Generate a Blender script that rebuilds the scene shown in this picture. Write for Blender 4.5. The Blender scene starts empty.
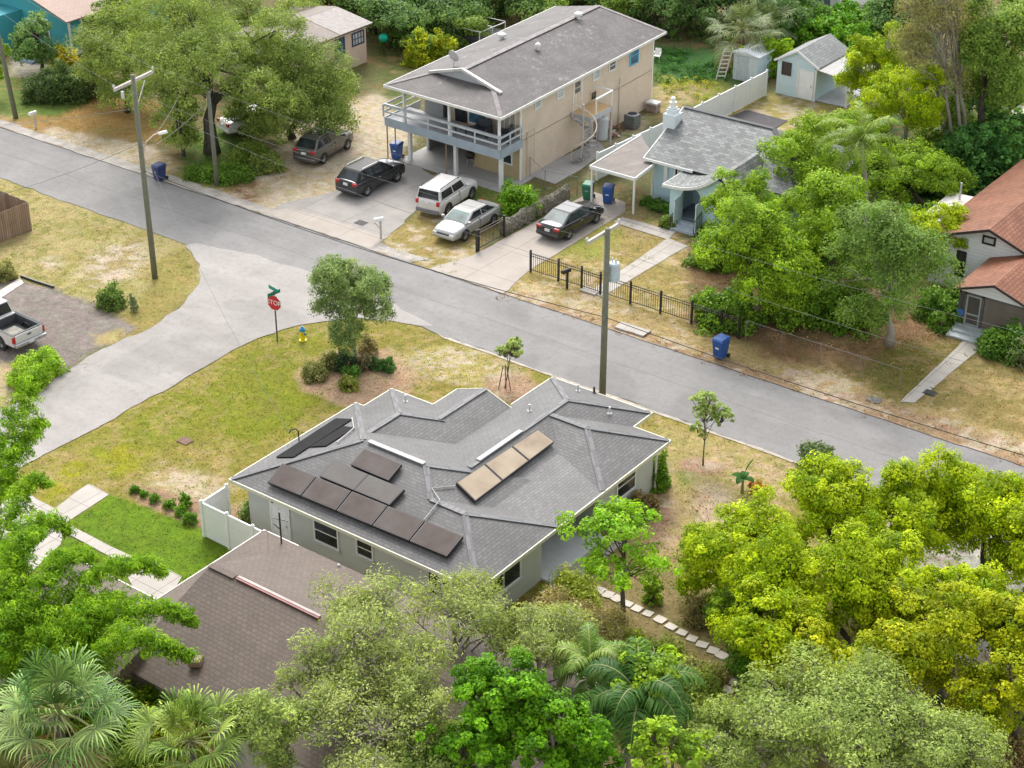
import bpy, math, random
import numpy as np
from mathutils import Vector, Matrix
random.seed(7)
RNG = np.random.default_rng(11)
R = math.radians
SC = bpy.context.scene
COL = SC.collection
PI = math.pi

# ------------------------------------------------------------------ camera
# World frame: x runs along the main street, y away from the camera across the street, z up, metres.
FPX, PITCH, HCAM = 1742.0, R(29.2), 42.0
CT, ST = math.cos(PITCH), math.sin(PITCH)
_n = math.hypot(.5976, .8018)
FW = (-.5976 / _n, .8018 / _n)
RT = (FW[1], -FW[0])
CAM = (44.90952838, -60.25512024, HCAM)


def ray(px, py):
    u, v = px - 512, py - 384
    f = FPX * CT - v * ST
    d = FPX * ST + v * CT
    return (u * RT[0] + f * FW[0], u * RT[1] + f * FW[1], -d)


def Q(px, py, z=0.0):                      # survey helper: the ground point seen at a photo position
    r = ray(px, py)
    k = (z - CAM[2]) / r[2]
    return (CAM[0] + k * r[0], CAM[1] + k * r[1])


def onX(px, py, X):
    r = ray(px, py)
    k = (X - CAM[0]) / r[0]
    return (CAM[1] + k * r[1], CAM[2] + k * r[2])          # y, z


def onY(px, py, Y):
    r = ray(px, py)
    k = (Y - CAM[1]) / r[1]
    return (CAM[0] + k * r[0], CAM[2] + k * r[2])          # x, z


def depth(x, y, z):
    b = (x - CAM[0]) * FW[0] + (y - CAM[1]) * FW[1]
    return b * CT + (HCAM - z) * ST


def proj(x, y, z):
    a = (x - CAM[0]) * RT[0] + (y - CAM[1]) * RT[1]
    b = (x - CAM[0]) * FW[0] + (y - CAM[1]) * FW[1]
    dep = b * CT + (HCAM - z) * ST
    return 512 + FPX * a / dep, 384 + FPX * ((HCAM - z) * CT - b * ST) / dep


def zrow(x, y, row):                       # height above (x, y) seen at that photo row
    lo, hi = -2.0, 40.0
    for _ in range(40):
        m = (lo + hi) / 2
        if proj(x, y, m)[1] > row:
            lo = m
        else:
            hi = m
    return lo


cam_d = bpy.data.cameras.new('camera')
cam_d.lens = FPX / 1024 * 36
cam_d.sensor_width = 36
cam_d.clip_start = 1
cam_d.clip_end = 3000
cam = bpy.data.objects.new('camera', cam_d)
COL.objects.link(cam)
cam.location = CAM
cam.rotation_euler = (PI / 2 - PITCH, 0, math.atan2(-FW[0], FW[1]))
SC.camera = cam

# ------------------------------------------------------------------ light
SUN_ELEV, SUN_AZ = R(48), R(133)           # azimuth measured from +x towards +y: the sun stands over the far left
sd = (math.cos(SUN_ELEV) * math.cos(SUN_AZ), math.cos(SUN_ELEV) * math.sin(SUN_AZ), math.sin(SUN_ELEV))
w = bpy.data.worlds.new('World')
SC.world = w
w.use_nodes = True
wn = w.node_tree
bg = wn.nodes['Background']
sky = wn.nodes.new('ShaderNodeTexSky')
sky.sky_type = 'NISHITA'
sky.sun_disc = False
sky.sun_elevation = SUN_ELEV
sky.sun_rotation = math.atan2(sd[0], sd[1])
sky.air_density = 1.0
sky.dust_density = 2.5
sky.ozone_density = 0.0
hs = wn.nodes.new('ShaderNodeHueSaturation')          # thin bright overcast: the sky is paler than clear blue
hs.inputs['Saturation'].default_value = .2
wn.links.new(sky.outputs[0], hs.inputs['Color'])
wn.links.new(hs.outputs[0], bg.inputs[0])
bg.inputs[1].default_value = 0.15
sl = bpy.data.lights.new('sun', 'SUN')
sl.energy = 1.0
sl.angle = R(26)
sl.color = (1.0, .96, .90)
so = bpy.data.objects.new('sun', sl)
COL.objects.link(so)
so.rotation_euler = Vector(sd).to_track_quat('Z', 'Y').to_euler()
so.location = (0, 0, 80)
SC.view_settings.view_transform = 'Standard'
SC.view_settings.look = 'None'
SC.view_settings.gamma = 1
SC.view_settings.exposure = 1.36
SC.cycles.max_bounces = 6
SC.cycles.diffuse_bounces = 3
SC.cycles.glossy_bounces = 2
SC.cycles.transmission_bounces = 3
SC.cycles.transparent_max_bounces = 4
SC.cycles.caustics_reflective = False
SC.cycles.caustics_refractive = False

# ------------------------------------------------------------------ materials
MATS = {}


class NT:
    def __init__(s, name):
        s.m = bpy.data.materials.new(name)
        s.m.use_nodes = True
        s.t = s.m.node_tree
        s.b = s.t.nodes['Principled BSDF']
        s.out = s.t.nodes['Material Output']

    def n(s, typ, **kw):
        nd = s.t.nodes.new(typ)
        for k, v in kw.items():
            if k.startswith('i_'):
                nd.inputs[k[2:].replace('_', ' ')].default_value = v
            else:
                setattr(nd, k, v)
        return nd

    def l(s, a, b):
        s.t.links.new(a, b)

    def pos(s):
        return s.n('ShaderNodeNewGeometry').outputs['Position']

    def noise(s, vec, scale, detail=3, rough=.6, dist=0):
        nd = s.n('ShaderNodeTexNoise')
        nd.inputs['Scale'].default_value = scale
        nd.inputs['Detail'].default_value = detail
        nd.inputs['Roughness'].default_value = rough
        nd.inputs['Distortion'].default_value = dist
        if vec is not None:
            s.l(vec, nd.inputs['Vector'])
        return nd.outputs['Fac']

    def ramp(s, fac, stops):
        nd = s.n('ShaderNodeValToRGB')
        cr = nd.color_ramp
        while len(cr.elements) < len(stops):
            cr.elements.new(.5)
        for e, (p, c) in zip(cr.elements, stops):
            e.position = p
            e.color = (c, c, c, 1) if isinstance(c, (int, float)) else (*c, 1)
        s.l(fac, nd.inputs['Fac'])
        return nd.outputs['Color']

    def mix(s, fac, a, b, typ='MIX'):
        nd = s.n('ShaderNodeMix', data_type='RGBA', blend_type=typ)
        for sock, v in ((nd.inputs[0], fac), (nd.inputs[6], a), (nd.inputs[7], b)):
            if isinstance(v, (int, float)):
                sock.default_value = v if sock == nd.inputs[0] else (v, v, v, 1)
            elif isinstance(v, tuple):
                sock.default_value = (*v, 1)
            else:
                s.l(v, sock)
        return nd.outputs[2]

    def bump(s, h, strength=.3, dist=.02):
        nd = s.n('ShaderNodeBump')
        nd.inputs['Strength'].default_value = strength
        nd.inputs['Distance'].default_value = dist
        s.l(h, nd.inputs['Height'])
        s.l(nd.outputs[0], s.b.inputs['Normal'])


def plain(name, col, rough=.6, metal=0.0, var=.12, scale=3.0, spec=.5, coat=0.0, bump=0.0):
    """painted / cast surfaces: a base colour with gentle blotchy wear"""
    if name in MATS:
        return MATS[name]
    t = NT(name)
    t.b.inputs['Roughness'].default_value = rough
    t.b.inputs['Metallic'].default_value = metal
    t.b.inputs['Specular IOR Level'].default_value = spec
    t.b.inputs['Coat Weight'].default_value = coat
    p = t.pos()
    n1 = t.noise(p, scale, 4)
    lo = tuple(c * (1 - var) for c in col)
    hi = tuple(min(1, c * (1 + var)) for c in col)
    t.l(t.ramp(n1, [(.3, lo), (.7, hi)]), t.b.inputs['Base Color'])
    if bump:
        t.bump(t.noise(p, 40, 3), bump, .01)
    MATS[name] = t.m
    return t.m


def shingle(name, c1, c2, mortar, *, lichen=None, row=.16, wid=.34, blotch=.25, rough=.62, rowvar=1.0, spec=.5):
    t = NT(name)
    uv = t.n('ShaderNodeUVMap').outputs[0]
    br = t.n('ShaderNodeTexBrick')
    br.offset = .5
    br.inputs['Scale'].default_value = 1
    br.inputs['Brick Width'].default_value = wid
    br.inputs['Row Height'].default_value = row
    br.inputs['Mortar Size'].default_value = row * .09
    br.inputs['Mortar Smooth'].default_value = .4
    br.inputs['Bias'].default_value = -.1
    br.inputs['Color1'].default_value = (*c1, 1)
    br.inputs['Color2'].default_value = (*c2, 1)
    br.inputs['Mortar'].default_value = (*mortar, 1)
    # wobble the courses a little so they are not ruler straight
    nv = t.n('ShaderNodeTexNoise')
    nv.inputs['Scale'].default_value = 1.1
    t.l(uv, nv.inputs['Vector'])
    ad = t.n('ShaderNodeVectorMath', operation='MULTIPLY_ADD')
    t.l(nv.outputs['Color'], ad.inputs[0])
    ad.inputs[1].default_value = (.05, .05, 0)
    t.l(uv, ad.inputs[2])
    t.l(ad.outputs[0], br.inputs['Vector'])
    p = t.pos()
    n1 = t.noise(p, .55, 5, .65)
    n2 = t.noise(p, 9, 4, .7)
    c = t.mix(1.0, br.outputs['Color'], t.ramp(n1, [(.3, 1 - blotch), (.72, 1 + blotch * .7)]), 'MULTIPLY')
    c = t.mix(1.0, c, t.ramp(n2, [(.25, .8), (.75, 1.2)]), 'MULTIPLY')
    if lichen:
        k1 = t.ramp(t.noise(p, 2.2, 5, .7), [(.56, 0.0), (.64, 1.0)])
        k2 = t.ramp(t.noise(p, .3, 3), [(.47, 0.0), (.6, .7)])
        c = t.mix(t.mix(1.0, k1, k2, 'MULTIPLY'), c, lichen)
    t.l(c, t.b.inputs['Base Color'])
    t.b.inputs['Roughness'].default_value = rough
    t.b.inputs['Specular IOR Level'].default_value = spec
    t.bump(br.outputs['Fac'], -.25, .015)
    MATS[name] = t.m
    return t.m


def boards(name, c1, c2, gap, row, wid, rough=.6, blotch=.15, vertical=False, bumpv=.4):
    """block courses, lap siding, planks: a brick pattern on metre UVs"""
    t = NT(name)
    uv = t.n('ShaderNodeUVMap').outputs[0]
    br = t.n('ShaderNodeTexBrick')
    br.inputs['Scale'].default_value = 1
    br.inputs['Brick Width'].default_value = wid
    br.inputs['Row Height'].default_value = row
    br.inputs['Mortar Size'].default_value = min(.012, row * .06)
    br.inputs['Mortar Smooth'].default_value = .3
    br.inputs['Color1'].default_value = (*c1, 1)
    br.inputs['Color2'].default_value = (*c2, 1)
    br.inputs['Mortar'].default_value = (*gap, 1)
    if vertical:
        mp = t.n('ShaderNodeMapping')
        mp.inputs['Rotation'].default_value = (0, 0, PI / 2)
        t.l(uv, mp.inputs['Vector'])
        t.l(mp.outputs[0], br.inputs['Vector'])
    else:
        t.l(uv, br.inputs['Vector'])
    p = t.pos()
    n1 = t.noise(p, .9, 5, .65)
    n2 = t.noise(p, 14, 3, .6)
    c = t.mix(1.0, br.outputs['Color'], t.ramp(n1, [(.3, 1 - blotch), (.7, 1 + blotch * .5)]), 'MULTIPLY')
    c = t.mix(1.0, c, t.ramp(n2, [(.3, .93), (.7, 1.05)]), 'MULTIPLY')
    t.l(c, t.b.inputs['Base Color'])
    t.b.inputs['Roughness'].default_value = rough
    t.bump(br.outputs['Fac'], -bumpv, .01)
    MATS[name] = t.m
    return t.m


def glass(name, col=(.02, .025, .03), rough=.08):
    if name in MATS:
        return MATS[name]
    t = NT(name)
    n1 = t.noise(t.pos(), 1.3, 2)
    t.l(t.ramp(n1, [(.35, tuple(c * .6 for c in col)), (.65, tuple(c * 1.5 for c in col))]), t.b.inputs['Base Color'])
    t.b.inputs['Roughness'].default_value = rough
    t.b.inputs['Specular IOR Level'].default_value = .6
    MATS[name] = t.m
    return t.m


def foliage(name, rough=.55, trans=.3):
    if name in MATS:
        return MATS[name]
    t = NT(name)
    at = t.n('ShaderNodeAttribute', attribute_name='tint')
    ge = t.n('ShaderNodeNewGeometry')
    ri = ge.outputs['Random Per Island']
    c = t.mix(1.0, at.outputs['Color'], t.ramp(ri, [(0, (.7, .72, .7)), (.5, (1, 1, 1)), (1, (1.3, 1.24, 1.1))]), 'MULTIPLY')
    t.l(c, t.b.inputs['Base Color'])
    t.b.inputs['Roughness'].default_value = rough
    t.b.inputs['Specular IOR Level'].default_value = .12
    tr = t.n('ShaderNodeBsdfTranslucent')
    t.l(t.mix(1.0, c, (1.3, 1.3, .6), 'MULTIPLY'), tr.inputs['Color'])
    ms = t.n('ShaderNodeMixShader')
    ms.inputs[0].default_value = trans
    t.l(t.b.outputs[0], ms.inputs[1])
    t.l(tr.outputs[0], ms.inputs[2])
    t.l(ms.outputs[0], t.out.inputs['Surface'])
    MATS[name] = t.m
    return t.m


def bark(name, c1, c2):
    if name in MATS:
        return MATS[name]
    t = NT(name)
    p = t.pos()
    mp = t.n('ShaderNodeMapping')
    mp.inputs['Scale'].default_value = (6, 6, 1.5)
    t.l(p, mp.inputs['Vector'])
    n1 = t.noise(mp.outputs[0], 2.0, 5, .7)
    t.l(t.ramp(n1, [(.3, c1), (.7, c2)]), t.b.inputs['Base Color'])
    t.b.inputs['Roughness'].default_value = .9
    t.bump(n1, .5, .03)
    MATS[name] = t.m
    return t.m


# ------------------------------------------------------------------ mesh helpers
ORG = {}


class MB:
    def __init__(s):
        s.v, s.f = [], []

    def add(s, vs, fs):
        o = len(s.v)
        s.v += [tuple(v) for v in vs]
        s.f += [tuple(i + o for i in f) for f in fs]
        return s

    def box(s, x0, y0, z0, x1, y1, z1):
        if x0 > x1: x0, x1 = x1, x0
        if y0 > y1: y0, y1 = y1, y0
        if z0 > z1: z0, z1 = z1, z0
        return s.add([(x0, y0, z0), (x1, y0, z0), (x1, y1, z0), (x0, y1, z0), (x0, y0, z1), (x1, y0, z1), (x1, y1, z1), (x0, y1, z1)],
                     [(0, 3, 2, 1), (4, 5, 6, 7), (0, 1, 5, 4), (1, 2, 6, 5), (2, 3, 7, 6), (3, 0, 4, 7)])

    def beam(s, p, q, w, h=None):
        """rectangular bar from p to q; w across, h in the other direction"""
        h = w if h is None else h
        p, q = Vector(p), Vector(q)
        d = (q - p).normalized()
        up = Vector((0, 0, 1)) if abs(d.z) < .95 else Vector((0, 1, 0))
        a = d.cross(up).normalized()
        b = a.cross(d).normalized()
        vs = []
        for e in (p, q):
            for sa, sb in ((-1, -1), (1, -1), (1, 1), (-1, 1)):
                vs.append(e + a * sa * w / 2 + b * sb * h / 2)
        return s.add(vs, [(0, 1, 2, 3), (7, 6, 5, 4), (0, 4, 5, 1), (1, 5, 6, 2), (2, 6, 7, 3), (3, 7, 4, 0)])

    def tube(s, pts, r, n=8, cap=True):
        pts = [Vector(p) for p in pts]
        rs = r if isinstance(r, (list, tuple)) else [r] * len(pts)
        vs, fs = [], []
        prev = None
        for i, p in enumerate(pts):
            d = (pts[min(i + 1, len(pts) - 1)] - pts[max(i - 1, 0)])
            d = d.normalized() if d.length > 1e-9 else Vector((0, 0, 1))
            if prev is None:
                up = Vector((1, 0, 0)) if abs(d.z) > .9 else Vector((0, 0, 1))
                a = d.cross(up).normalized()
            else:
                a = (prev - d * prev.dot(d))
                a = a.normalized() if a.length > 1e-6 else d.orthogonal().normalized()
            prev = a
            b = d.cross(a)
            for k in range(n):
                t = 2 * PI * k / n
                vs.append(p + a * math.cos(t) * rs[i] + b * math.sin(t) * rs[i])
        for i in range(len(pts) - 1):
            for k in range(n):
                k2 = (k + 1) % n
                fs.append((i * n + k, i * n + k2, (i + 1) * n + k2, (i + 1) * n + k))
        if cap:
            fs.append(tuple(range(n))[::-1])
            fs.append(tuple((len(pts) - 1) * n + k for k in range(n)))
        return s.add(vs, fs)

    def prism(s, poly, z0, z1):
        n = len(poly)
        vs = [(x, y, z0) for x, y in poly] + [(x, y, z1) for x, y in poly]
        fs = [tuple(range(n))[::-1], tuple(range(n, 2 * n))] + [(i, (i + 1) % n, n + (i + 1) % n, n + i) for i in range(n)]
        return s.add(vs, fs)

    def prism_y(s, poly, y0, y1):          # outline in x, z swept along y
        n = len(poly)
        vs = [(x, y0, z) for x, z in poly] + [(x, y1, z) for x, z in poly]
        fs = [tuple(range(n)), tuple(range(n, 2 * n))[::-1]] + [(i, n + i, n + (i + 1) % n, (i + 1) % n) for i in range(n)]
        return s.add(vs, fs)

    def prism_x(s, poly, x0, x1):          # outline in y, z swept along x
        n = len(poly)
        vs = [(x0, y, z) for y, z in poly] + [(x1, y, z) for y, z in poly]
        fs = [tuple(range(n))[::-1], tuple(range(n, 2 * n))] + [(i, (i + 1) % n, n + (i + 1) % n, n + i) for i in range(n)]
        return s.add(vs, fs)

    def poly(s, pts):
        return s.add(pts, [tuple(range(len(pts)))])

    def lathe(s, prof, c=(0, 0, 0), n=16):
        vs, fs = [], []
        for r, z in prof:
            for k in range(n):
                a = 2 * PI * k / n
                vs.append((c[0] + r * math.cos(a), c[1] + r * math.sin(a), c[2] + z))
        for i in range(len(prof) - 1):
            for k in range(n):
                k2 = (k + 1) % n
                fs.append((i * n + k, i * n + k2, (i + 1) * n + k2, (i + 1) * n + k))
        fs.append(tuple(range(n))[::-1])
        fs.append(tuple((len(prof) - 1) * n + k for k in range(n)))
        return s.add(vs, fs)

    def build(s, name, mat, parent=None, loc=None, smooth=False, xf=None, bevel=0, subsurf=0, uv=True, weld=False):
        vs = s.v if xf is None else [xf(*v) for v in s.v]
        org = (0, 0, 0)
        if parent is not None:
            org = ORG.get(parent.name, (0, 0, 0))
        elif loc is not None:
            org = loc
        me = bpy.data.meshes.new(name)
        me.from_pydata([(x - org[0], y - org[1], z - org[2]) for x, y, z in vs], [], s.f)
        me.validate()
        me.update()
        if uv:
            ul = me.uv_layers.new(name='UVMap')
            for p in me.polygons:
                nx, ny, nz = p.normal
                hl = math.hypot(nx, ny)
                if hl > .02:
                    hx, hy = -ny / hl, nx / hl
                    sx, sy, sz = ny * 0 - nz * hy, nz * hx - nx * 0, nx * hy - ny * hx
                else:
                    hx, hy, sx, sy, sz = 1, 0, 0, 1, 0
                for li in p.loop_indices:
                    c = me.vertices[me.loops[li].vertex_index].co
                    X, Y, Z = c.x + org[0], c.y + org[1], c.z + org[2]
                    ul.data[li].uv = (X * hx + Y * hy, X * sx + Y * sy + Z * sz)
        if smooth:
            me.polygons.foreach_set('use_smooth', [True] * len(me.polygons))
        me.materials.append(mat)
        o = bpy.data.objects.new(name, me)
        COL.objects.link(o)
        if parent is not None:
            o.parent = parent
        elif loc is not None:
            o.location = loc
        ORG[o.name] = org
        if bevel:
            md = o.modifiers.new('bevel', 'BEVEL')
            md.width = bevel
            md.segments = 2
            md.limit_method = 'ANGLE'
        if subsurf:
            md = o.modifiers.new('subsurf', 'SUBSURF')
            md.levels = md.render_levels = subsurf
        return o


def tag(o, label=None, cat=None, group=None, kind=None):
    if label: o['label'] = label
    if cat: o['category'] = cat
    if group: o['group'] = group
    if kind: o['kind'] = kind
    return o


def thing(name, label, cat, loc=(0, 0, 0), rotz=0.0, group=None, local=False):
    o = bpy.data.objects.new(name, None)
    o.empty_display_size = .3
    COL.objects.link(o)
    o.location = loc
    o.rotation_euler = (0, 0, rotz)
    ORG[o.name] = (0, 0, 0) if local else tuple(loc)
    return tag(o, label, cat, group)


def dup(root, loc, rotz, label, group=None):
    r = root.copy()
    COL.objects.link(r)
    r.location = loc
    r.rotation_euler = (0, 0, rotz)
    r['label'] = label
    if group: r['group'] = group
    for ch in list(root.children):
        c = ch.copy()
        COL.objects.link(c)
        c.parent = r
        for g in list(ch.children):
            d = g.copy()
            COL.objects.link(d)
            d.parent = c
    return r


def text_mesh(s, size, name, mat, parent, M, depth=.004):
    """flat lettering as a mesh part; M places the text plane"""
    cu = bpy.data.curves.new(name, 'FONT')
    cu.body = s
    cu.size = size
    cu.align_x = 'CENTER'
    cu.align_y = 'CENTER'
    cu.extrude = depth
    to = bpy.data.objects.new(name + '_tmp', cu)
    COL.objects.link(to)
    dg = bpy.context.evaluated_depsgraph_get()
    me = bpy.data.meshes.new_from_object(to.evaluated_get(dg))
    bpy.data.objects.remove(to)
    me.name = name
    org = Vector(ORG.get(parent.name, (0, 0, 0)))
    me.transform(Matrix.Translation(-org) @ M)
    me.materials.clear()
    me.materials.append(mat)
    o = bpy.data.objects.new(name, me)
    COL.objects.link(o)
    o.parent = parent
    ORG[o.name] = tuple(org)
    return o


# value noise on numpy arrays, for ground blending and ragged outlines
_perm = RNG.random((256, 256))


def vnoise(x, y, sc, seed=0):
    x = np.asarray(x, float) * sc + seed * 17.31
    y = np.asarray(y, float) * sc + seed * 9.77
    xi, yi = np.floor(x).astype(int), np.floor(y).astype(int)
    fx, fy = x - xi, y - yi
    fx, fy = fx * fx * (3 - 2 * fx), fy * fy * (3 - 2 * fy)
    g = lambda a, b: _perm[a % 256, b % 256]
    return (g(xi, yi) * (1 - fx) * (1 - fy) + g(xi + 1, yi) * fx * (1 - fy) + g(xi, yi + 1) * (1 - fx) * fy + g(xi + 1, yi + 1) * fx * fy) - .5


def fbm(x, y, sc, seed=0, octv=4):
    t, a = 0, 1.0
    for i in range(octv):
        t = t + a * vnoise(x, y, sc * 2 ** i, seed + i * 3)
        a *= .55
    return t
# ================================================================== GROUND, ROADS, PAVING
def poly_sd(poly, X, Y):
    """signed distance to a polygon (negative inside), numpy"""
    d = np.full(X.shape, 1e9)
    inside = np.zeros(X.shape, bool)
    n = len(poly)
    for i in range(n):
        ax, ay = poly[i]
        bx, by = poly[(i + 1) % n]
        ex, ey = bx - ax, by - ay
        t = np.clip(((X - ax) * ex + (Y - ay) * ey) / (ex * ex + ey * ey + 1e-12), 0, 1)
        d = np.minimum(d, (X - ax - t * ex) ** 2 + (Y - ay - t * ey) ** 2)
        c = ((ay > Y) != (by > Y)) & (X < (bx - ax) * (Y - ay) / (by - ay + 1e-12) + ax)
        inside ^= c
    d = np.sqrt(d)
    return np.where(inside, -d, d)


PX = lambda *ps: [Q(*p) for p in ps]
DRY = (.255, .200, .072)
STRAW = (.30, .225, .105)
LAWN = (.168, .164, .026)
GREEN = (.13, .17, .03)
DEEP = (.045, .085, .022)
SAND = (.40, .335, .26)
PALE = (.35, .315, .28)
LITTER = (.185, .112, .058)
MULCH = (.30, .20, .135)
SOD = (.10, .168, .008)
GRAV = (.33, .295, .275)
# (outline, colour, edge softness m, edge raggedness m, patchiness 0..1, patch colour)
REG = [
    ([(-85, 9), (60, 9), (60, 95), (-85, 95)], (.12, .12, .05), 1.5, 1.0, .6, LITTER),
    ([(-85, 7.2), (60, 7.2), (60, 11), (-85, 11)], STRAW, .5, .5, .6, SAND),
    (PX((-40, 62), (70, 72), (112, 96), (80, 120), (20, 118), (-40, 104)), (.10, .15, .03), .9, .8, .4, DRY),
    (PX((88, 96), (112, 90), (165, 100), (165, 140), (120, 142), (40, 130), (10, 122), (60, 118)), (.27, .165, .06), .9, .9, .5, DRY),
    (PX((50, 128), (110, 138), (165, 150), (160, 172), (110, 165), (40, 142)), SAND, .5, .5, .5, STRAW),
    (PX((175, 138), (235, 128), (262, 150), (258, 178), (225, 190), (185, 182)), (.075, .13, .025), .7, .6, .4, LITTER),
    (PX((225, 190), (262, 172), (285, 150), (300, 168), (262, 200), (238, 205)), LITTER, .6, .5, .5, SAND),
    (PX((255, 160), (300, 120), (400, 85), (420, 130), (400, 160), (360, 225), (262, 207)), (.40, .34, .26), .8, .7, .6, (.34, .26, .13)),
    (PX((390, 60), (420, 55), (430, 95), (400, 115), (385, 90)), (.14, .13, .045), .8, .8, .6, STRAW),
    (PX((372, 45), (470, 62), (442, 86), (404, 104), (384, 92), (372, 70)), (.085, .11, .03), .9, .8, .5, (.2, .15, .07)),
    (PX((378, 30), (440, 20), (560, -20), (600, -10), (470, 70), (400, 80)), (.10, .105, .035), 1.5, 1.5, .6, (.3, .2, .1)),
    (PX((375, 248), (420, 208), (510, 205), (470, 262), (440, 284)), DRY, .3, .3, .7, SAND),
    (PX((470, 168), (520, 178), (545, 190), (500, 215), (455, 192)), (.13, .17, .04), .5, .5, .4, DRY),
    (PX((548, 188), (585, 180), (600, 140), (620, 130), (650, 112), (640, 145), (590, 180)), (.30, .27, .17), .5, .5, .7, GREEN),
    (PX((502, 293), (560, 235), (620, 205), (690, 238), (690, 330), (600, 292)), DRY, .3, .35, .75, (.40, .32, .20)),
    (PX((545, 250), (600, 222), (625, 228), (590, 262)), (.22, .22, .05), .6, .6, .5, DRY),
    (PX((600, 215), (640, 190), (662, 228), (640, 240)), (.27, .21, .10), .5, .5, .6, GREEN),
    (PX((690, 250), (760, 240), (900, 300), (960, 330), (900, 395), (760, 350), (690, 325)), LITTER, 1.0, .9, .55, (.26, .175, .095)),
    (PX((830, 370), (900, 345), (960, 338), (1000, 365), (960, 400), (900, 402)), (.135, .12, .03), .8, .8, .6, (.25, .18, .09)),
    (PX((930, 390), (985, 350), (1060, 370), (1060, 450), (990, 425)), (.20, .155, .055), .6, .6, .7, STRAW),
    (PX((470, 285), (520, 292), (600, 318), (700, 352), (880, 402), (1040, 450), (1060, 480), (930, 440), (700, 362), (500, 302)), (.27, .185, .115), .35, .4, .7, SAND),
    ([(-85, -40), (-20, -40), (-20, 2.4), (-85, 2.4)], (.31, .26, .12), .5, .3, .7, (.22, .2, .06)),
    (PX((95, 250), (140, 240), (148, 262), (100, 285), (80, 275)), SAND, 1.0, .8, .7, DRY),
    (PX((40, 258), (60, 255), (62, 268), (45, 270)), SAND, .5, .5, .6, DRY),
    (PX((150, 262), (185, 246), (200, 264), (190, 290), (165, 318), (120, 345), (105, 325), (150, 290)), (.24, .205, .065), .5, .5, .6, DRY),
    (PX((-40, 262), (22, 280), (55, 290), (100, 305), (135, 328), (95, 352), (62, 372), (-40, 400)), (.19, .163, .148), .25, .3, .45, (.25, .22, .20)),
    (PX((95, 335), (120, 330), (122, 342), (98, 345)), (.33, .27, .12), .3, .3, .5, DRY),
    (PX((-30, 370), (35, 358), (62, 372), (47, 386), (0, 412), (-30, 420)), (.34, .27, .15), .4, .4, .5, SAND),
    ([(-14.2, -21.5), (60, -21.5), (60, 2.2), (-14.2, 2.2)], (.195, .172, .036), .4, .3, .75, (.27, .212, .085)),
    (PX((150, 405), (256, 340), (318, 325), (330, 345), (290, 395), (180, 440), (80, 470), (60, 450)), (.165, .172, .020), .8, .8, .65, (.25, .205, .068)),
    (PX((240, 400), (300, 380), (330, 400), (270, 440), (220, 450)), (.155, .17, .014), .8, .8, .6, LAWN),
    (PX((60, 462), (120, 440), (145, 452), (130, 480), (92, 478), (40, 510)), (.21, .205, .014), .5, .5, .5, DRY),
    (PX((160, 465), (215, 470), (235, 490), (200, 505), (140, 480)), (.30, .235, .12), .6, .5, .6, SAND),
    (PX((298, 372), (330, 350), (395, 350), (420, 375), (410, 400), (350, 408), (303, 390)), (.36, .25, .165), .3, .25, .5, (.30, .19, .115)),
    (PX((395, 345), (470, 350), (520, 372), (500, 392), (420, 372)), (.29, .245, .09), .6, .6, .7, SAND),
    (PX((128, 482), (170, 492), (205, 505), (206, 528), (190, 525), (130, 497)), MULCH, .3, .25, .5, (.22, .14, .09)),
    (PX((228, 505), (260, 500), (260, 525), (228, 520)), MULCH, .3, .25, .5, (.22, .14, .09)),
    (PX((110, 494), (205, 530), (232, 548), (195, 590), (130, 560), (66, 523)), SOD, .12, .12, .3, (.075, .125, .012)),
    (PX((40, 530), (90, 542), (135, 568), (120, 592), (20, 560)), SOD, .15, .2, .35, (.075, .12, .012)),
    (PX((484, 378), (520, 372), (545, 386), (520, 404), (488, 398)), MULCH, .3, .25, .5, SAND),
    (PX((655, 418), (770, 455), (812, 470), (760, 560), (700, 600), (620, 560), (640, 470)), (.285, .235, .095), .5, .5, .8, (.37, .27, .17)),
    (PX((681, 462), (700, 455), (728, 466), (720, 474), (690, 474)), MULCH, .25, .2, .5, SAND),
    (PX((652, 452), (672, 470), (680, 520), (650, 560), (640, 500)), (.30, .20, .13), .4, .4, .6, SAND),
    (PX((676, 475), (694, 474), (696, 486), (680, 488)), (.13, .17, .03), .3, .3, .5, DRY),
    (PX((690, 478), (730, 492), (745, 520), (715, 545), (695, 520)), (.36, .28, .19), .5, .5, .7, SAND),
    (PX((600, 540), (690, 560), (760, 660), (760, 760), (560, 760), (520, 640)), (.21, .165, .075), .8, .8, .7, (.12, .13, .03)),
    ([(-85, -70), (60, -70), (60, -20.5), (8, -20.5), (0, -24), (-85, -24)], (.12, .13, .03), 1.0, .8, .6, LITTER),
    ([(15, -40), (60, -40), (60, -3), (24, -3)], (.17, .14, .06), 1.0, .8, .6, (.3, .27, .22)),
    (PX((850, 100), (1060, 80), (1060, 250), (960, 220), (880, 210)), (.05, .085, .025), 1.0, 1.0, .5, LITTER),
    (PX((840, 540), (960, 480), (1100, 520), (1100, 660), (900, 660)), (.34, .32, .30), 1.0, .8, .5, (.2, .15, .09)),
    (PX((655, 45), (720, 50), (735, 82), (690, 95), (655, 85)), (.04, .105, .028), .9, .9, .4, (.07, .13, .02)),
    (PX((655, 75), (720, 80), (720, 92), (690, 105), (658, 100)), (.17, .19, .03), .7, .8, .6, (.30, .22, .12)),
    (PX((655, 88), (700, 92), (680, 110), (655, 115)), (.30, .23, .13), .7, .6, .6, GREEN),
    (PX((690, 120), (775, 92), (870, 108), (870, 135), (780, 140)), (.26, .22, .075), .6, .6, .7, SAND),
    (PX((15, 55), (60, 70), (60, 80), (10, 75)), PALE, .4, .4, .3, DRY),
]

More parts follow.
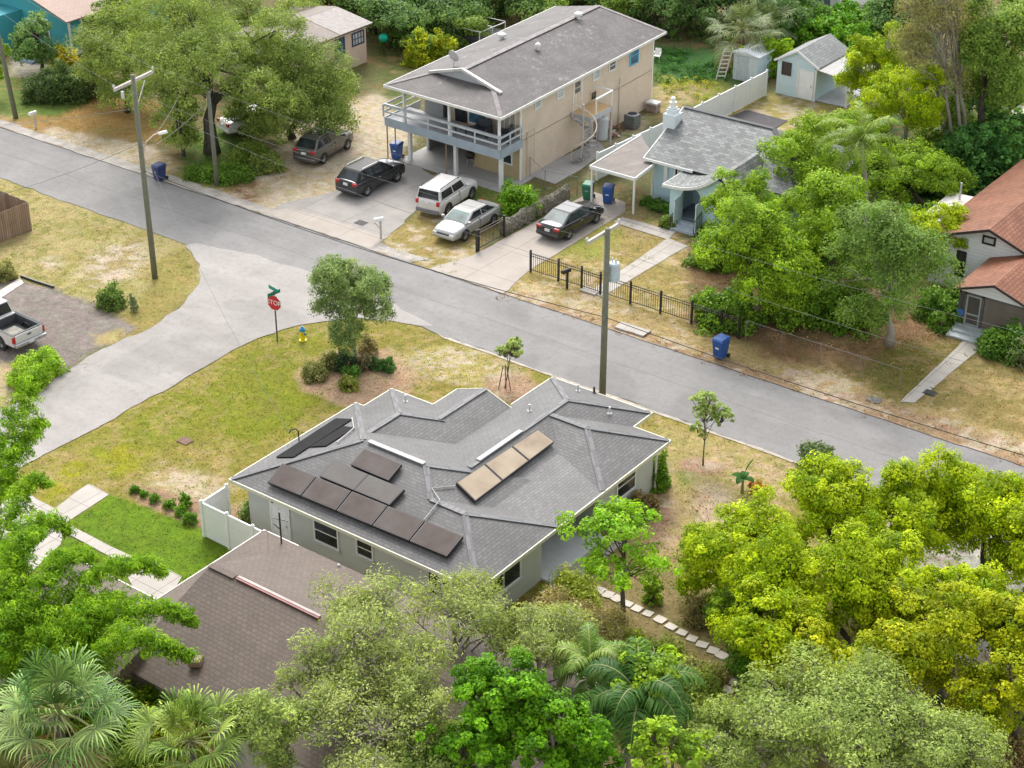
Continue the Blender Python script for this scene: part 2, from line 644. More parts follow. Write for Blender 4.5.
xs = np.concatenate([[-700, -400, -250, -160, -110, -90], np.arange(-72, 40, .18), [50, 60, 75, 100, 150, 250, 400, 700]])
ys = np.concatenate([[-700, -400, -250, -150, -100, -70], np.arange(-42, 76, .18), [86, 95, 110, 140, 200, 300, 450, 800]])
GX, GY = np.meshgrid(xs, ys, indexing='ij')


def ground_colour(X, Y):
    C = np.zeros(X.shape + (3,))
    C[:] = (.13, .13, .05)
    wx = fbm(X, Y, .5, 1)
    wy = fbm(X, Y, 1.7, 5)
    pn = fbm(X, Y, .42, 9, 5)
    pn2 = fbm(X, Y, 1.3, 13, 3)
    pn3 = fbm(X, Y, 2.9, 17, 2)
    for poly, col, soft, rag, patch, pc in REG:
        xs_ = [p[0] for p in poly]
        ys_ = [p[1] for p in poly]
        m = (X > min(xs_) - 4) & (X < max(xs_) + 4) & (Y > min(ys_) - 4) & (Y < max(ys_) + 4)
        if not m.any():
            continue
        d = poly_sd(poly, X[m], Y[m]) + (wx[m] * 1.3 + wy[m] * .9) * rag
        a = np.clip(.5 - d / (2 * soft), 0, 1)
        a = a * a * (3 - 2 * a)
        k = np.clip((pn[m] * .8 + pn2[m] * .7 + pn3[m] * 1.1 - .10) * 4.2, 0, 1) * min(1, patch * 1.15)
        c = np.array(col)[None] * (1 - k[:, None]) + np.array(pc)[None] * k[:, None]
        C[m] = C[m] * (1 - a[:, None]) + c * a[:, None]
    v = 1 + fbm(X, Y, 3.1, 21, 3) * .26
    return C * v[..., None]


GC = ground_colour(GX, GY)
GZ = -.012 + fbm(GX, GY, .6, 30, 4) * .012
GZ = np.minimum(GZ, -.004)


def np_mesh(name, V, F, mat, cols=None, parent=None, loc=None, smooth=False):
    me = bpy.data.meshes.new(name)
    V = np.ascontiguousarray(V, dtype=np.float32)
    F = np.ascontiguousarray(F, dtype=np.int32)
    k = F.shape[1]
    if parent is not None:
        V = V - np.array(ORG.get(parent.name, (0, 0, 0)), np.float32)
    elif loc is not None:
        V = V - np.array(loc, np.float32)
    me.vertices.add(len(V))
    me.vertices.foreach_set('co', V.ravel())
    me.loops.add(F.size)
    me.loops.foreach_set('vertex_index', F.ravel())
    me.polygons.add(len(F))
    me.polygons.foreach_set('loop_start', np.arange(0, F.size, k, dtype=np.int32))
    me.polygons.foreach_set('loop_total', np.full(len(F), k, np.int32))
    if smooth:
        me.polygons.foreach_set('use_smooth', np.ones(len(F), bool))
    me.update(calc_edges=True)
    if cols is not None:
        at = me.color_attributes.new('tint', 'FLOAT_COLOR', 'POINT')
        c4 = np.ones((len(V), 4), np.float32)
        c4[:, :3] = cols
        at.data.foreach_set('color', c4.ravel())
    me.materials.append(mat)
    o = bpy.data.objects.new(name, me)
    COL.objects.link(o)
    if parent is not None:
        o.parent = parent
        ORG[o.name] = ORG.get(parent.name, (0, 0, 0))
    elif loc is not None:
        o.location = loc
        ORG[o.name] = tuple(loc)
    return o


def ground_mat():
    t = NT('ground_soil_and_grass')
    at = t.n('ShaderNodeAttribute', attribute_name='tint')
    p = t.pos()
    n1 = t.noise(p, 4.5, 5, .75)
    n2 = t.noise(p, 17, 3, .7)
    n3 = t.noise(p, 1.1, 4, .6)
    c = t.mix(1.0, at.outputs['Color'], t.ramp(n1, [(.30, (.66, .72, .64)), (.5, (1, 1, 1)), (.72, (1.30, 1.24, 1.18))]), 'MULTIPLY')
    c = t.mix(1.0, c, t.ramp(n2, [(.3, .72), (.7, 1.24)]), 'MULTIPLY')
    c = t.mix(1.0, c, t.ramp(n3, [(.35, (.93, 1.0, .9)), (.65, (1.08, 1.0, 1.05))]), 'MULTIPLY')
    t.l(c, t.b.inputs['Base Color'])
    t.b.inputs['Roughness'].default_value = .95
    t.b.inputs['Specular IOR Level'].default_value = .15
    t.bump(n2, .6, .04)
    return t.m


nx, ny = len(xs), len(ys)
idx = np.arange(nx * ny).reshape(nx, ny)
GF = np.stack([idx[:-1, :-1], idx[1:, :-1], idx[1:, 1:], idx[:-1, 1:]], -1).reshape(-1, 4)
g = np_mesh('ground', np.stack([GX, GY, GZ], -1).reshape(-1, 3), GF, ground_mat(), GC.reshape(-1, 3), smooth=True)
tag(g, kind='structure')


def asphalt(name, c1, c2, crack=.75, joint=False):
    t = NT(name)
    p = t.pos()
    n1 = t.noise(p, .35, 5, .6)
    n2 = t.noise(p, 22, 3, .7)
    mp = t.n('ShaderNodeMapping')
    mp.inputs['Scale'].default_value = (.07, .9, 1)
    t.l(p, mp.inputs['Vector'])
    n3 = t.noise(mp.outputs[0], 1.0, 4, .6)
    c = t.ramp(n1, [(.3, c1), (.72, c2)])
    c = t.mix(1.0, c, t.ramp(n3, [(.3, .9), (.7, 1.07)]), 'MULTIPLY')
    c = t.mix(1.0, c, t.ramp(n2, [(.3, .86), (.7, 1.12)]), 'MULTIPLY')
    # old patches with soft borders and a wandering joint down the middle of the carriageway
    n4 = t.noise(p, .11, 3, .5, .6)
    c = t.mix(1.0, c, t.ramp(n4, [(.40, .88), (.43, 1.0), (.58, 1.0), (.61, 1.08)]), 'MULTIPLY')
    n5 = t.noise(p, 2.6, 5, .75)
    c = t.mix(1.0, c, t.ramp(n5, [(.28, .80), (.46, 1.0), (.8, 1.10)]), 'MULTIPLY')
    if joint:
        sx_ = t.n('ShaderNodeSeparateXYZ')
        t.l(p, sx_.inputs[0])
        wv = t.n('ShaderNodeMath', operation='MULTIPLY_ADD')
        t.l(t.noise(p, .5, 3), wv.inputs[0])
        wv.inputs[1].default_value = .35
        t.l(sx_.outputs['Y'], wv.inputs[2])
        df = t.n('ShaderNodeMath', operation='SUBTRACT')
        t.l(wv.outputs[0], df.inputs[0])
        df.inputs[1].default_value = 5.05
        ab = t.n('ShaderNodeMath', operation='ABSOLUTE')
        t.l(df.outputs[0], ab.inputs[0])
        jl = t.ramp(ab.outputs[0], [(.0, .55), (.05, 0.0)])
        c = t.mix(jl, c, tuple(x * .55 for x in c1))
    # hairline cracks on a warped cell pattern, broken up by noise
    nv = t.n('ShaderNodeTexNoise')
    nv.inputs['Scale'].default_value = .8
    nv.inputs['Detail'].default_value = 4
    t.l(p, nv.inputs['Vector'])
    ad = t.n('ShaderNodeVectorMath', operation='MULTIPLY_ADD')
    t.l(nv.outputs['Color'], ad.inputs[0])
    ad.inputs[1].default_value = (2.2, 2.2, 0)
    t.l(p, ad.inputs[2])
    vo = t.n('ShaderNodeTexVoronoi', feature='DISTANCE_TO_EDGE')
    vo.inputs['Scale'].default_value = .2
    t.l(ad.outputs[0], vo.inputs['Vector'])
    line = t.ramp(vo.outputs['Distance'], [(.0, .75), (.004, 0.0)])
    gate = t.ramp(t.noise(p, .28, 2), [(.50, 0.0), (.62, .85)])
    k = t.mix(1.0, line, gate, 'MULTIPLY')
    c = t.mix(k, c, tuple(x * crack * .6 for x in c1))
    t.l(c, t.b.inputs['Base Color'])
    t.b.inputs['Roughness'].default_value = .9
    t.bump(n2, .25, .01)
    return t.m


def ragged(pts, step=.35, amp=.12, seed=0, closed=True):
    """resample an outline and shake it a little, so paving edges are worn"""
    out = []
    n = len(pts)
    for i in range(n if closed else n - 1):
        a, b = pts[i], pts[(i + 1) % n]
        L = math.hypot(b[0] - a[0], b[1] - a[1])
        k = max(1, int(L / step))
        for j in range(k):
            t = j / k
            x, y = a[0] + (b[0] - a[0]) * t, a[1] + (b[1] - a[1]) * t
            out.append((x + float(fbm(x, y, 1.1, seed)) * amp, y + float(fbm(x, y, 1.1, seed + 40)) * amp))
    return out


def sheet(name, pts, z, mat, th=.0):
    import bmesh
    bm = bmesh.new()
    vs = [bm.verts.new((x, y, z)) for x, y in pts]
    f = bm.faces.new(vs)
    f.normal_update()
    if f.normal.z < 0:
        f.normal_flip()
    bmesh.ops.triangulate(bm, faces=[f], ngon_method='EAR_CLIP')
    if th:
        r = bmesh.ops.extrude_face_region(bm, geom=bm.faces[:])
        for v in [e for e in r['geom'] if isinstance(e, bmesh.types.BMVert)]:
            v.co.z -= th
        bmesh.ops.recalc_face_normals(bm, faces=bm.faces[:])
    me = bpy.data.meshes.new(name)
    bm.to_mesh(me)
    bm.free()
    me.materials.append(mat)
    o = bpy.data.objects.new(name, me)
    COL.objects.link(o)
    return tag(o, kind='structure')


M_ROAD = asphalt('main_road_asphalt', (.185, .178, .173), (.23, .222, .215), joint=True)
M_SIDE = asphalt('side_road_asphalt', (.27, .25, .232), (.325, .303, .282))
far_edge = [(x, 7.75 + (.25 if x < -26 else 0) * 0) for x in np.arange(-110, 90, 4.0)]
road = [(-110, 7.7)] + [(x, 7.75) for x in np.arange(-100, 90, 5.0)] + [(90, 7.7), (90, 1.95)] + [(x, 2.0) for x in np.arange(85, -105, -5.0)] + [(-110, 2.0)]
sheet('main_road', ragged(ragged(road[::-1], .8, .24, 3), .22, .10, 33), .014, M_ROAD)
side = PX((185, 246), (200, 264), (199, 284), (180, 310), (140, 334), (87, 357), (47, 384)) + [(-18.2, -17), (-18.0, -24), (-18, -34), (-18, -60), (-12.9, -60), (-12.9, -34), (-13.0, -24)] + PX((45, 453), (100, 426), (175, 384), (256, 338), (285, 329), (318, 323), (350, 318), (391, 321)) + [(-7.0, 2.5), (-10.5, 3.3), (-15, 3.6), (-20.5, 3.3), (-24.6, 2.4)]
sheet('side_road', ragged(ragged(side, .8, .25, 6), .22, .10, 36), .018, M_SIDE)
# a dark seam along the far edge of the street and the pale worn gutter beside it
M_SEAM = plain('road_seam', (.05, .047, .045), .9)
M_GUT = plain('gutter_concrete', (.34, .31, .28), .9, var=.3, scale=1.2)
a = [(x, 7.78 + .0 * x) for x in np.arange(-60, -12.0, 1.0)]
sheet('gutter', ragged(a + [(x, 8.75) for x in np.arange(-12.2, -60, -1.0)], .4, .35, 9), .006, M_GUT)
seam = ragged([(-60, 7.70), (44, 7.70)], .5, .1, 15, closed=False)
sheet('road_seam', [(x, y) for x, y in seam] + [(x, y + .085) for x, y in seam[::-1]], .019, M_SEAM)

mg = [(x, 2.02) for x in np.arange(-6.5, 44, .7)]
sheet('road_margin', ragged(mg, .4, .12, 18, closed=False) + ragged([(x, y - .22) for x, y in mg[::-1]], .4, .12, 19, closed=False), .010, plain('pale_margin', (.36, .32, .27), .9, var=.3, scale=2))


def concrete(name, c1, c2, joint=None):
    t = NT(name)
    p = t.pos()
    n1 = t.noise(p, .8, 5, .65)
    n2 = t.noise(p, 25, 3, .7)
    c = t.ramp(n1, [(.3, c1), (.7, c2)])
    c = t.mix(1.0, c, t.ramp(n2, [(.3, .9), (.7, 1.08)]), 'MULTIPLY')
    if joint:
        br = t.n('ShaderNodeTexBrick')
        br.offset = 0
        br.inputs['Scale'].default_value = 1
        br.inputs['Brick Width'].default_value = joint
        br.inputs['Row Height'].default_value = joint
        br.inputs['Mortar Size'].default_value = .018
        br.inputs['Color1'].default_value = br.inputs['Color2'].default_value = (1, 1, 1, 1)
        br.inputs['Mortar'].default_value = (.55, .53, .5, 1)
        t.l(p, br.inputs['Vector'])
        c = t.mix(1.0, c, br.outputs['Color'], 'MULTIPLY')
    t.l(c, t.b.inputs['Base Color'])
    t.b.inputs['Roughness'].default_value = .88
    t.bump(n2, .2, .01)
    return t.m


M_CON = concrete('pale_concrete', (.31, .27, .235), (.38, .335, .295), 3.1)
M_CONG = concrete('grey_concrete', (.24, .225, .21), (.33, .305, .28), 3.3)
M_WALK = concrete('walk_concrete', (.34, .31, .275), (.42, .385, .35), 1.25)
M_SLAB = concrete('slab_concrete', (.33, .32, .31), (.40, .39, .375), 4)  # grey jointed concrete of the tan house slabs
# driveway of the two-storey house, its apron, and the slab under the balcony
sheet('stained_driveway', ragged(PX((268, 210), (300, 200), (360, 186), (410, 160), (448, 186), (432, 196), (420, 208), (372, 250)), .5, .3, 12), .010, M_CONG)
sheet('driveway_apron', ragged([(-24.9, 7.85), (-16.0, 7.85), (-16.2, 9.5), (-16.5, 9.6), (-23.6, 9.5)], .5, .14, 13), .022, M_CON)
sheet('carport_slab', [(-23.4, 19.2), (-14.6, 18.9), (-14.7, 21.5), (-15.2, 26), (-23.6, 26)], .03, M_SLAB, .05)
# blue cottage drive and walks
sheet('cottage_driveway', ragged([(-11.6, 7.85), (-6.4, 7.85), (-7.0, 10.8), (-7.2, 21.0), (-8.0, 22.3), (-10.6, 22.4), (-10.7, 14), (-10.75, 10.8)], .5, .1, 14), .012, M_CON)
sheet('cottage_front_walk', ragged(PX((590, 292), (602, 297), (688, 246), (668, 238)), .4, .06, 16), .013, M_WALK)
sheet('cottage_side_walk', ragged(PX((622, 217), (613, 222), (668, 240), (676, 232)), .4, .06, 17), .018, M_WALK)
sheet('cottage_patio', PX((724, 119), (747, 110), (788, 121), (770, 132)), .02, plain('dark_patio', (.07, .062, .066), .9), .04)
sheet('white_house_walk', ragged(PX((900, 402), (915, 403), (985, 345), (964, 340)), .4, .06, 18), .014, M_WALK)
# walks of the near lot
sheet('near_front_walk', ragged(PX((88, 484), (110, 494), (66, 523), (55, 508)), .4, .05, 19), .014, M_WALK)
sheet('near_driveway', ragged(PX((55, 508), (67, 522), (60, 545), (-20, 620), (-60, 600), (0, 500), (30, 495)), .5, .1, 20), .010, M_WALK)
sheet('near_entry_walk', ragged(PX((66, 523), (90, 536), (137, 559), (130, 567), (88, 545), (60, 530)), .4, .05, 21), .018, M_WALK)
sheet('near_entry_slab', PX((128, 578), (150, 560), (182, 577), (168, 600), (140, 600)), .022, M_WALK, .04)
sheet('left_parking_strip', PX((-4, 293), (-2, 300), (24, 283), (20, 278)), .016, plain('white_parking_blocks', (.55, .5, .45), .9, var=.4, scale=2.2))
sheet('tan_house_side_slab', PX((532, 176), (560, 158), (598, 140), (606, 150), (580, 170), (555, 184)), .016, M_SLAB, .03)
# ================================================================== BUILDINGS
M_WHITE = plain('white_paint', (.74, .74, .72), .5, var=.06)
M_VINYL = plain('white_vinyl', (.80, .81, .815), .4, var=.04)
M_CREAM = plain('cream_gutter', (.56, .55, .43), .5, var=.06)
M_BLACK = plain('black_iron', (.018, .016, .015), .5, var=.3)
M_DKGLASS = glass('dark_window_glass')
M_BLUEGLASS = glass('blue_window_glass', (.05, .12, .18))
M_PALEGLASS = plain('pale_window_blind', (.42, .46, .47), .3, var=.2, scale=2)
M_BRONZE = plain('bronze_frame', (.035, .03, .03), .4, var=.2)
M_GALV = plain('galvanised', (.48, .49, .5), .45, .3, var=.15)
M_LIGHTPIPE = plain('pvc_pipe', (.36, .355, .34), .5)
M_LEAD = plain('lead_flashing', (.55, .55, .54), .6)
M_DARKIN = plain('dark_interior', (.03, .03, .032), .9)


def hip(mb, x0, x1, y0, y1, ze, p, axis, e0='hip', e1='hip'):
    """hip or gable roof as a closed solid; axis = direction of the ridge"""
    if axis == 'y':
        t = MB()
        hip(t, y0, y1, x0, x1, ze, p, 'x', e0, e1)
        mb.add([(b, a, c) for a, b, c in t.v], [f[::-1] for f in t.f])
        return mb
    h = (y1 - y0) / 2
    ym, zr = (y0 + y1) / 2, ze + p * h
    ra = x0 + (h if e0 == 'hip' else 0)
    rb = x1 - (h if e1 == 'hip' else 0)
    zb = ze - .035
    vs = [(x0, y0, ze), (x1, y0, ze), (x1, y1, ze), (x0, y1, ze), (ra, ym, zr), (rb, ym, zr),
          (x0, y0, zb), (x1, y0, zb), (x1, y1, zb), (x0, y1, zb)]
    fs = [(0, 1, 5, 4), (2, 3, 4, 5), (3, 0, 4), (1, 2, 5), (9, 8, 7, 6), (0, 6, 7, 1), (1, 7, 8, 2), (2, 8, 9, 3), (3, 9, 6, 0)]
    return mb.add(vs, fs)


def gable(mb, x0, x1, y0, y1, ze, p, axis, th=.1):
    """two sloping slabs meeting at a ridge, open below so the wall shows in the gable"""
    if axis == 'y':
        t = MB()
        gable(t, y0, y1, x0, x1, ze, p, 'x', th)
        mb.add([(b, a, c) for a, b, c in t.v], [f[::-1] for f in t.f])
        return mb
    ym = (y0 + y1) / 2
    zr = ze + p * (y1 - y0) / 2
    for ya, yb_ in ((y0, ym), (y1, ym)):
        vs = [(x0, ya, ze), (x1, ya, ze), (x1, yb_, zr), (x0, yb_, zr), (x0, ya, ze - th), (x1, ya, ze - th), (x1, yb_, zr - th), (x0, yb_, zr - th)]
        fs = [(0, 1, 2, 3), (7, 6, 5, 4), (0, 4, 5, 1), (1, 5, 6, 2), (2, 6, 7, 3), (3, 7, 4, 0)]
        if ya > yb_:
            fs = [f[::-1] for f in fs]
        mb.add(vs, fs)
    return mb


def window(parent, p0, U, w, h, N, frame, pane, nx=1, ny=1, fw=.07, name='window', xf=None, sill=None):
    """framed window standing 4 cm proud of the wall; p0 lower corner, U along the wall, N outwards"""
    p0, U, N = Vector(p0), Vector(U), Vector(N)
    Z = Vector((0, 0, 1))
    m = MB()

    def bar(a0, a1, z0, z1, d0, d1):
        vs = []
        for d in (d0, d1):
            for a, z in ((a0, z0), (a1, z0), (a1, z1), (a0, z1)):
                vs.append(p0 + U * a + Z * z + N * d)
        m.add(vs, [(0, 1, 2, 3), (7, 6, 5, 4), (0, 4, 5, 1), (1, 5, 6, 2), (2, 6, 7, 3), (3, 7, 4, 0)])
    bar(0, fw, 0, h, -.02, .06)
    bar(w - fw, w, 0, h, -.02, .06)
    bar(fw, w - fw, 0, fw, -.02, .06)
    bar(fw, w - fw, h - fw, h, -.02, .06)
    for i in range(1, nx):
        a = w * i / nx
        bar(a - fw * .3, a + fw * .3, fw, h - fw, .0, .05)
    for i in range(1, ny):
        z = h * i / ny
        bar(fw, w - fw, z - fw * .3, z + fw * .3, .0, .048)
    o = m.build(name, frame, parent, xf=xf)
    m2 = MB()
    m, keep = m2, m
    bar2 = []
    for d in (-.015, .022):
        for a, z in ((fw * .8, fw * .8), (w - fw * .8, fw * .8), (w - fw * .8, h - fw * .8), (fw * .8, h - fw * .8)):
            bar2.append(p0 + U * a + Z * z + N * d)
    m2.add(bar2, [(0, 1, 2, 3), (7, 6, 5, 4), (0, 4, 5, 1), (1, 5, 6, 2), (2, 6, 7, 3), (3, 7, 4, 0)])
    m2.build('pane', pane, o, xf=xf)
    if sill:
        m3 = MB()
        vs = []
        for d in (-.01, .11):
            for a, z in ((-.06, -.07), (w + .06, -.07), (w + .06, -.003), (-.06, -.003)):
                vs.append(p0 + U * a + Z * z + N * d)
        m3.add(vs, [(0, 1, 2, 3), (7, 6, 5, 4), (0, 4, 5, 1), (1, 5, 6, 2), (2, 6, 7, 3), (3, 7, 4, 0)])
        m3.build('sill', sill, o, xf=xf)
    return o


def door(parent, p0, U, w, h, N, col, frame=None, glassy=0, xf=None):
    p0, U, N = Vector(p0), Vector(U), Vector(N)
    Z = Vector((0, 0, 1))

    def slab(a0, a1, z0, z1, d0, d1):
        vs = []
        for d in (d0, d1):
            for a, z in ((a0, z0), (a1, z0), (a1, z1), (a0, z1)):
                vs.append(p0 + U * a + Z * z + N * d)
        return vs, [(0, 1, 2, 3), (7, 6, 5, 4), (0, 4, 5, 1), (1, 5, 6, 2), (2, 6, 7, 3), (3, 7, 4, 0)]
    m = MB()
    m.add(*slab(0, w, 0, h, -.02, .035))
    # raised panels
    for i in range(2):
        for j in range(3):
            if glassy and j == 2:
                continue
            a0 = .1 + i * (w - .1) / 2
            m.add(*slab(a0, a0 + (w - .3) / 2, .12 + j * (h - .2) / 3, (h - .2) / 3 * (j + 1), .03, .047))
    o = m.build('door', col, parent, xf=xf)
    MB().add(*slab(w - .14, w - .08, h * .46, h * .5, .03, .1)).build('handle', M_GALV, o, xf=xf)
    if glassy:
        MB().add(*slab(.14, w - .14, h * .55, h * .9, .03, .05)).build('pane', M_DKGLASS, o, xf=xf)
        MB().add(*slab(.14, w - .14, h * .71, h * .74, .045, .06)).build('glazing_bar', col, o, xf=xf)
    if frame:
        f = MB()
        f.add(*slab(-.09, -.002, 0, h + .09, -.02, .055))
        f.add(*slab(w + .002, w + .09, 0, h + .09, -.02, .055))
        f.add(*slab(-.002, w + .002, h + .002, h + .09, -.02, .055))
        f.build('door_frame', frame, o, xf=xf)
    return o


def fascia(mb, pts, z, t=.05, h=.16, closed=False):
    n = len(pts)
    for i in range(n if closed else n - 1):
        a, b = pts[i], pts[(i + 1) % n]
        za = a[2] if len(a) > 2 else z
        zb_ = b[2] if len(b) > 2 else z
        mb.beam((a[0], a[1], za - h / 2 + .012 + .0011 * (i % 3)), (b[0], b[1], zb_ - h / 2 + .012 + .0011 * (i % 3)), t, h)


# ---------------------------------------------------------------- the near grey house
M_ROOF1 = shingle('grey_shingle', (.108, .104, .102), (.138, .134, .131), (.062, .06, .059), row=.15, wid=.30, blotch=.22, rough=.62, spec=.45)
M_WALL1 = plain('sage_grey_stucco', (.46, .475, .43), .85, var=.05, scale=1.5, bump=.15)
H1 = thing('grey_house', 'single storey sage grey house with a many hipped grey shingle roof carrying solar collectors', 'house', (4.7, -10, 0))
pz = .36
rf = MB()
hip(rf, -1.85, 9.6, -17.45, -9.4, 2.6, pz, 'x')
hip(rf, 4.6, 11.35, -17.45, -12.05, 2.605, pz, 'x', 'gable', 'hip')
hip(rf, 3.91, 9.4, -13.3, -2.1, 2.6, pz, 'y', 'gable', 'hip')
hip(rf, 6.66, 11.35, -8.9, -3.65, 2.603, pz, 'x', 'gable', 'hip')
hip(rf, -1.38, 4.35, -13.3, -7.42, 2.601, pz, 'y', 'gable', 'hip')
hip(rf, 1.06, 4.353, -10.3, -5.67, 2.606, pz, 'y', 'gable', 'gable')
zp = lambda x: 2.604 + .12 * (11.35 - x)
rf.add([(7.9, -13.2, zp(7.9)), (11.35, -13.2, zp(11.35)), (11.35, -8, zp(11.35)), (7.9, -8, zp(7.9)), (7.9, -13.2, 2.57), (11.35, -13.2, 2.57), (11.35, -8, 2.57), (7.9, -8, 2.57)],
       [(0, 1, 2, 3), (7, 6, 5, 4), (0, 4, 5, 1), (1, 5, 6, 2), (2, 6, 7, 3), (3, 7, 4, 0)])
ROOF1 = rf.build('roof', M_ROOF1, H1)
# hip and ridge cap shingles
M_CAP1 = shingle('grey_ridge_cap', (.125, .125, .128), (.135, .135, .14), (.09, .09, .095), row=.9, wid=.3, blotch=.1)
cp = MB()


def cap(mb, a, b, w_=.26, lift=.035):
    mb.beam((a[0], a[1], a[2] + lift * .2), (b[0], b[1], b[2] + lift * .2), w_, .03)


hA = 4.025
zr1 = 2.6 + pz * hA
yr1 = -13.425
for a, b in [((-1.8, -17.4, 2.62), (-1.85 + hA, yr1, zr1)), ((-1.8, -9.45, 2.62), (-1.85 + hA, yr1, zr1)), ((5.575, yr1, zr1), (6.9, -12.1, zr1 - .477)), ((5.575, yr1, zr1), (6.9, -14.75, zr1 - .477)),
             ((6.9, -14.75, 3.577), (8.65, -14.75, 3.577)), ((8.65, -14.75, 3.577), (11.3, -17.4, 2.62)), ((8.65, -14.75, 3.577), (11.3, -12.1, 2.62)),
             ((6.655, -11.9, 3.588), (6.655, -4.845, 3.588)), ((6.655, -4.845, 3.588), (9.35, -2.15, 2.62)), ((6.655, -4.845, 3.588), (3.96, -2.15, 2.62)),
             ((6.7, -6.275, 3.548), (8.725, -6.275, 3.548)), ((8.725, -6.275, 3.548), (11.3, -3.7, 2.62)), ((8.725, -6.275, 3.548), (11.3, -8.85, 2.62)),
             ((1.485, -12.7, 3.632), (1.485, -10.285, 3.632)), ((1.485, -10.285, 3.632), (-1.33, -7.47, 2.62)), ((1.485, -10.285, 3.632), (2.9, -8.87, 3.12)),
             ((2.706, -9.07, 3.2), (2.706, -5.67, 3.2))]:
    cap(cp, a, b)
cp.build('ridge_cap', M_CAP1, ROOF1)
wl = MB()
wl.prism([(-1.35, -16.95), (10.85, -16.95), (10.85, -12.55), (8.4, -12.55), (8.4, -8.4), (10.85, -8.4), (10.85, -4.15), (8.9, -4.15), (8.9, -2.6), (4.4, -2.6), (4.4, -6.1), (1.5, -6.1), (1.5, -7.9), (-.9, -7.9), (-.9, -9.9), (-1.35, -9.9)], 0, 2.56)
wl.build('wall', M_WALL1, H1)
fa = MB()
fascia(fa, [(11.38, -17.48), (11.38, -3.62), (9.43, -3.62), (9.43, -2.07), (3.88, -2.07), (3.88, -5.3)], 2.6)
fascia(fa, [(4.39, -5.64, 2.6), (2.7, -5.64, 3.2), (1.03, -5.64, 2.6), (1.03, -7.39, 2.6), (-1.41, -7.39, 2.6), (-1.41, -9.37, 2.6), (-1.88, -9.37, 2.6), (-1.88, -17.48, 2.6), (11.38, -17.48, 2.6)], 2.6)
fa.build('gutter', M_CREAM, H1)
MB().box(8.4, -12.55, 0, 11.3, -8.4, .12).build('porch_floor', plain('porch_floor_paint', (.66, .67, .69), .6, var=.08), H1)
MB().box(11.3, -13.2, 0, 12.1, -8.2, .08).build('porch_step', M_WALK, H1)
for px0, py0, px1, py1 in [(315, 538, 338, 522), (357, 549, 373, 538), (430, 579, 446, 570)]:
    x0, z0 = onY(px0, py0, -16.95)
    x1, _ = onY(px1, py1, -16.95)
    window(H1, (x0, -16.95, 1.0 if px0 != 357 else 1.25), (1, 0, 0), x1 - x0, 1.15 if px0 != 357 else .85, (0, -1, 0), M_BRONZE if px0 == 430 else M_WHITE, M_DKGLASS, 1, 2, .06, sill=M_WALL1)
xd, _ = onY(273, 520, -16.95)
door(H1, (xd, -16.95, .05), (1, 0, 0), .95, 2.05, (0, -1, 0), M_WHITE, M_WHITE)
ya, _ = onX(616, 490, 10.85)
window(H1, (10.85, -7.1, 1.0), (0, 1, 0), 1.5, 1.2, (1, 0, 0), M_WHITE, M_DKGLASS, 1, 2, .07, sill=M_WALL1)
window(H1, (10.85, -16.3, 1.0), (0, 1, 0), 2.3, 1.15, (1, 0, 0), M_WHITE, M_DKGLASS, 2, 1, .07, sill=M_WALL1)
window(H1, (8.4, -10.2, .15), (0, 1, 0), 1.5, 2.05, (1, 0, 0), M_BRONZE, M_DKGLASS, 2, 1, .06, name='sliding_door')
MB().tube([(10.95, -4.05, .05), (10.95, -4.05, 2.4), (11.3, -3.7, 2.5)], .05, 6).build('downspout', M_WHITE, H1)
MB().lathe([(.07, 0), (.07, .16)], (.15, -17.03, 2.0), 10).build('wall_lamp', M_BRONZE, H1)


def slope_pt(px, py, a, b, c):
    """where the sight line meets the roof plane z = a + b x + c y"""
    r = ray(px, py)
    k = (a + b * CAM[0] + c * CAM[1] - CAM[2]) / (r[2] - b * r[0] - c * r[1])
    return Vector((CAM[0] + k * r[0], CAM[1] + k * r[1], CAM[2] + k * r[2]))


def lerp(a, b, t):
    return a + (b - a) * t


def collectors(parent, TL, TR, BL, BR, n, N, frame, cover, th=.15, name='solar_panel', lift=.08):
    N = Vector(N).normalized()
    for i in range(n):
        t0, t1 = i / n + .003, (i + 1) / n - .003
        c = [lerp(BL, BR, t0), lerp(BL, BR, t1), lerp(TL, TR, t1), lerp(TL, TR, t0)]
        vs = [p + N * lift for p in c] + [p + N * (lift + th) for p in c]
        o = MB().add(vs, [(3, 2, 1, 0), (4, 5, 6, 7), (0, 1, 5, 4), (1, 2, 6, 5), (2, 3, 7, 6), (3, 0, 4, 7)]).build(name, frame, parent)
        if cover:
            m = sum(c, Vector()) / 4
            c2 = [m + (p - m) * .945 for p in c]
            vs = [p + N * (lift - .01 + th) for p in c2] + [p + N * (lift + .006 + th) for p in c2]
            MB().add(vs, [(3, 2, 1, 0), (4, 5, 6, 7), (0, 1, 5, 4), (1, 2, 6, 5), (2, 3, 7, 6), (3, 0, 4, 7)]).build('cover_glass', cover, o)


def cover_mat(name, c1, c2, c3):
    t = NT(name)
    n = t.noise(t.pos(), .9, 3, .6)
    t.l(t.ramp(n, [(.3, c1), (.5, c2), (.72, c3)]), t.b.inputs['Base Color'])
    t.b.inputs['Roughness'].default_value = .5
    t.b.inputs['Specular IOR Level'].default_value = .2
    return t.m


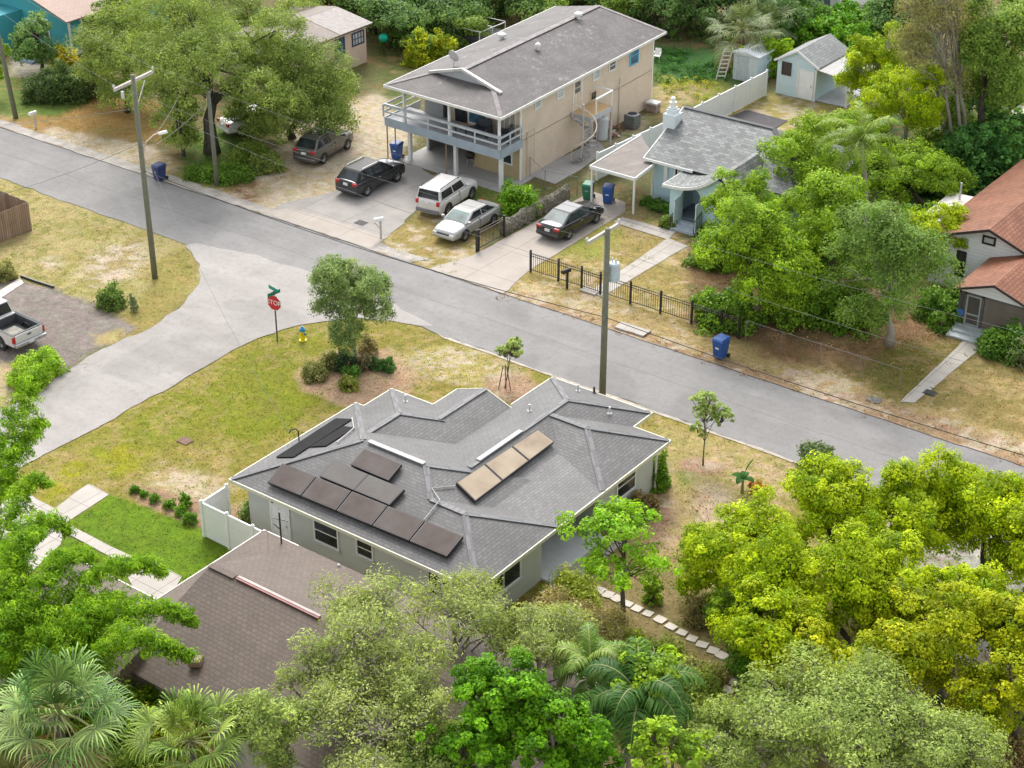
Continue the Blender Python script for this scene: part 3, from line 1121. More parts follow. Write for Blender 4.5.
M_COV_D = cover_mat('brown_absorber', (.055, .036, .03), (.075, .057, .05), (.095, .08, .072))
M_COV_G = cover_mat('grey_absorber', (.095, .082, .074), (.11, .10, .092), (.122, .114, .105))
M_COV_T = cover_mat('sky_reflection_tan', (.25, .19, .135), (.33, .26, .185), (.37, .31, .23))  # sky reflection on the right slope collectors, painted as a tan cover colour
NS = (0, -pz, 1)
pS = (2.6 + pz * 17.45, 0, pz)
S = lambda x, y: slope_pt(x, y, *pS)
collectors(H1, S(283.5, 466.5), S(464.8, 540), S(268.5, 485), S(448.5, 560), 5, NS, M_BRONZE, M_COV_D)
collectors(H1, S(334.8, 463.5), S(406, 492.8), S(321, 479.5), S(391, 508.5), 2, NS, M_BRONZE, M_COV_G)
collectors(H1, S(365.5, 452), S(403, 467.8), S(351.8, 467.8), S(389.8, 484), 1, NS, M_BRONZE, M_COV_D)
pE = (2.6 + pz * 9.4, -pz, 0)
E_ = lambda x, y: slope_pt(x, y, *pE)
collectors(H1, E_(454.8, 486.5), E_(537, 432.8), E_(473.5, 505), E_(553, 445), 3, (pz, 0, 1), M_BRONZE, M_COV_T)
pW = (2.6 + pz * 1.85, pz, 0)
W_ = lambda x, y: slope_pt(x, y, *pW)
M_MAT = plain('black_pool_heater', (.02, .02, .021), .8, var=.15, spec=.08)
collectors(H1, W_(276, 458.3), W_(336.4, 419.2), W_(293.4, 458.3), W_(352.8, 420), 1, (-pz, 0, 1), M_MAT, None, .03, 'heater_mat', .03)
collectors(H1, W_(309.8, 448), W_(343.4, 427), W_(326, 447), W_(355, 428.6), 1, (-pz, 0, 1), M_MAT, None, .03, 'heater_mat', .03)
pp = MB()
pp.tube([S(424, 522) + Vector((0, 0, .1)), S(440, 503) + Vector((0, 0, .14)), Vector((6.6, -14.3, 3.75)), E_(455, 489) + Vector((0, 0, .15))], .03, 6)
pp.build('heater_pipe', M_LIGHTPIPE, H1)
pp = MB()
pp.tube([W_(352, 419) + Vector((0, 0, .08)), W_(354, 430) + Vector((0, 0, .1)), W_(337, 444) + Vector((0, 0, .08))], .03, 6)
pp.build('heater_pipe', M_LIGHTPIPE, H1)
rv = MB()
rv.beam((2.5, yr1, zr1 + .05), (5.5, yr1, zr1 + .05), .22, .06)
M_RV = plain('grey_white_vent', (.36, .36, .355), .6)
rv.build('ridge_vent', M_RV, ROOF1)
MB().beam((6.655, -11.3, 3.64), (6.655, -8.3, 3.64), .22, .06).build('ridge_vent', M_RV, ROOF1)
for px, py, pl in [(405.5, 401.5, 'n1'), (529.5, 411, 'w3'), (578, 391, 'n3'), (594, 393, 'n3'), (609.5, 413.5, 'e3')]:
    pt = {'n1': slope_pt(px, py, 2.6 - pz * 7.42, 0, -pz), 'w3': slope_pt(px, py, 2.6 - pz * 3.91, pz, 0), 'n3': slope_pt(px, py, 2.6 - pz * 2.1, 0, -pz), 'e3': E_(px, py)}[pl]
    MB().lathe([(.11, -.1), (.11, .02), (.05, .05), (.05, .34), (.0, .35)], pt, 10).build('vent_pipe', M_LEAD if py != 393 else M_BRONZE, ROOF1)
mp = W_(299, 441)
MB().tube([mp, mp + Vector((0, 0, .5)), mp + Vector((-.08, -.06, .62)), mp + Vector((-.26, -.2, .56)), mp + Vector((-.32, -.25, .4))], .03, 8).build('service_mast', M_BRONZE, ROOF1)
SERV1 = mp + Vector((-.3, -.24, .46))

# ---------------------------------------------------------------- the brown roofed neighbour
M_ROOF2 = shingle('brown_shingle', (.105, .077, .058), (.128, .096, .074), (.064, .047, .036), row=.17, wid=.26, blotch=.2, rough=.65, spec=.4)
H2 = thing('brown_house', 'house with a brown shingle roof partly under bamboo in the near left corner', 'house', (9, -24, 0))
rf = MB()
hip(rf, 2.0, 19, -28.8, -19.4, 2.6, .36, 'x')
hip(rf, 3.9, 17.2, -28.83, -19.37, 2.64, .36, 'x', 'gable', 'gable')
hip(rf, -3.2, 4.5, -31.5, -25.0, 2.3, .3, 'x', 'hip', 'gable')
ROOF2 = rf.build('roof', M_ROOF2, H2)
cp = MB()
cap(cp, (2.05, -19.45, 2.62), (3.9, -21.3, 3.29))
cp.build('ridge_cap', plain('brown_ridge_cap', (.125, .098, .083), .9), ROOF2)
cp = MB()
cap(cp, (3.9, -24.1, 4.36), (5.2, -24.1, 4.36))
cp.build('ridge_cap', plain('brown_ridge_cap', (.125, .098, .083), .9), ROOF2)
MB().beam((5.3, -24.1, 4.38), (9.4, -24.1, 4.38), .18, .05).build('ridge_vent', plain('red_ridge_vent', (.20, .07, .06), .6, var=.3, scale=1.1), ROOF2)
MB().beam((5.32, -24.04, 4.415), (9.38, -24.04, 4.415), .11, .02).build('vent_cap', plain('pale_vent_cap', (.36, .28, .25), .6, var=.3, scale=1.1), ROOF2)
MB().prism([(2.5, -28.3), (18.5, -28.3), (18.5, -19.9), (2.5, -19.9)], 0, 2.57).build('wall', plain('beige_stucco', (.46, .42, .35), .9), H2)
MB().prism([(-2.8, -31.1), (2.4, -31.1), (2.4, -25.4), (-2.8, -25.4)], 0, 2.27).build('garage_wall', plain('beige_stucco', (.46, .42, .35), .9), H2)
fa = MB()
fascia(fa, [(1.97, -28.83), (1.97, -19.37), (19.03, -19.37)], 2.6)
fascia(fa, [(-3.23, -31.5), (-3.23, -24.97), (1.9, -24.97)], 2.3)
fa.build('gutter', plain('beige_gutter', (.6, .56, .5), .5), H2)
vb = slope_pt(196, 664, 2.64 + .36 * 28.83, 0, .36)
MB().beam(vb + Vector((-.2, -.1, .1)), vb + Vector((.22, .1, .16)), .45, .24).build('roof_vent', plain('rust_vent', (.23, .15, .11), .7), ROOF2, bevel=.03)
mb = MB()
bx, by = Q(281.5, 543, 2.75)
zt = zrow(bx, by, 512)
mb.tube([(bx, by, 2.5), (bx, by, zt)], .035, 8)
mb.tube([(bx - .35, by - .1, zt - .35), (bx + .35, by + .1, zt - .35)], .02, 6)
mb.tube([(bx - .25, by - .1, zt - .6), (bx + .05, by, zt - .85)], .02, 6)
mb.build('roof_mast', M_BRONZE, ROOF2)
for k in range(3):
    MB().lathe([(.07, 0), (.07, .12), (.03, .16)], (6.2 + 2.4 * k, -19.6, 2.68), 8).build('roof_flashing', M_LEAD, ROOF2)

# ---------------------------------------------------------------- two storey tan house
TX = lambda x, y, z: (x - .048 * (y - 18.4), y - .03 * (x + 19), z)


def inv(x, y):
    for _ in range(8):
        pass
    # x = X - .048 (Y - 18.4);  y = Y - .03 (X + 19)
    X, Y = x, y
    for _ in range(20):
        X = x + .048 * (Y - 18.4)
        Y = y + .03 * (X + 19)
    return X, Y


def tan_wall(px, py, X=-15.0):
    """house coordinates (y, z) on the long right wall"""
    lo, hi = 15.0, 45.0
    for _ in range(50):
        m = (lo + hi) / 2
        wx, wy, _z = TX(X, m, 0)
        y, z = onX(px, py, wx)
        if y > wy: lo = m
        else: hi = m
    return lo, z


M_TAN = boards('tan_block', (.63, .52, .405), (.66, .545, .425), (.57, .465, .36), .2, .4, .85, .1, bumpv=.25)
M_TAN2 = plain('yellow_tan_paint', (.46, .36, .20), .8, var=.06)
M_ROOF3 = shingle('worn_grey_shingle', (.085, .075, .073), (.11, .10, .097), (.055, .048, .047), lichen=(.24, .23, .225), row=.17, wid=.4, blotch=.34, spec=.3)
M_BAL = plain('blue_grey_paint', (.30, .355, .40), .6, var=.12, scale=1.5)
M_BALRAIL = plain('pale_blue_grey_rail', (.44, .47, .49), .6, var=.15, scale=2)
H3 = thing('tan_house', 'two storey tan house with worn grey roof and blue grey balcony over open parking', 'house', (-19.5, 28, 0))
ZE, P3 = 5.2, .285
xl, xr, yf, yb = -23.75, -14.4, 18.35, 38.2
xm = (xl + xr) / 2
zr = ZE + P3 * (xr - xl) / 2
rf = MB()
yg = yf + 2.3
zg = ZE + P3 * 2.3
ye = yb - 1.6
vs = [(xl, yf, ZE), (xr, yf, ZE), (xr, yb, ZE), (xl, yb, ZE), (xl + 2.3, yg, zg), (xr - 2.3, yg, zg), (xm, yg, zr), (xm, ye, zr)]
bt = [(x, y, ZE - .05) for x, y in ((xl, yf), (xr, yf), (xr, yb), (xl, yb))]
rf.add(vs + bt, [(0, 1, 5, 4), (1, 2, 7, 6, 5), (3, 0, 4, 6, 7), (2, 3, 7), (11, 10, 9, 8), (0, 8, 9, 1), (1, 9, 10, 2), (2, 10, 11, 3), (3, 11, 8, 0)])
ROOF3 = rf.build('roof', M_ROOF3, H3, xf=TX)
gb = MB().add([(xl + 2.35, yg + .03, zg - .01), (xr - 2.35, yg + .03, zg - .01), (xm, yg + .03, zr - .04), (xl + 2.35, yg + .3, zg - .01), (xr - 2.35, yg + .3, zg - .01), (xm, yg + .3, zr - .04)], [(0, 1, 2), (5, 4, 3), (0, 3, 4, 1), (1, 4, 5, 2), (2, 5, 3, 0)])
gb.build('gable_end', plain('grey_gable', (.36, .38, .40), .7), H3, xf=TX)
bb = MB()
bb.beam((xl + 2.0, yg - .16, zg - .02), (xm, yg - .16, zr + .05), .06, .16)
bb.beam((xr - 1.6, yg - .16, zg - .15), (xm, yg - .164, zr + .05), .06, .16)
bb.beam((xl + 2.0, yg + .0, zg + .03), (xm, yg + .0, zr + .09), .2, .03)
bb.beam((xr - 1.6, yg + .004, zg - .1), (xm, yg + .004, zr + .09), .2, .03)
bb.build('bargeboard', plain('weathered_white', (.5, .49, .47), .7, var=.2), H3, xf=TX)
fa = MB()
fascia(fa, [(xl - .03, yb, ZE), (xl - .03, yf - .03, ZE), (xr + .03, yf - .03, ZE), (xr + .03, yb + .03, ZE)], ZE, .05, .17)
fa.build('fascia', plain('worn_white_fascia', (.66, .64, .60), .6, var=.12), H3, xf=TX)
# ridge with shaken cap, pale lichen patches are in the shingles; vents
cp = MB()
cap(cp, (xm, yg, zr), (xm, ye, zr), .4)
cap(cp, (xr - 2.3, yg, zg), (xr - .05, yf + .05, ZE), .3)
cap(cp, (xl + 2.3, yg, zg), (xl + .05, yf + .05, ZE), .3)
cap(cp, (xm, ye, zr), (xr - .05, yb - .05, ZE), .3)
cp.build('ridge_cap', plain('worn_ridge_cap', (.23, .21, .205), .9, var=.25), ROOF3, xf=TX)
for px, py, rr in [(502, 39, .3), (538, 49.5, .2), (578, 18.5, .3)]:
    lo = [None]
    best = None
    for kx in np.arange(xl + .5, xr - .3, .05):      # walk over the roof to the point seen there
        for ky in np.arange(yg, yb, .25):
            z = zr - P3 * abs(kx - xm)
            q = proj(*TX(kx, ky, z))
            e = (q[0] - px) ** 2 + (q[1] - py) ** 2
            if best is None or e < best[0]:
                best = (e, kx, ky, z)
    _, kx, ky, z = best
    MB().lathe([(rr * .55, -.15), (rr * .5, .2), (rr, .22), (rr * .95, .36), (rr * .4, .46), (.0, .47)], (kx, ky, z), 14).build('roof_vent', plain('white_vent', (.62, .61, .59), .5), ROOF3, xf=TX, smooth=False)
sdm = MB()
q = (xl + 3.1, yg + 1.1, zr - P3 * (xm - xl - 3.1))
sdm.tube([q, (q[0] + .05, q[1], q[2] + .5)], .03, 6)
for i in range(7):
    r0 = .42 * i / 6
sdm.add([(q[0] + .05 + .42 * math.cos(t) * .9, q[1] - .06 - .16 * math.sin(t) , q[2] + .72 + .4 * math.sin(t)) for t in np.linspace(0, 2 * PI, 16, endpoint=False)] +
        [(q[0] + .05 + .42 * math.cos(t) * .9, q[1] - .02 - .16 * math.sin(t), q[2] + .72 + .4 * math.sin(t)) for t in np.linspace(0, 2 * PI, 16, endpoint=False)],
        [tuple(range(16)), tuple(range(16, 32))[::-1]] + [(i, 16 + i, 16 + (i + 1) % 16, (i + 1) % 16) for i in range(16)])
sdm.build('satellite_dish', plain('dish_grey', (.5, .5, .5), .5), ROOF3, xf=TX)
# walls: upper storey solid, lower storey with an open parking bay on the left front
wu = MB().prism([(xl + .9, 21.3), (-15.0, 21.3), (-15.0, 37.6), (xl + .9, 37.6)], 2.62, ZE - .04)
wu.build('upper_wall', M_TAN, H3, xf=TX)
wlw = MB().prism([(-18.75, 21.34), (-15.004, 21.34), (-15.004, 37.55), (xl + .95, 37.55), (xl + .95, 23.3), (-18.75, 23.3)], 0, 2.62)
wlw.build('lower_wall', M_TAN, H3, xf=TX)
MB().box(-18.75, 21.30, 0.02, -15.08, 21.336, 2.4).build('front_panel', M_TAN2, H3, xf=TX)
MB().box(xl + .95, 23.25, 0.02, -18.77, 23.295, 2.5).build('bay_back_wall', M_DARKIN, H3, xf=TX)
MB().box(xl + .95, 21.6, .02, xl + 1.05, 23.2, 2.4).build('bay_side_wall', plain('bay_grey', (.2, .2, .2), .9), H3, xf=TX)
# white corner trim and belt line
MB().box(-15.06, 21.26, 0, -14.98, 21.42, ZE - .06).build('corner_trim', M_WHITE, H3, xf=TX)
MB().box(-15.06, 37.5, 0, -14.975, 37.64, ZE - .06).build('corner_trim', M_WHITE, H3, xf=TX)
MB().box(-15.0, 21.45, 2.55, -14.978, 37.45, 2.6).build('belt_line', plain('belt_tan', (.36, .28, .2), .8), H3, xf=TX)
# balcony
bl = MB()
bl.box(-24.15, 18.85, 2.600, -14.85, 21.28, 2.780)
BALC = bl.build('balcony_deck', plain('deck_boards', (.36, .36, .37), .8, var=.1), H3, xf=TX)
bf = MB()
bf.box(-24.2, 18.78, 2.280, -14.8, 18.845, 2.860)
bf.box(-14.845, 18.85, 2.280, -14.78, 21.26, 2.860)
bf.box(-24.21, 18.85, 2.280, -24.152, 22.6, 2.860)
bf.build('balcony_fascia', M_BAL, BALC, xf=TX)
br_ = MB()
for z, h in ((3.740, .14), (3.300, .12)):
    br_.box(-24.15, 18.74, z - h, -14.76, 18.776, z)
    br_.box(-14.77, 18.78, z - h, -14.735, 21.24, z)
    br_.box(-24.2, 18.78, z - h, -24.16, 22.5, z)
br_.box(-24.2, 18.70, 3.745, -14.73, 18.84, 3.780)
for x in np.linspace(-24.3, -14.9, 6):
    br_.box(x - .05, 18.78, 2.870, x + .05, 18.85, 3.680)
for y in (19.9, 21.2):
    br_.box(-14.84, y - .05, 2.870, -14.775, y + .05, 3.680)
br_.build('balcony_railing', M_BALRAIL, BALC, xf=TX)
for x in (-22.6, -18.9, -14.95):
    MB().box(x - .07, 18.86, 2.78, x + .07, 19.0, ZE - .06).build('roof_post', M_WHITE, BALC, xf=TX)
for x, y in ((-22.7, 19.55), (-18.9, 19.55), (-15.2, 19.45), (-23.0, 21.9)):
    MB().box(x - .11, y - .11, 0, x + .11, y + .11, 2.28 if y < 20 else 2.6).build('carport_post', M_WHITE, H3, xf=TX)
for x, y in ((-24.2, 19.0), (-23.6, 19.1), (-19.35, 19.1)):
    MB().tube([(x, y, 0), (x + .1, y - .1, 2.4)], .045, 6).build('prop_pole', plain('rusty_pole', (.28, .2, .14), .7), H3, xf=TX)
# upper front openings, in house coordinates
NF = (0, -1, 0)
MB().box(-22.7, 21.24, 2.63, -21.2, 21.297, 4.9).build('shutter_panel', plain('grey_shutter', (.3, .31, .32), .7), H3, xf=TX)
window(H3, (-21.15, 21.3, 2.63), (1, 0, 0), 1.9, 2.1, NF, M_BRONZE, M_DKGLASS, 2, 1, .08, 'sliding_door', xf=TX)
MB().box(-20.7, 21.225, 2.7, -20.2, 21.236, 4.6).build('curtain', plain('tan_curtain', (.4, .33, .26), .9), H3, xf=TX)
window(H3, (-19.15, 21.3, 2.9), (1, 0, 0), 1.5, 1.8, NF, M_WHITE, M_BLUEGLASS, 1, 2, .08, xf=TX)
window(H3, (-16.7, 21.3, 2.63), (1, 0, 0), 1.35, 2.1, NF, M_WHITE, plain('vertical_blind', (.34, .3, .25), .8, var=.3, scale=6), 3, 1, .06, 'blind_window', xf=TX)
x0, z0 = onY(509, 168, 21.3)
window(H3, (-16.6, 21.3, .85), (1, 0, 0), 1.0, 1.4, NF, M_WHITE, M_DKGLASS, 1, 2, .1, xf=TX)
# long right wall openings
for (px, py), w_, h_, fr, pn, nyy in [((537.8, 108), .75, .75, M_WHITE, M_PALEGLASS, 1), ((560, 98), .8, .8, M_WHITE, M_PALEGLASS, 2), ((596, 79.5), .85, .8, M_WHITE, M_PALEGLASS, 1),
                                      ((612, 70.5), .9, .75, M_WHITE, M_DKGLASS, 2), ((633.7, 64.5), 1.15, 1.35, plain('bright_blue_board', (.12, .42, .62), .5), M_BLUEGLASS, 2), ((593, 100.5), .8, .7, M_TAN, M_DKGLASS, 1)]:
    y, z = tan_wall(px, py)
    window(H3, (-15.0, y - w_ / 2, z), (0, 1, 0), w_, h_, (1, 0, 0), fr, pn, 1, nyy, .09, xf=TX)
yd, zd = tan_wall(577, 110)
M_CREAMD = plain('cream_door', (.62, .54, .42), .6)
ZL = 2.72
door(H3, (-15.0, yd - .45, ZL), (0, 1, 0), .9, 2.02, (1, 0, 0), M_CREAMD, M_WHITE, 1, xf=TX)
# conduit and downspout on the long wall
cd = MB()
y1, z1 = tan_wall(619, 97)
cd.box(-15.0, y1 - .05, .05, -14.93, y1 + .05, 3.3)
cd.tube([(-14.95, y1, 2.75), (-14.95, y1 - 5.2, 2.35)], .03, 6)
cd.build('wall_pipe', plain('cream_pipe', (.58, .52, .42), .6), H3, xf=TX)
cd = MB()
cd.tube([(-14.93, 22.0, 0), (-14.93, 22.0, 3.0), (-14.8, 22.6, 3.1), (-14.8, 22.6, .8)], .035, 6)
cd.build('wall_pipe', plain('cream_pipe', (.58, .52, .42), .6), H3, xf=TX)
# landing and spiral stair
sx, sy = inv(*Q(578.7, 159.3))
LX0, LX1 = -14.98, sx + .45
ly0, ly1 = yd - .75, yd + 1.9
MB().box(LX0, ly0, ZL - .06, LX1, ly1, ZL).build('landing_deck', plain('raw_plywood', (.50, .34, .17), .8, var=.12), H3, xf=TX)
lf = MB()
lf.box(LX0, ly0 - .05, ZL - .32, LX1, ly0 - .002, ZL + .01)
lf.box(LX1 + .002, ly0 - .05, ZL - .32, LX1 + .05, ly1, ZL + .01)
for y in (ly0 + .05, ly1 - .05):
    lf.box(LX1 - .1, y - .05, 0, LX1 - .01, y + .05, ZL - .07)
lf.build('landing_frame', plain('landing_grey', (.42, .42, .43), .7), H3, xf=TX)
lr = MB()
lr.box(LX1 - .08, ly0 + .6, ZL + 1.0, LX1 + .05, ly1, ZL + 1.06)
lr.box(LX0 + .1, ly1 - .06, ZL + 1.0, LX1, ly1 + .04, ZL + 1.055)
for y in (ly0 + .65, ly1 - .1):
    lr.box(LX1 - .06, y - .04, ZL, LX1 + .02, y + .04, ZL + 1.0)
lr.build('landing_rail', M_WHITE, H3, xf=TX)
px_, py_ = LX1 - .1, ly0 - .75
MB().tube([(px_, py_, 0), (px_, py_, ZL + 1.1)], .06, 8).build('stair_pole', M_GALV, H3, xf=TX)
hr = []
NTR = 13
a0 = R(250)
for i in range(NTR):
    a = a0 + R(285) * i / (NTR - 1)
    z = .2 + (ZL - .25) * i / (NTR - 1)
    da = R(14)
    rr = .85
    pts = [(px_ + .05 * math.cos(a - .3), py_ + .05 * math.sin(a - .3)), (px_ + rr * math.cos(a - da), py_ + rr * math.sin(a - da)), (px_ + rr * math.cos(a + da), py_ + rr * math.sin(a + da)), (px_ + .05 * math.cos(a + .3), py_ + .05 * math.sin(a + .3))]
    MB().prism(pts, z - .05, z).build('stair_tread', plain('stair_steel', (.33, .32, .33), .5, .2), H3, xf=TX)
    hr.append((px_ + .9 * math.cos(a), py_ + .9 * math.sin(a), z + .95))
hm = MB().tube(hr, .04, 6)
for p in hr[::2]:
    hm.tube([(p[0], p[1], p[2] - .97), p], .018, 5)
hm.build('stair_handrail', plain('cream_rail', (.60, .54, .46), .5), H3, xf=TX)

# ---------------------------------------------------------------- pale blue cottage
M_ROOF4 = shingle('slate_mix_shingle', (.095, .102, .10), (.22, .232, .225), (.055, .06, .06), row=.2, wid=.42, blotch=.2)
M_BLUE = plain('pale_blue_stucco', (.46, .62, .66), .85, var=.04, bump=.15)
H4 = thing('blue_cottage', 'pale blue stucco cottage with a slate grey roof, white chimney and arched entrance porch', 'house', (-4, 26, 0))
rf = MB()
hip(rf, -7.45, 3.25, 23.3, 32.1, 2.7, .44, 'x', 'gable', 'hip')
# swept porch roof: flat at the left, curling up to a peak
prof = []
for i in range(15):
    t = i / 14
    prof.append((-4.7 + 3.7 * t, 2.42 + 1.42 * t ** 2.6))
prof += [(-.75, 3.84), (.5, 2.6)]
low = [(x, z - .12) for x, z in prof]
o2 = len(prof)
vs = [(x, 21.150, z) for x, z in prof] + [(x, 25.2, z + .1) for x, z in prof] + [(x, 21.150, z) for x, z in low] + [(x, 25.2, z) for x, z in low]
fs = []
for i in range(o2 - 1):
    fs += [(i, i + 1, o2 + i + 1, o2 + i), (2 * o2 + i, 3 * o2 + i, 3 * o2 + i + 1, 2 * o2 + i + 1)]
rf.add(vs, fs)
ROOF4 = rf.build('roof', M_ROOF4, H4)
fa = MB()
for i in range(o2 - 1):
    fa.beam((prof[i][0], 21.120, prof[i][1] - .09), (prof[i + 1][0] + .02, 21.120, prof[i + 1][1] - .09), .06, .17)
fa.beam((-4.72, 21.100, 2.3), (-4.72, 23.3, 2.36), .06, .2)
fascia(fa, [(-7.48, 23.27), (-4.0, 23.27)], 2.7)
for s_ in (0, 1):
    fa.beam((-7.48, 23.3 if not s_ else 32.1, 2.62), (-7.48, 27.7, 4.56), .05, .16)
fa.build('bargeboard', M_WHITE, H4)
cp = MB()
cap(cp, (-7.4, 27.7, 4.636), (-1.2, 27.7, 4.636), .3)
cp.build('ridge_cap', plain('dark_ridge_cap', (.07, .07, .075), .8), ROOF4)
cp = MB()
cap(cp, (-1.15, 27.7, 4.636), (3.2, 23.35, 2.72), .3)
cp.build('ridge_cap', plain('dark_ridge_cap', (.07, .07, .075), .8), ROOF4)
w4 = MB().prism([(-6.95, 23.75), (2.8, 23.75), (2.8, 31.7), (-6.95, 31.7)], 0, 2.66)
w4.add([(-6.95, 23.75, 2.66), (-6.95, 31.7, 2.66), (-6.95, 27.72, 4.42), (-6.85, 23.75, 2.66), (-6.85, 31.7, 2.66), (-6.85, 27.72, 4.42)], [(0, 2, 1), (3, 4, 5), (0, 3, 5, 2), (1, 2, 5, 4)])
w4.build('wall', M_BLUE, H4)
# porch box with the arch
ac, ar, zsp, zfl = -2.88, .72, 1.85, .42
arch = [(ac + ar * math.cos(t), zsp + ar * math.sin(t)) for t in np.linspace(0, PI, 13)]
outl = [(-4.35, 0), (ac - ar, 0)] + arch[::-1] + [(ac + ar, 0), (-.95, 0), (-.95, 3.3)] + [(x, z - .16) for x, z in prof[::-1] if -4.35 < x < -1.05] + [(-4.35, 2.28)]
pw = MB().prism_y(outl, 21.400, 21.650)
pw.box(-4.35, 21.650, 0, -4.15, 23.75, 2.28)
pw.box(-1.15, 21.650, 0, -.95, 23.75, 2.66)
pw.build('porch_wall', M_BLUE, H4)
at = MB()
for i in range(12):
    a, b = arch[i], arch[i + 1]
    at.beam((a[0], 21.390, a[1]), (b[0], 21.390, b[1]), .05, .09)
at.box(ac - ar - .04, 21.360, .0, ac - ar + .02, 20.699, zsp)
at.box(ac + ar - .02, 21.360, .0, ac + ar + .04, 20.699, zsp)
at.build('arch_trim', plain('pale_blue_trim', (.55, .66, .68), .7), H4)
MB().box(-4.14, 21.660, .01, -1.16, 23.74, zfl).build('porch_floor', plain('slate_blue_paint', (.17, .20, .23), .7), H4)
door(H4, (-3.5, 23.74, zfl), (1, 0, 0), .95, 2.05, (0, -1, 0), plain('dark_teal_door', (.06, .10, .115), .5), M_BLUE, 1)
st = MB()
for k in range(3):
    st.box(ac - .85, 21.340 - .3 * (k + 1), .005, ac + .85, 21.350 - .3 * k, zfl - .12 * (k + 1) + .09)
st.build('step', plain('blue_grey_steps', (.36, .41, .45), .75), H4)
for s_ in (-1, 1):
    m = MB()
    x = ac + .8 * s_
    m.tube([(x, 21.3, 1.25), (x, 20.5, .85), (x, 20.45, 0)], .025, 6)
    for k in range(5):
        m.tube([(x, 21.3 - .2 * k, .3 - .05 * k), (x, 21.3 - .2 * k, 1.25 - .1 * k)], .012, 4)
    m.build('step_rail', M_BLACK, H4)
# a small arched dark vent window beside the white pilaster, front wall
window(H4, (-5.55, 23.75, 1.5), (1, 0, 0), .35, 1.0, (0, -1, 0), M_WHITE, M_DKGLASS, 1, 1, .1)
MB().box(-6.2, 23.6, 1.2, -5.95, 23.745, 2.6).build('pilaster', M_WHITE, H4)
window(H4, (-.7, 23.75, .9), (1, 0, 0), .95, 1.5, (0, -1, 0), M_BRONZE, plain('dark_shutter', (.035, .03, .03), .7), 1, 2, .08)
window(H4, (1.2, 23.75, .9), (1, 0, 0), 1.3, 1.3, (0, -1, 0), M_WHITE, M_DKGLASS, 2, 1, .08)
# chimney
cx0, cy0 = -7.35, 26.3
ch = MB().box(cx0 - .45, cy0 - .45, 0, cx0 + .38, cy0 + .45, 4.65)
ch.box(cx0 - .32, cy0 - .32, 4.65, cx0 + .25, cy0 + .32, 4.9)
ch.box(cx0 - .26, cy0 - .24, 4.9, cx0 + .17, cy0 + .24, 5.03)
CHM = ch.build('chimney', plain('white_chimney', (.64, .70, .72), .8, var=.05), H4)
MB().lathe([(.2, 0), (.17, .25), (.23, .28), (.23, .34), (.13, .36), (.12, .56), (.16, .58), (.08, .66), (0, .67)], (cx0 - .05, cy0, 5.03), 12).build('chimney_pot', M_WHITE, CHM)
# address digits over the arch
text_mesh('4428', .27, 'house_number', M_BLACK, H4, Matrix.Translation((-1.62, 21.39, 2.0)) @ Matrix.Rotation(R(90), 4, 'X') @ Matrix.Rotation(R(-8), 4, 'Z'))
text_o = None

# carport in front of the white fence
H5 = thing('carport', 'flat roofed open carport with thin white posts between tan house and blue cottage', 'carport', (-8, 22.5, 0))
M_CPR = boards('carport_sheet', (.145, .122, .107), (.175, .148, .13), (.105, .088, .077), .3, 6.0, .7, .3, True)
c0, c1, c2, c3 = Q(590, 166, 2.35), Q(635, 178.5, 2.35), Q(657, 161.5, 2.45), Q(641, 135, 2.45)
MB().add([(c0[0], c0[1], 2.35), (c1[0], c1[1], 2.35), (c2[0], c2[1], 2.45), (c3[0], c3[1], 2.45), (c0[0], c0[1], 2.23), (c1[0], c1[1], 2.23), (c2[0], c2[1], 2.33), (c3[0], c3[1], 2.33)],
         [(0, 1, 2, 3), (7, 6, 5, 4), (0, 4, 5, 1), (1, 5, 6, 2), (2, 6, 7, 3), (3, 7, 4, 0)]).build('roof', M_CPR, H5)
fa = MB()
for a, b in ((c0, c1), (c1, c2), (c3, c0)):
    za, zb_ = (2.29, 2.29) if a in (c0, c1) and b in (c0, c1) else (2.29, 2.39) if a is c1 else (2.39, 2.29)
    fa.beam((a[0], a[1], za), (b[0], b[1], zb_), .06, .2)
fa.build('fascia', M_WHITE, H5)
for x, y in ((c1[0] - .1, c1[1] + .1), (c0[0] + .1, c0[1] + .1), (c2[0] - .15, c2[1] - .2), (c3[0] + .1, c3[1] - .2)):
    MB().box(x - .05, y - .05, 0, x + .05, y + .05, 2.24).build('post', M_WHITE, H5)

# ---------------------------------------------------------------- garden shed with lean-to
M_ROOF5 = shingle('grey_green_shingle', (.17, .18, .175), (.24, .25, .24), (.09, .095, .09), row=.2, wid=.4, blotch=.15)
M_SHED = boards('shed_siding', (.54, .68, .73), (.56, .70, .75), (.44, .57, .61), .18, 8, .7, .06)
H6 = thing('garden_shed', 'pale blue garden shed with a grey shingle gable roof and white lean-to canopy', 'shed', (-8.7, 47, 0))
sx0, sx1, sy0, sy1 = -10.25, -7.2, 44.85, 49.4
rf = gable(MB(), sx0 - .2, sx1 + .2, sy0 - .15, sy1 + .15, 2.45, .55, 'y')
rf.build('roof', M_ROOF5, H6)
sm = (sx0 + sx1) / 2
w6 = MB().prism_y([(sx0, 0), (sx1, 0), (sx1, 2.44), (sm, 3.25), (sx0, 2.44)], sy0, sy1)
w6.build('wall', M_SHED, H6)
fa = MB()
for s_ in (-1, 1):
    fa.beam((sm, sy0 - .17, 3.37), (sm + s_ * 1.75, sy0 - .17, 2.4), .05, .14)
fa.box(sx1 - .1, sy0 - .03, 0, sx1 + .02, sy0 - .002, 2.35)
fa.box(sm + .05, sy0 - .03, 0, sm + .13, sy0 - .002, 2.6)
fa.build('trim', M_WHITE, H6)
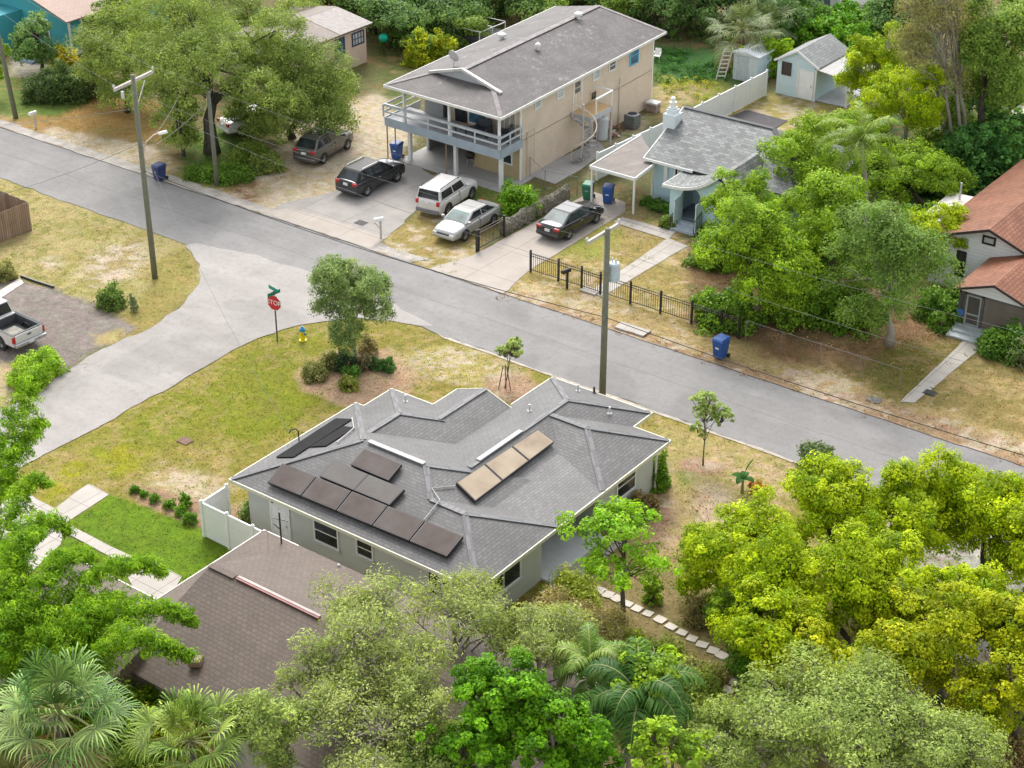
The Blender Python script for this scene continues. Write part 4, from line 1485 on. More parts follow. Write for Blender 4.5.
door(H6, (sm + .25, sy0, .05), (1, 0, 0), 1.05, 2.0, (0, -1, 0), M_VINYL, M_WHITE)
window(H6, (sx0 + .35, sy0, 1.45), (1, 0, 0), .75, .95, (0, -1, 0), plain('brown_frame', (.07, .05, .045), .6), plain('brown_shutter', (.06, .045, .042), .7), 1, 1, .07)
M_CORR = boards('white_corrugated', (.34, .325, .315), (.29, .275, .265), (.16, .15, .145), .28, 30, .45, .12)
MB().add([(sx1 - .1, sy0 - .2, 2.42), (-4.75, sy0 + .1, 1.95), (-4.7, 48.9, 1.95), (sx1 - .1, 48.9, 2.42), (sx1 - .1, sy0 - .2, 2.35), (-4.75, sy0 + .1, 1.88), (-4.7, 48.9, 1.88), (sx1 - .1, 48.9, 2.35)],
         [(0, 1, 2, 3), (7, 6, 5, 4), (0, 4, 5, 1), (1, 5, 6, 2), (2, 6, 7, 3), (3, 7, 4, 0)]).build('canopy', M_CORR, H6)
for y in (sy0 + .25, 48.7):
    MB().box(-4.95, y - .06, 0, -4.83, y + .06, 1.88).build('canopy_post', M_WHITE, H6)
MB().box(sx1 + .02, sy0 + .2, .01, -4.9, 48.8, .1).build('canopy_floor', plain('shed_slab', (.46, .47, .48), .8), H6)

# bicycle parked below the canopy and clutter boxes
# small pale shed behind the white fence
H7 = thing('tool_shed', 'small pale grey blue metal shed behind the white fence by the ladder', 'shed', (-13.3, 46.5, 0))
MB().box(-14.2, 45.6, 0, -12.2, 47.6, 2.0).build('wall', boards('pale_metal_siding', (.50, .58, .62), (.52, .6, .64), (.4, .46, .5), .3, 8, .5, .08, True), H7)
hip(MB(), -14.35, -12.05, 45.45, 47.75, 2.0, .18, 'y', 'gable', 'gable').build('roof', plain('pale_metal_roof', (.5, .53, .55), .5, var=.15), H7)
MB().box(-13.9, 45.56, .05, -13.0, 45.597, 1.8).build('door', plain('shed_door_grey', (.42, .48, .52), .5), H7)

# ---------------------------------------------------------------- white house with the terracotta roof
M_ROOF6 = shingle('terracotta_shingle', (.20, .08, .043), (.26, .112, .062), (.09, .032, .02), row=.22, wid=.36, blotch=.25, spec=.2)
M_LAP = boards('white_lap_siding', (.76, .77, .79), (.78, .79, .81), (.58, .6, .62), .2, 9, .6, .06)
H8 = thing('white_house', 'white lap sided house with a terracotta shingle roof and screened front porch', 'house', (15, 28, 0))
rf = gable(MB(), 11.0, 18.3, 22.7, 37.5, 2.75, .37, 'y')
gable(rf, 14.75, 19.0, 18.45, 23.4, 2.35, .36, 'y')
ROOF8 = rf.build('roof', M_ROOF6, H8)
MB().prism_y([(11.4, 0), (17.9, 0), (17.9, 2.73), (14.65, 3.95), (11.4, 2.73)], 23.1, 37.2).build('wall', M_LAP, H8)
fa = MB()
for s_, e in ((-1, 11.0), (1, 18.3)):
    fa.beam((14.65, 22.68, 4.05), (e, 22.68, 2.7), .05, .15)
fa.build('bargeboard', plain('dark_brown_trim', (.05, .03, .028), .6), H8)
fa = MB()
for s_, e in ((-1, 14.75), (1, 19.0)):
    fa.beam((16.875, 18.43, 3.07), (e, 18.43, 2.3), .05, .13)
fa.build('bargeboard', plain('dark_brown_trim', (.05, .03, .028), .6), H8)
MB().prism_y([(15.0, 2.2), (18.8, 2.2), (18.8, 2.33), (16.875, 3.0), (15.0, 2.33)], 18.75, 18.9).build('porch_gable', M_LAP, H8)
pb = MB().box(15.0, 18.7, 0, 18.8, 23.1, .35)
pb.build('porch_floor', plain('pale_grey_step', (.42, .45, .47), .7), H8)
ps = MB()
for x in (15.05, 15.35, 16.3, 18.75):
    ps.box(x - .06, 18.76, .35, x + .06, 18.88, 2.2)
ps.box(15.0, 18.76, 2.08, 18.8, 18.88, 2.2)
ps.build('porch_post', plain('dark_grey_frame', (.10, .10, .10), .6), H8)
M_SCREEN = plain('dark_screen', (.085, .075, .068), .6, var=.25, scale=.8)
MB().box(16.4, 18.80, .37, 18.7, 18.83, 2.07).build('porch_screen', plain('brown_screen', (.17, .14, .115), .7, var=.2, scale=.8), H8)
MB().box(15.1, 18.80, .37, 15.3, 18.83, 2.07).build('porch_screen', M_SCREEN, H8)
dr = MB().box(15.42, 18.80, .37, 16.23, 18.83, 2.07)
d8 = dr.build('screen_door', M_SCREEN, H8)
dm = MB()
for a in (15.42, 16.15):
    dm.box(a, 18.74, .37, a + .08, 18.798, 2.07)
for z in (.37, .95, 1.99):
    dm.box(15.502, 18.745, z, 16.148, 18.797, z + .08)
dm.build('door_frame', plain('grey_alu', (.35, .36, .36), .5), d8)
MB().prism([(15.0, 18.9), (15.02, 18.9), (15.02, 23.0), (15.0, 23.0)], .35, 2.3).build('porch_side_screen', M_SCREEN, H8)
stp = MB().box(15.0, 18.1, 0, 16.7, 18.69, .22).box(15.0, 17.6, 0, 16.7, 18.098, .11)
stp.build('step', plain('pale_grey_step', (.42, .45, .47), .7), H8)
bs = MB().add([(15.2 + .2 * math.cos(t), 18.66, 1.0 + .2 * math.sin(t)) for t in np.linspace(0, 2 * PI, 14, endpoint=False)] + [(15.2 + .2 * math.cos(t), 18.69, 1.0 + .2 * math.sin(t)) for t in np.linspace(0, 2 * PI, 14, endpoint=False)],
              [tuple(range(14)), tuple(range(14, 28))[::-1]] + [(i, 14 + i, 14 + (i + 1) % 14, (i + 1) % 14) for i in range(14)])
bs.build('wall_plaque', plain('blue_plaque', (.05, .16, .42), .4), H8)
window(H8, (14.2, 23.1, 3.05), (1, 0, 0), .75, .5, (0, -1, 0), M_BLACK, M_PALEGLASS, 1, 1, .1)
window(H8, (12.9, 23.1, .8), (1, 0, 0), .55, 1.5, (0, -1, 0), M_BLACK, M_DKGLASS, 1, 2, .07)
# flat pale annex at its back left
c = [Q(921, 216, 2.3), Q(943, 222, 2.3), Q(975, 197, 2.4), Q(951, 192, 2.4)]
H9 = thing('flat_annex', 'low annex with a flat pale roof behind the terracotta roofed house', 'annex', (c[0][0], c[0][1], 0))
MB().add([(x, y, z) for (x, y), z in zip(c, (2.3, 2.3, 2.4, 2.4))] + [(x, y, z - .12) for (x, y), z in zip(c, (2.3, 2.3, 2.4, 2.4))],
         [(0, 1, 2, 3), (7, 6, 5, 4), (0, 4, 5, 1), (1, 5, 6, 2), (2, 6, 7, 3), (3, 7, 4, 0)]).build('roof', boards('pale_roll_roof', (.6, .57, .53), (.66, .63, .6), (.45, .4, .37), .9, 6, .7, .2), H9)
cc = [(sum(p[0] for p in c) / 4, sum(p[1] for p in c) / 4)]
MB().prism([(cc[0][0] + (x - cc[0][0]) * .93, cc[0][1] + (y - cc[0][1]) * .93) for x, y in c], 0, 2.17).build('wall', plain('annex_grey', (.4, .4, .38), .9), H9)
MB().tube([(c[2][0] - .6, c[2][1] - .8, 2.3), (c[2][0] - .6, c[2][1] - .8, 3.4)], .06, 8).build('vent_pipe', M_GALV, H9)

# ---------------------------------------------------------------- beige house behind the oak
M_ROOF7 = shingle('brown_grey_shingle', (.12, .085, .065), (.155, .115, .09), (.07, .05, .04), row=.2, wid=.4, blotch=.2)
M_BEIGE = plain('pink_beige_stucco', (.56, .44, .37), .85, var=.06)
H10 = thing('beige_house', 'pinkish beige bungalow with a low brown roof behind the oak grove', 'house', (-40, 31, 0))
a = Q(310, 60)
b = Q(368, 68)
k0, k1 = Q(367, 62)
bx1, by0 = k0, k1
window_y = by0
MB().prism_y([(bx1 - 7.0, 0), (bx1, 0), (bx1, 2.9), (bx1 - 3.2, 3.45), (bx1 - 7.0, 2.9)], by0 - 10, by0).build('wall', M_BEIGE, H10)
rf = MB().add([(bx1 - 7.4, by0 - 10.3, 2.85), (bx1 - 3.2, by0 - 10.3, 3.55), (bx1 + .4, by0 - 10.3, 2.95), (bx1 + .4, by0 + .35, 2.95), (bx1 - 3.2, by0 + .35, 3.55), (bx1 - 7.4, by0 + .35, 2.85),
               (bx1 - 7.4, by0 - 10.3, 2.75), (bx1 - 3.2, by0 - 10.3, 3.45), (bx1 + .4, by0 - 10.3, 2.85), (bx1 + .4, by0 + .35, 2.85), (bx1 - 3.2, by0 + .35, 3.45), (bx1 - 7.4, by0 + .35, 2.75)],
              [(0, 1, 4, 5), (1, 2, 3, 4), (7, 6, 11, 10), (8, 7, 10, 9), (0, 6, 7, 1), (1, 7, 8, 2), (2, 8, 9, 3), (5, 4, 10, 11), (4, 3, 9, 10), (0, 5, 11, 6)])
rf.build('roof', M_ROOF7, H10)
MB().add([(bx1 - 3.0, by0 - 3.2, 3.535), (bx1 + .42, by0 - 3.2, 2.975), (bx1 + .42, by0 + .37, 2.975), (bx1 - 3.0, by0 + .37, 3.535), (bx1 - 3.0, by0 - 3.2, 3.50), (bx1 + .42, by0 - 3.2, 2.94), (bx1 + .42, by0 + .37, 2.94), (bx1 - 3.0, by0 + .37, 3.50)], [(0, 1, 2, 3), (7, 6, 5, 4), (0, 4, 5, 1), (1, 5, 6, 2), (2, 6, 7, 3), (3, 7, 4, 0)]).build('pale_roof_sheet', plain('pale_roof_sheet', (.25, .22, .205), .7, var=.2), H10)
M_NAVY = plain('navy_frame', (.04, .05, .10), .5)
for (p0x, p0y), (p1x, p1y), mx, my, h_ in [((352, 47), (364, 42), 4, 2, 1.0), ((335.5, 60), (345, 56), 1, 2, 1.5)]:
    y0_, z0_ = onX(p0x, p0y, bx1)
    y1_, z1_ = onX(p1x, p1y, bx1)
    window(H10, (bx1, y0_, z0_), (0, 1, 0), max(.8, y1_ - y0_), h_, (1, 0, 0), M_NAVY, M_PALEGLASS if mx > 1 else M_BLUEGLASS, mx, my, .1)

# ---------------------------------------------------------------- teal house far left
M_TEAL = plain('teal_stucco', (.055, .33, .38), .8, var=.07)
M_ROOF8 = shingle('peach_brown_shingle', (.27, .165, .12), (.32, .205, .15), (.19, .12, .09), row=.2, wid=.4, blotch=.15)
H11 = thing('teal_house', 'teal house with a pinkish brown roof half hidden by trees in the top left corner', 'house', (-60, 28, 0))
t0 = Q(72, 56)
tx, ty = t0
MB().prism_y([(tx - 9.5, 0), (tx, 0), (tx, 2.9), (tx - 4.7, 4.3), (tx - 9.5, 2.9)], ty, ty + 10).build('wall', M_TEAL, H11)
MB().box(tx - 7.5, ty - 3.5, 0, tx - 5.2, ty - .003, 2.6).build('porch_wall', M_TEAL, H11)
gable(MB(), tx - 10, tx + .6, ty - .6, ty + 10.4, 2.85, .3, 'y').build('roof', M_ROOF8, H11)
MB().box(tx - .02, ty - .03, 0, tx + .12, ty + .1, 2.8).box(tx + .003, ty + .1, .0, tx + .05, ty + 8, .35).build('trim', M_WHITE, H11)
window(H11, (tx, ty + 1.2, .9), (0, 1, 0), 1.6, 1.7, (1, 0, 0), M_WHITE, M_DKGLASS, 1, 2, .12)
window(H11, (tx - 3.6, ty, .9), (1, 0, 0), 1.4, 1.5, (0, -1, 0), M_WHITE, M_DKGLASS, 2, 1, .1)
sb = MB()
q = Q(24, 62)
for k in range(4):
    sb.box(q[0] - .9, q[1] + .32 * k, 0, q[0] + .9, q[1] + .32 * k + .318, .18 * (k + 1))
sb.build('front_step', plain('blue_grey_step', (.22, .3, .40), .7), H11)

# far corner roof at the top left
H12 = thing('far_bungalow', 'bungalow with a pale pink roof at the top left edge behind trees', 'house', (-72, 28, 0))
q = Q(20, 8)
MB().box(q[0] - 8, q[1], 0, q[0], q[1] + 6, 2.7).build('wall', M_BEIGE, H12)
hip(MB(), q[0] - 8.5, q[0] + .5, q[1] - .5, q[1] + 6.5, 2.7, .3, 'x').build('roof', M_ROOF8, H12)

# ---------------------------------------------------------------- white outbuilding and dark porch at the top edge
H13 = thing('grey_outbuilding', 'grey building with white corner boards and a brick terrace at the top edge', 'house', (-15, 66, 0))
q = Q(836, 22)
MB().box(q[0] - 4.5, q[1] + .2, 0, q[0] - .3, q[1] + 6, 2.8).build('wall', plain('slate_grey_wall', (.17, .2, .22), .8), H13)
MB().box(q[0] - .6, q[1] - .1, 0, q[0] + .25, q[1] + .19, 3.1).build('corner_board', M_WHITE, H13)
MB().box(q[0] + .3, q[1] + .6, .005, q[0] + 5.5, q[1] + 7, .12).build('terrace', boards('brick_paving', (.36, .24, .21), (.42, .3, .26), (.3, .2, .18), .12, .24), H13)
MB().box(q[0] + .3, q[1] + 7.1, 0, q[0] + 6, q[1] + 9, 2.6).build('back_wall', M_DARKIN, H13)
hip(MB(), q[0] - 5, q[0] + .6, q[1] - .3, q[1] + 6.4, 3.1, .3, 'y', 'gable', 'gable').build('roof', M_ROOF5, H13)

# dark house edge, far right
H14 = thing('dark_bungalow', 'dark walled bungalow with a white eave at the right edge behind the trees', 'house', (9, 44, 0))
q = Q(1012, 150)
MB().box(q[0], q[1], 0, q[0] + 6, q[1] + 6, 2.5).build('wall', plain('dark_blue_wall', (.05, .06, .075), .8), H14)
hip(MB(), q[0] - .5, q[0] + 6.5, q[1] - .5, q[1] + 6.5, 2.55, .25, 'x').build('roof', plain('pale_roof', (.55, .5, .45), .8, var=.2), H14)
window(H14, (q[0] + .5, q[1], .8), (1, 0, 0), 1.0, 1.2, (0, -1, 0), M_WHITE, M_BLUEGLASS, 1, 2, .1)
# ================================================================== VEHICLES
def paint(name, col, rough=.25, metal=.3):
    if name in MATS:
        return MATS[name]
    t = NT(name)
    n = t.noise(t.pos(), 2.5, 4)
    t.l(t.ramp(n, [(.3, tuple(c * .94 for c in col)), (.7, tuple(min(1, c * 1.04) for c in col))]), t.b.inputs['Base Color'])
    t.b.inputs['Roughness'].default_value = rough
    t.b.inputs['Metallic'].default_value = metal
    t.b.inputs['Coat Weight'].default_value = .6
    t.b.inputs['Coat Roughness'].default_value = .08
    MATS[name] = t.m
    return t.m


M_TYRE = plain('tyre_rubber', (.02, .02, .02), .85)
M_RIM = plain('alloy_rim', (.42, .42, .43), .35, .7)
M_RED = plain('tail_red', (.42, .015, .02), .25)
M_LAMP = plain('clear_lamp', (.62, .64, .66), .15)
M_PLATE = plain('plate_white', (.62, .64, .62), .5)
M_TRIM = plain('dark_trim', (.03, .03, .032), .6)
M_GLS = glass('car_glass', (.018, .022, .026), .05)
M_GLSG = glass('sky_reflection_green', (.075, .12, .11), .3)  # sky reflected in the windshield, put into the greenish base colour
M_GLSP = glass('pale_car_glass', (.075, .10, .095), .35)


def loft(stations, zs, zmid=.5):
    m = MB()
    rings = []
    for x, zt, w_ in stations:
        half = [(0, zt + .03), (.5 * w_, zt + .022), (.86 * w_, zt - .02), (w_ * .985, zt - .12), (w_, max(zs + .18, zt * .62)), (w_ * .985, zs + .1), (w_ * .93, zs), (.5 * w_, zs - .02)]
        ring = [(x, y, z) for y, z in half] + [(x, 0, zs - .02)] + [(x, -y, z) for y, z in half[:0:-1]]
        rings.append(ring)
    n = len(rings[0])
    vs = [p for r in rings for p in r]
    fs = []
    for i in range(len(rings) - 1):
        for k in range(n):
            k2 = (k + 1) % n
            fs.append((i * n + k, (i + 1) * n + k, (i + 1) * n + k2, i * n + k2))
    fs.append(tuple(range(n)))
    fs.append(tuple((len(rings) - 1) * n + k for k in range(n))[::-1])
    return m.add(vs, fs)


def slab_on(face, u0, u1, v0, v1, off=.014, th=.01):
    """thin pane lying on a four cornered face (A rear-low, B front-low, C front-high, D rear-high)"""
    A, B, C, D = [Vector(p) for p in face]
    N = (B - A).cross(D - A).normalized()
    bl = lambda u, v: (A * (1 - u) + B * u) * (1 - v) + (D * (1 - u) + C * u) * v
    c = [bl(u0, v0), bl(u1, v0), bl(u1, v1), bl(u0, v1)]
    vs = [p + N * (off - th) for p in c] + [p + N * off for p in c]
    return vs, [(3, 2, 1, 0), (4, 5, 6, 7), (0, 1, 5, 4), (1, 2, 6, 5), (2, 3, 7, 6), (3, 0, 4, 7)]


def make_car(name, label, loc, heading, pm, st, cab, wheels, r, zs=.28, group=None, cat='car', ws=None, rw=None, roofm=None, rails=False, bumper=None, bed=None, lampw=.28, tail=(.75, 1.0), plate_z=.75):
    t = thing(name, label, cat, loc, heading, group, local=True)
    hw = max(s[2] for s in st)
    o = loft(st, zs).build('body', pm, t, smooth=True, subsurf=2)
    xr0, xr1, xf1, xf0, zb, zr, wb, wr = cab
    b = [(xr0, wb, zb), (xf0, wb, zb), (xf0, -wb, zb), (xr0, -wb, zb)]
    tp = [(xr1, wr, zr), (xf1, wr, zr + .02), (xf1, -wr, zr + .02), (xr1, -wr, zr)]
    m = MB().add([(x, y, z - .25) for x, y, z in b] + b + tp, [(3, 2, 1, 0), (8, 9, 10, 11), (0, 1, 5, 4), (1, 2, 6, 5), (2, 3, 7, 6), (3, 0, 4, 7), (4, 5, 9, 8), (5, 6, 10, 9), (6, 7, 11, 10), (7, 4, 8, 11)])
    ro_ = m.build('roof', roofm or pm, t, bevel=.09)
    ro_.modifiers['bevel'].segments = 3
    L = ((xr0, -wb, zb), (xf0, -wb, zb), (xf1, -wr, zr), (xr1, -wr, zr))
    Lr = ((xf0, wb, zb), (xr0, wb, zb), (xr1, wr, zr), (xf1, wr, zr))
    split = .52
    for face, fl in ((L, 0), (Lr, 1)):
        a = [(.06, .47), (.51, .90)] if not fl else [(.10, .49), (.53, .94)]
        for u0, u1 in a:
            MB().add(*slab_on(face, u0, u1, .14, .84)).build('side_window', M_GLS, t)
    F_ = ((xf0, -wb, zb), (xf0, wb, zb), (xf1, wr, zr), (xf1, -wr, zr))
    B_ = ((xr0, wb, zb), (xr0, -wb, zb), (xr1, -wr, zr), (xr1, wr, zr))
    MB().add(*slab_on(F_, .06, .94, .08, .93)).build('windshield', ws or M_GLS, t)
    MB().add(*slab_on(B_, .07, .93, .12, .9)).build('rear_window', rw or M_GLS, t)
    # wheels: tyre with a rim set into it, black arch behind
    ty = MB()
    prof = [(r * .62, -.11), (r * .94, -.11), (r, -.07), (r, .07), (r * .94, .11), (r * .62, .11)]
    vs, fs = [], []
    nseg = 22
    for pr, py in prof:
        for k in range(nseg):
            a = 2 * PI * k / nseg
            vs.append((pr * math.cos(a), py, pr * math.sin(a)))
    for i in range(len(prof) - 1):
        for k in range(nseg):
            k2 = (k + 1) % nseg
            fs.append((i * nseg + k, i * nseg + k2, (i + 1) * nseg + k2, (i + 1) * nseg + k))
    first = None
    for wx in wheels:
        for s_ in (-1, 1):
            if first is None:
                first = MB().add(vs, fs).build('wheel', M_TYRE, t, smooth=False)
                rm = MB()
                for y in (-.085, .085):
                    base = len(rm.v)
                    rm.add([(r * .64 * math.cos(2 * PI * k / 20), y, r * .64 * math.sin(2 * PI * k / 20)) for k in range(20)] + [(r * .16 * math.cos(2 * PI * k / 20), y * 1.15, r * .16 * math.sin(2 * PI * k / 20)) for k in range(20)],
                           [(k, (k + 1) % 20, 20 + (k + 1) % 20, 20 + k) for k in range(20)] + [tuple(range(20, 40))])
                    for k in range(5):
                        a = 2 * PI * k / 5
                        rm.beam((r * .14 * math.cos(a), y * 1.22, r * .14 * math.sin(a)), (r * .6 * math.cos(a), y * 1.16, r * .6 * math.sin(a)), .05, .02)
                rim = rm.build('rim', M_RIM, first)
                wo = first
            else:
                wo = first.copy()
                COL.objects.link(wo)
                ro = rim.copy()
                COL.objects.link(ro)
                ro.parent = wo
            wo.location = (wx, s_ * (hw - .10), r)
            am = MB()
            n = 18
            am.add([(wx + (r + .075) * math.cos(PI * k / n), s_ * (hw + .004), r + (r + .075) * math.sin(PI * k / n)) for k in range(n + 1)] + [(wx + (r + .075) * math.cos(PI * k / n), s_ * (hw - .22), r + (r + .075) * math.sin(PI * k / n)) for k in range(n + 1)],
                   [tuple(range(n + 1)) if s_ < 0 else tuple(range(n + 1))[::-1]] + [(k, k + 1, n + 2 + k, n + 1 + k) for k in range(n)])
            am.build('wheel_arch', M_TRIM, t)
    xf, xr = st[-1][0], st[0][0]
    for s_ in (-1, 1):
        zf = st[-1][1]
        MB().box(xf - .14, s_ * (hw * .84 - .2) - .17, zf - .15, xf + .012, s_ * (hw * .84 - .2) + .17, zf - .02).build('headlight', M_LAMP, t, bevel=.04)
        MB().box(xr - .012, s_ * (hw * .89 - lampw / 2) - lampw / 2, tail[0], xr + .12, s_ * (hw * .89 - lampw / 2) + lampw / 2, tail[1]).build('tail_light', M_RED, t, bevel=.04)
        MB().box(xf0 - .28, s_ * (wb + .02), zb + .0, xf0 - .12, s_ * (wb + .24), zb + .15).build('mirror', pm, t, bevel=.04)
        MB().box(xr0 * .2 + .1, s_ * (hw - .004), zb - .2, xr0 * .2 + .32, s_ * (hw + .022), zb - .165).build('door_handle', M_RIM, t)
    if rails:
        for s_ in (-1, 1):
            MB().tube([(xr1 + .2, s_ * (wr - .07), zr + .02), (xr1 + .3, s_ * (wr - .07), zr + .07), (xf1 - .3, s_ * (wr - .07), zr + .09), (xf1 - .15, s_ * (wr - .07), zr + .03)], .03, 6).build('roof_rail', M_TRIM if rails == 1 else M_RIM, t)
    bm_ = bumper or pm
    MB().box(xr - .04, -hw * .9, zs + .02, xr + .3, hw * .9, zs + .30).build('rear_bumper', bm_, t, bevel=.09)
    MB().box(xf - .28, -hw * .84, zs, xf + .02, hw * .84, zs + .26).build('front_bumper', bm_, t, bevel=.09)
    MB().box(xf - .08, -hw * .5, zs + .27, xf + .012, hw * .5, zs + .36).build('grille', M_TRIM, t, bevel=.02)
    MB().box(xr - .03, -.17, plate_z - .08, xr + .06, .17, plate_z + .08).build('licence_plate', M_PLATE, t)
    # door seams
    for wx in ((wheels[0] + wheels[1]) / 2 - .05,):
        MB().box(wx, -hw - .003, zs + .14, wx + .018, hw + .003, zb - .06).build('door_seam', M_TRIM, t)
    return t


def sedan_st(L=4.8, hw=.91):
    h = L / 2
    return [(-h, .78, hw * .84), (-h + .05, .93, hw * .91), (-h + .28, 1.03, hw * .97), (-h + .8, 1.05, hw), (-.9, 1.0, hw), (0, .98, hw), (.9, .97, hw), (1.25, .95, hw), (h - .5, .86, hw * .97), (h - .14, .77, hw * .9), (h, .66, hw * .82)]


def suv_st(L=4.6, hw=.93, zb=1.12, hood=1.08):
    h = L / 2
    return [(-h, 1.0, hw * .90), (-h + .05, zb - .01, hw * .96), (-h + .3, zb, hw), (-1.0, zb, hw), (0, zb - .02, hw), (.9, zb - .03, hw), (1.15, hood + .02, hw), (h - .45, hood - .03, hw * .97), (h - .12, hood - .11, hw * .92), (h, .84, hw * .86)]


def place(rear, front, side, hw):
    """centre and heading from the two wheel contacts on one side; side=+1 if they are on the car's left"""
    a, b = Q(*rear), Q(*front)
    d = Vector((b[0] - a[0], b[1] - a[1]))
    hd = math.atan2(d.y, d.x)
    n = Vector((-math.sin(hd), math.cos(hd)))
    c = Vector(((a[0] + b[0]) / 2, (a[1] + b[1]) / 2)) - n * side * hw
    return (c.x, c.y, .02), hd


P_BLACK = paint('black_paint', (.012, .012, .014), .2, .2)
P_CHAR = paint('charcoal_paint', (.022, .024, .027), .22, .3)
P_GREY = paint('warm_grey_paint', (.115, .11, .105), .3, .4)
P_WHITE = paint('white_car_paint', (.58, .565, .55), .25, 0)
P_SILVER = paint('silver_paint', (.38, .375, .365), .28, .35)

loc, hd = place((568, 239.5), (596, 223), -1, .80)
make_car('parked_car', 'black sedan parked on the pale drive of the blue cottage', loc, hd, P_BLACK, sedan_st(4.85), (-1.95, -.95, .3, 1.25, .98, 1.45, .82, .64), (-1.45, 1.4), .33, rw=M_GLSP, group='cars parked on the far side of the street', lampw=.38, tail=(.76, .93), plate_z=.72)
loc, hd = place((366, 196.4), (397, 181.4), -1, .82)
make_car('parked_suv', 'charcoal crossover with chrome roof rails parked before the balcony house', loc, hd, P_CHAR, suv_st(4.75, .95), (-2.25, -1.7, .25, 1.2, 1.09, 1.66, .86, .68), (-1.42, 1.43), .37, rails=2, roofm=plain('dark_roof_glass', (.016, .017, .018), .45, spec=.25), group='cars parked on the far side of the street', lampw=.34, tail=(.86, 1.06), plate_z=.9)
loc, hd = place((322.4, 164.3), (347.7, 149.2), -1, .82)
make_car('parked_suv', 'warm grey crossover parked under the oak branches on sandy ground', loc, hd, P_GREY, suv_st(4.6, .93), (-2.18, -1.6, .25, 1.15, 1.09, 1.66, .85, .68), (-1.38, 1.4), .36, rails=2, group='cars parked on the far side of the street', lampw=.34, tail=(.9, 1.08), plate_z=.85)
loc, hd = place((445.6, 216.4), (472.3, 198.2), -1, .82)
make_car('parked_suv', 'boxy white sport utility car parked beside the silver sedan', loc, hd, P_WHITE, suv_st(4.6, .93, 1.12, 1.1), (-2.2, -2.05, .45, 1.0, 1.1, 1.74, .86, .74), (-1.38, 1.4), .38, rails=1, bumper=plain('grey_bumper', (.16, .16, .165), .6), group='cars parked on the far side of the street', lampw=.22, tail=(.82, 1.1), plate_z=.98)
loc, hd = place((492.4, 224.9), (464.5, 241), 1, .80)
make_car('parked_car', 'silver sedan parked nose to the street beside the white sport utility car', loc, hd, P_SILVER, sedan_st(4.8), (-1.95, -.95, .3, 1.3, .98, 1.45, .82, .64), (-1.4, 1.4), .33, ws=M_GLSG, group='cars parked on the far side of the street', lampw=.38, tail=(.76, .93), plate_z=.72)
q = Q(240, 132)
make_car('parked_car', 'white car half hidden behind the dark oak trunk', (q[0] + .3, q[1] + 1.1, .02), R(72), P_WHITE, sedan_st(4.7), (-2.0, -1.0, .35, 1.2, .97, 1.43, .80, .6), (-1.4, 1.4), .33, group='cars parked on the far side of the street')

# white pickup on the left drive: cab ahead of an open bed
a = Q(6.2, 351)
PK = thing('pickup_truck', 'white pickup truck with an open cargo bed at the left edge of the picture', 'truck', (a[0] - 1.95, a[1] + .92, .02), R(180 - 2), local=True)
hw = .98
bodyst = [(-2.9, .95, hw * .96), (-2.88, 1.08, hw), (-2.4, 1.1, hw), (-.55, 1.1, hw)]
fr = loft([(-.62, 1.12, hw), (0, 1.12, hw), (1.0, 1.12, hw), (1.3, 1.13, hw), (2.3, 1.08, hw), (2.75, .98, hw * .95), (2.9, .75, hw * .9)], .45)
fr.build('body', P_WHITE, PK, smooth=True, subsurf=1)
bed = MB()
bed.box(-2.9, .86, .5, -.62, .98, 1.14).box(-2.9, -.98, .5, -.62, -.86, 1.14).box(-.74, -.859, .5, -.62, .859, 1.14).box(-2.9, -.859, .45, -.742, .859, .56)
bed.build('cargo_bed', P_WHITE, PK, bevel=.025)
bl_ = MB().box(-2.8, -.858, .561, -.745, .858, .60).box(-2.8, .82, .601, -.745, .859, 1.06).box(-2.8, -.859, .601, -.745, -.82, 1.06).box(-.78, -.819, .601, -.743, .819, 1.08)
bl_.build('bed_liner', plain('bed_liner', (.05, .052, .055), .7, var=.3, scale=2), PK)
MB().box(-1.95, -.45, .602, -1.1, .35, .64).build('bed_mat', plain('pale_dust', (.28, .27, .23), .9, var=.3), PK)
MB().box(-2.95, -.84, .56, -2.905, .84, 1.12).build('tailgate', P_WHITE, PK, bevel=.02)
MB().box(-2.97, -.12, .93, -2.952, .12, 1.0).build('tailgate_handle', M_TRIM, PK)
MB().box(-2.79, .865, 1.141, -.64, .98, 1.165).box(-2.79, -.98, 1.141, -.64, -.865, 1.165).box(-2.9, -.98, 1.141, -2.8, .98, 1.163).build('bed_rail_cap', M_TRIM, PK)
MB().box(-3.1, -.95, .48, -2.905, .95, .68).build('rear_bumper', M_RIM, PK, bevel=.04)
MB().box(-3.115, -.16, .52, -3.10, .16, .66).build('licence_plate', M_PLATE, PK)
for s_ in (-1, 1):
    MB().box(-2.93, s_ * .91 - .075, .70, -2.80, s_ * .91 + .078, 1.06).build('tail_light', M_RED, PK, bevel=.02)
cabv = (-.6, -.45, .85, 1.5, 1.1, 1.80, .88, .70)
xr0, xr1, xf1, xf0, zb, zr_, wb, wr = cabv
b = [(xr0, wb, zb), (xf0, wb, zb), (xf0, -wb, zb), (xr0, -wb, zb)]
tp = [(xr1, wr, zr_), (xf1, wr, zr_), (xf1, -wr, zr_), (xr1, -wr, zr_)]
MB().add([(x, y, z - .3) for x, y, z in b] + b + tp, [(3, 2, 1, 0), (8, 9, 10, 11), (0, 1, 5, 4), (1, 2, 6, 5), (2, 3, 7, 6), (3, 0, 4, 7), (4, 5, 9, 8), (5, 6, 10, 9), (6, 7, 11, 10), (7, 4, 8, 11)]).build('roof', P_WHITE, PK, bevel=.05)
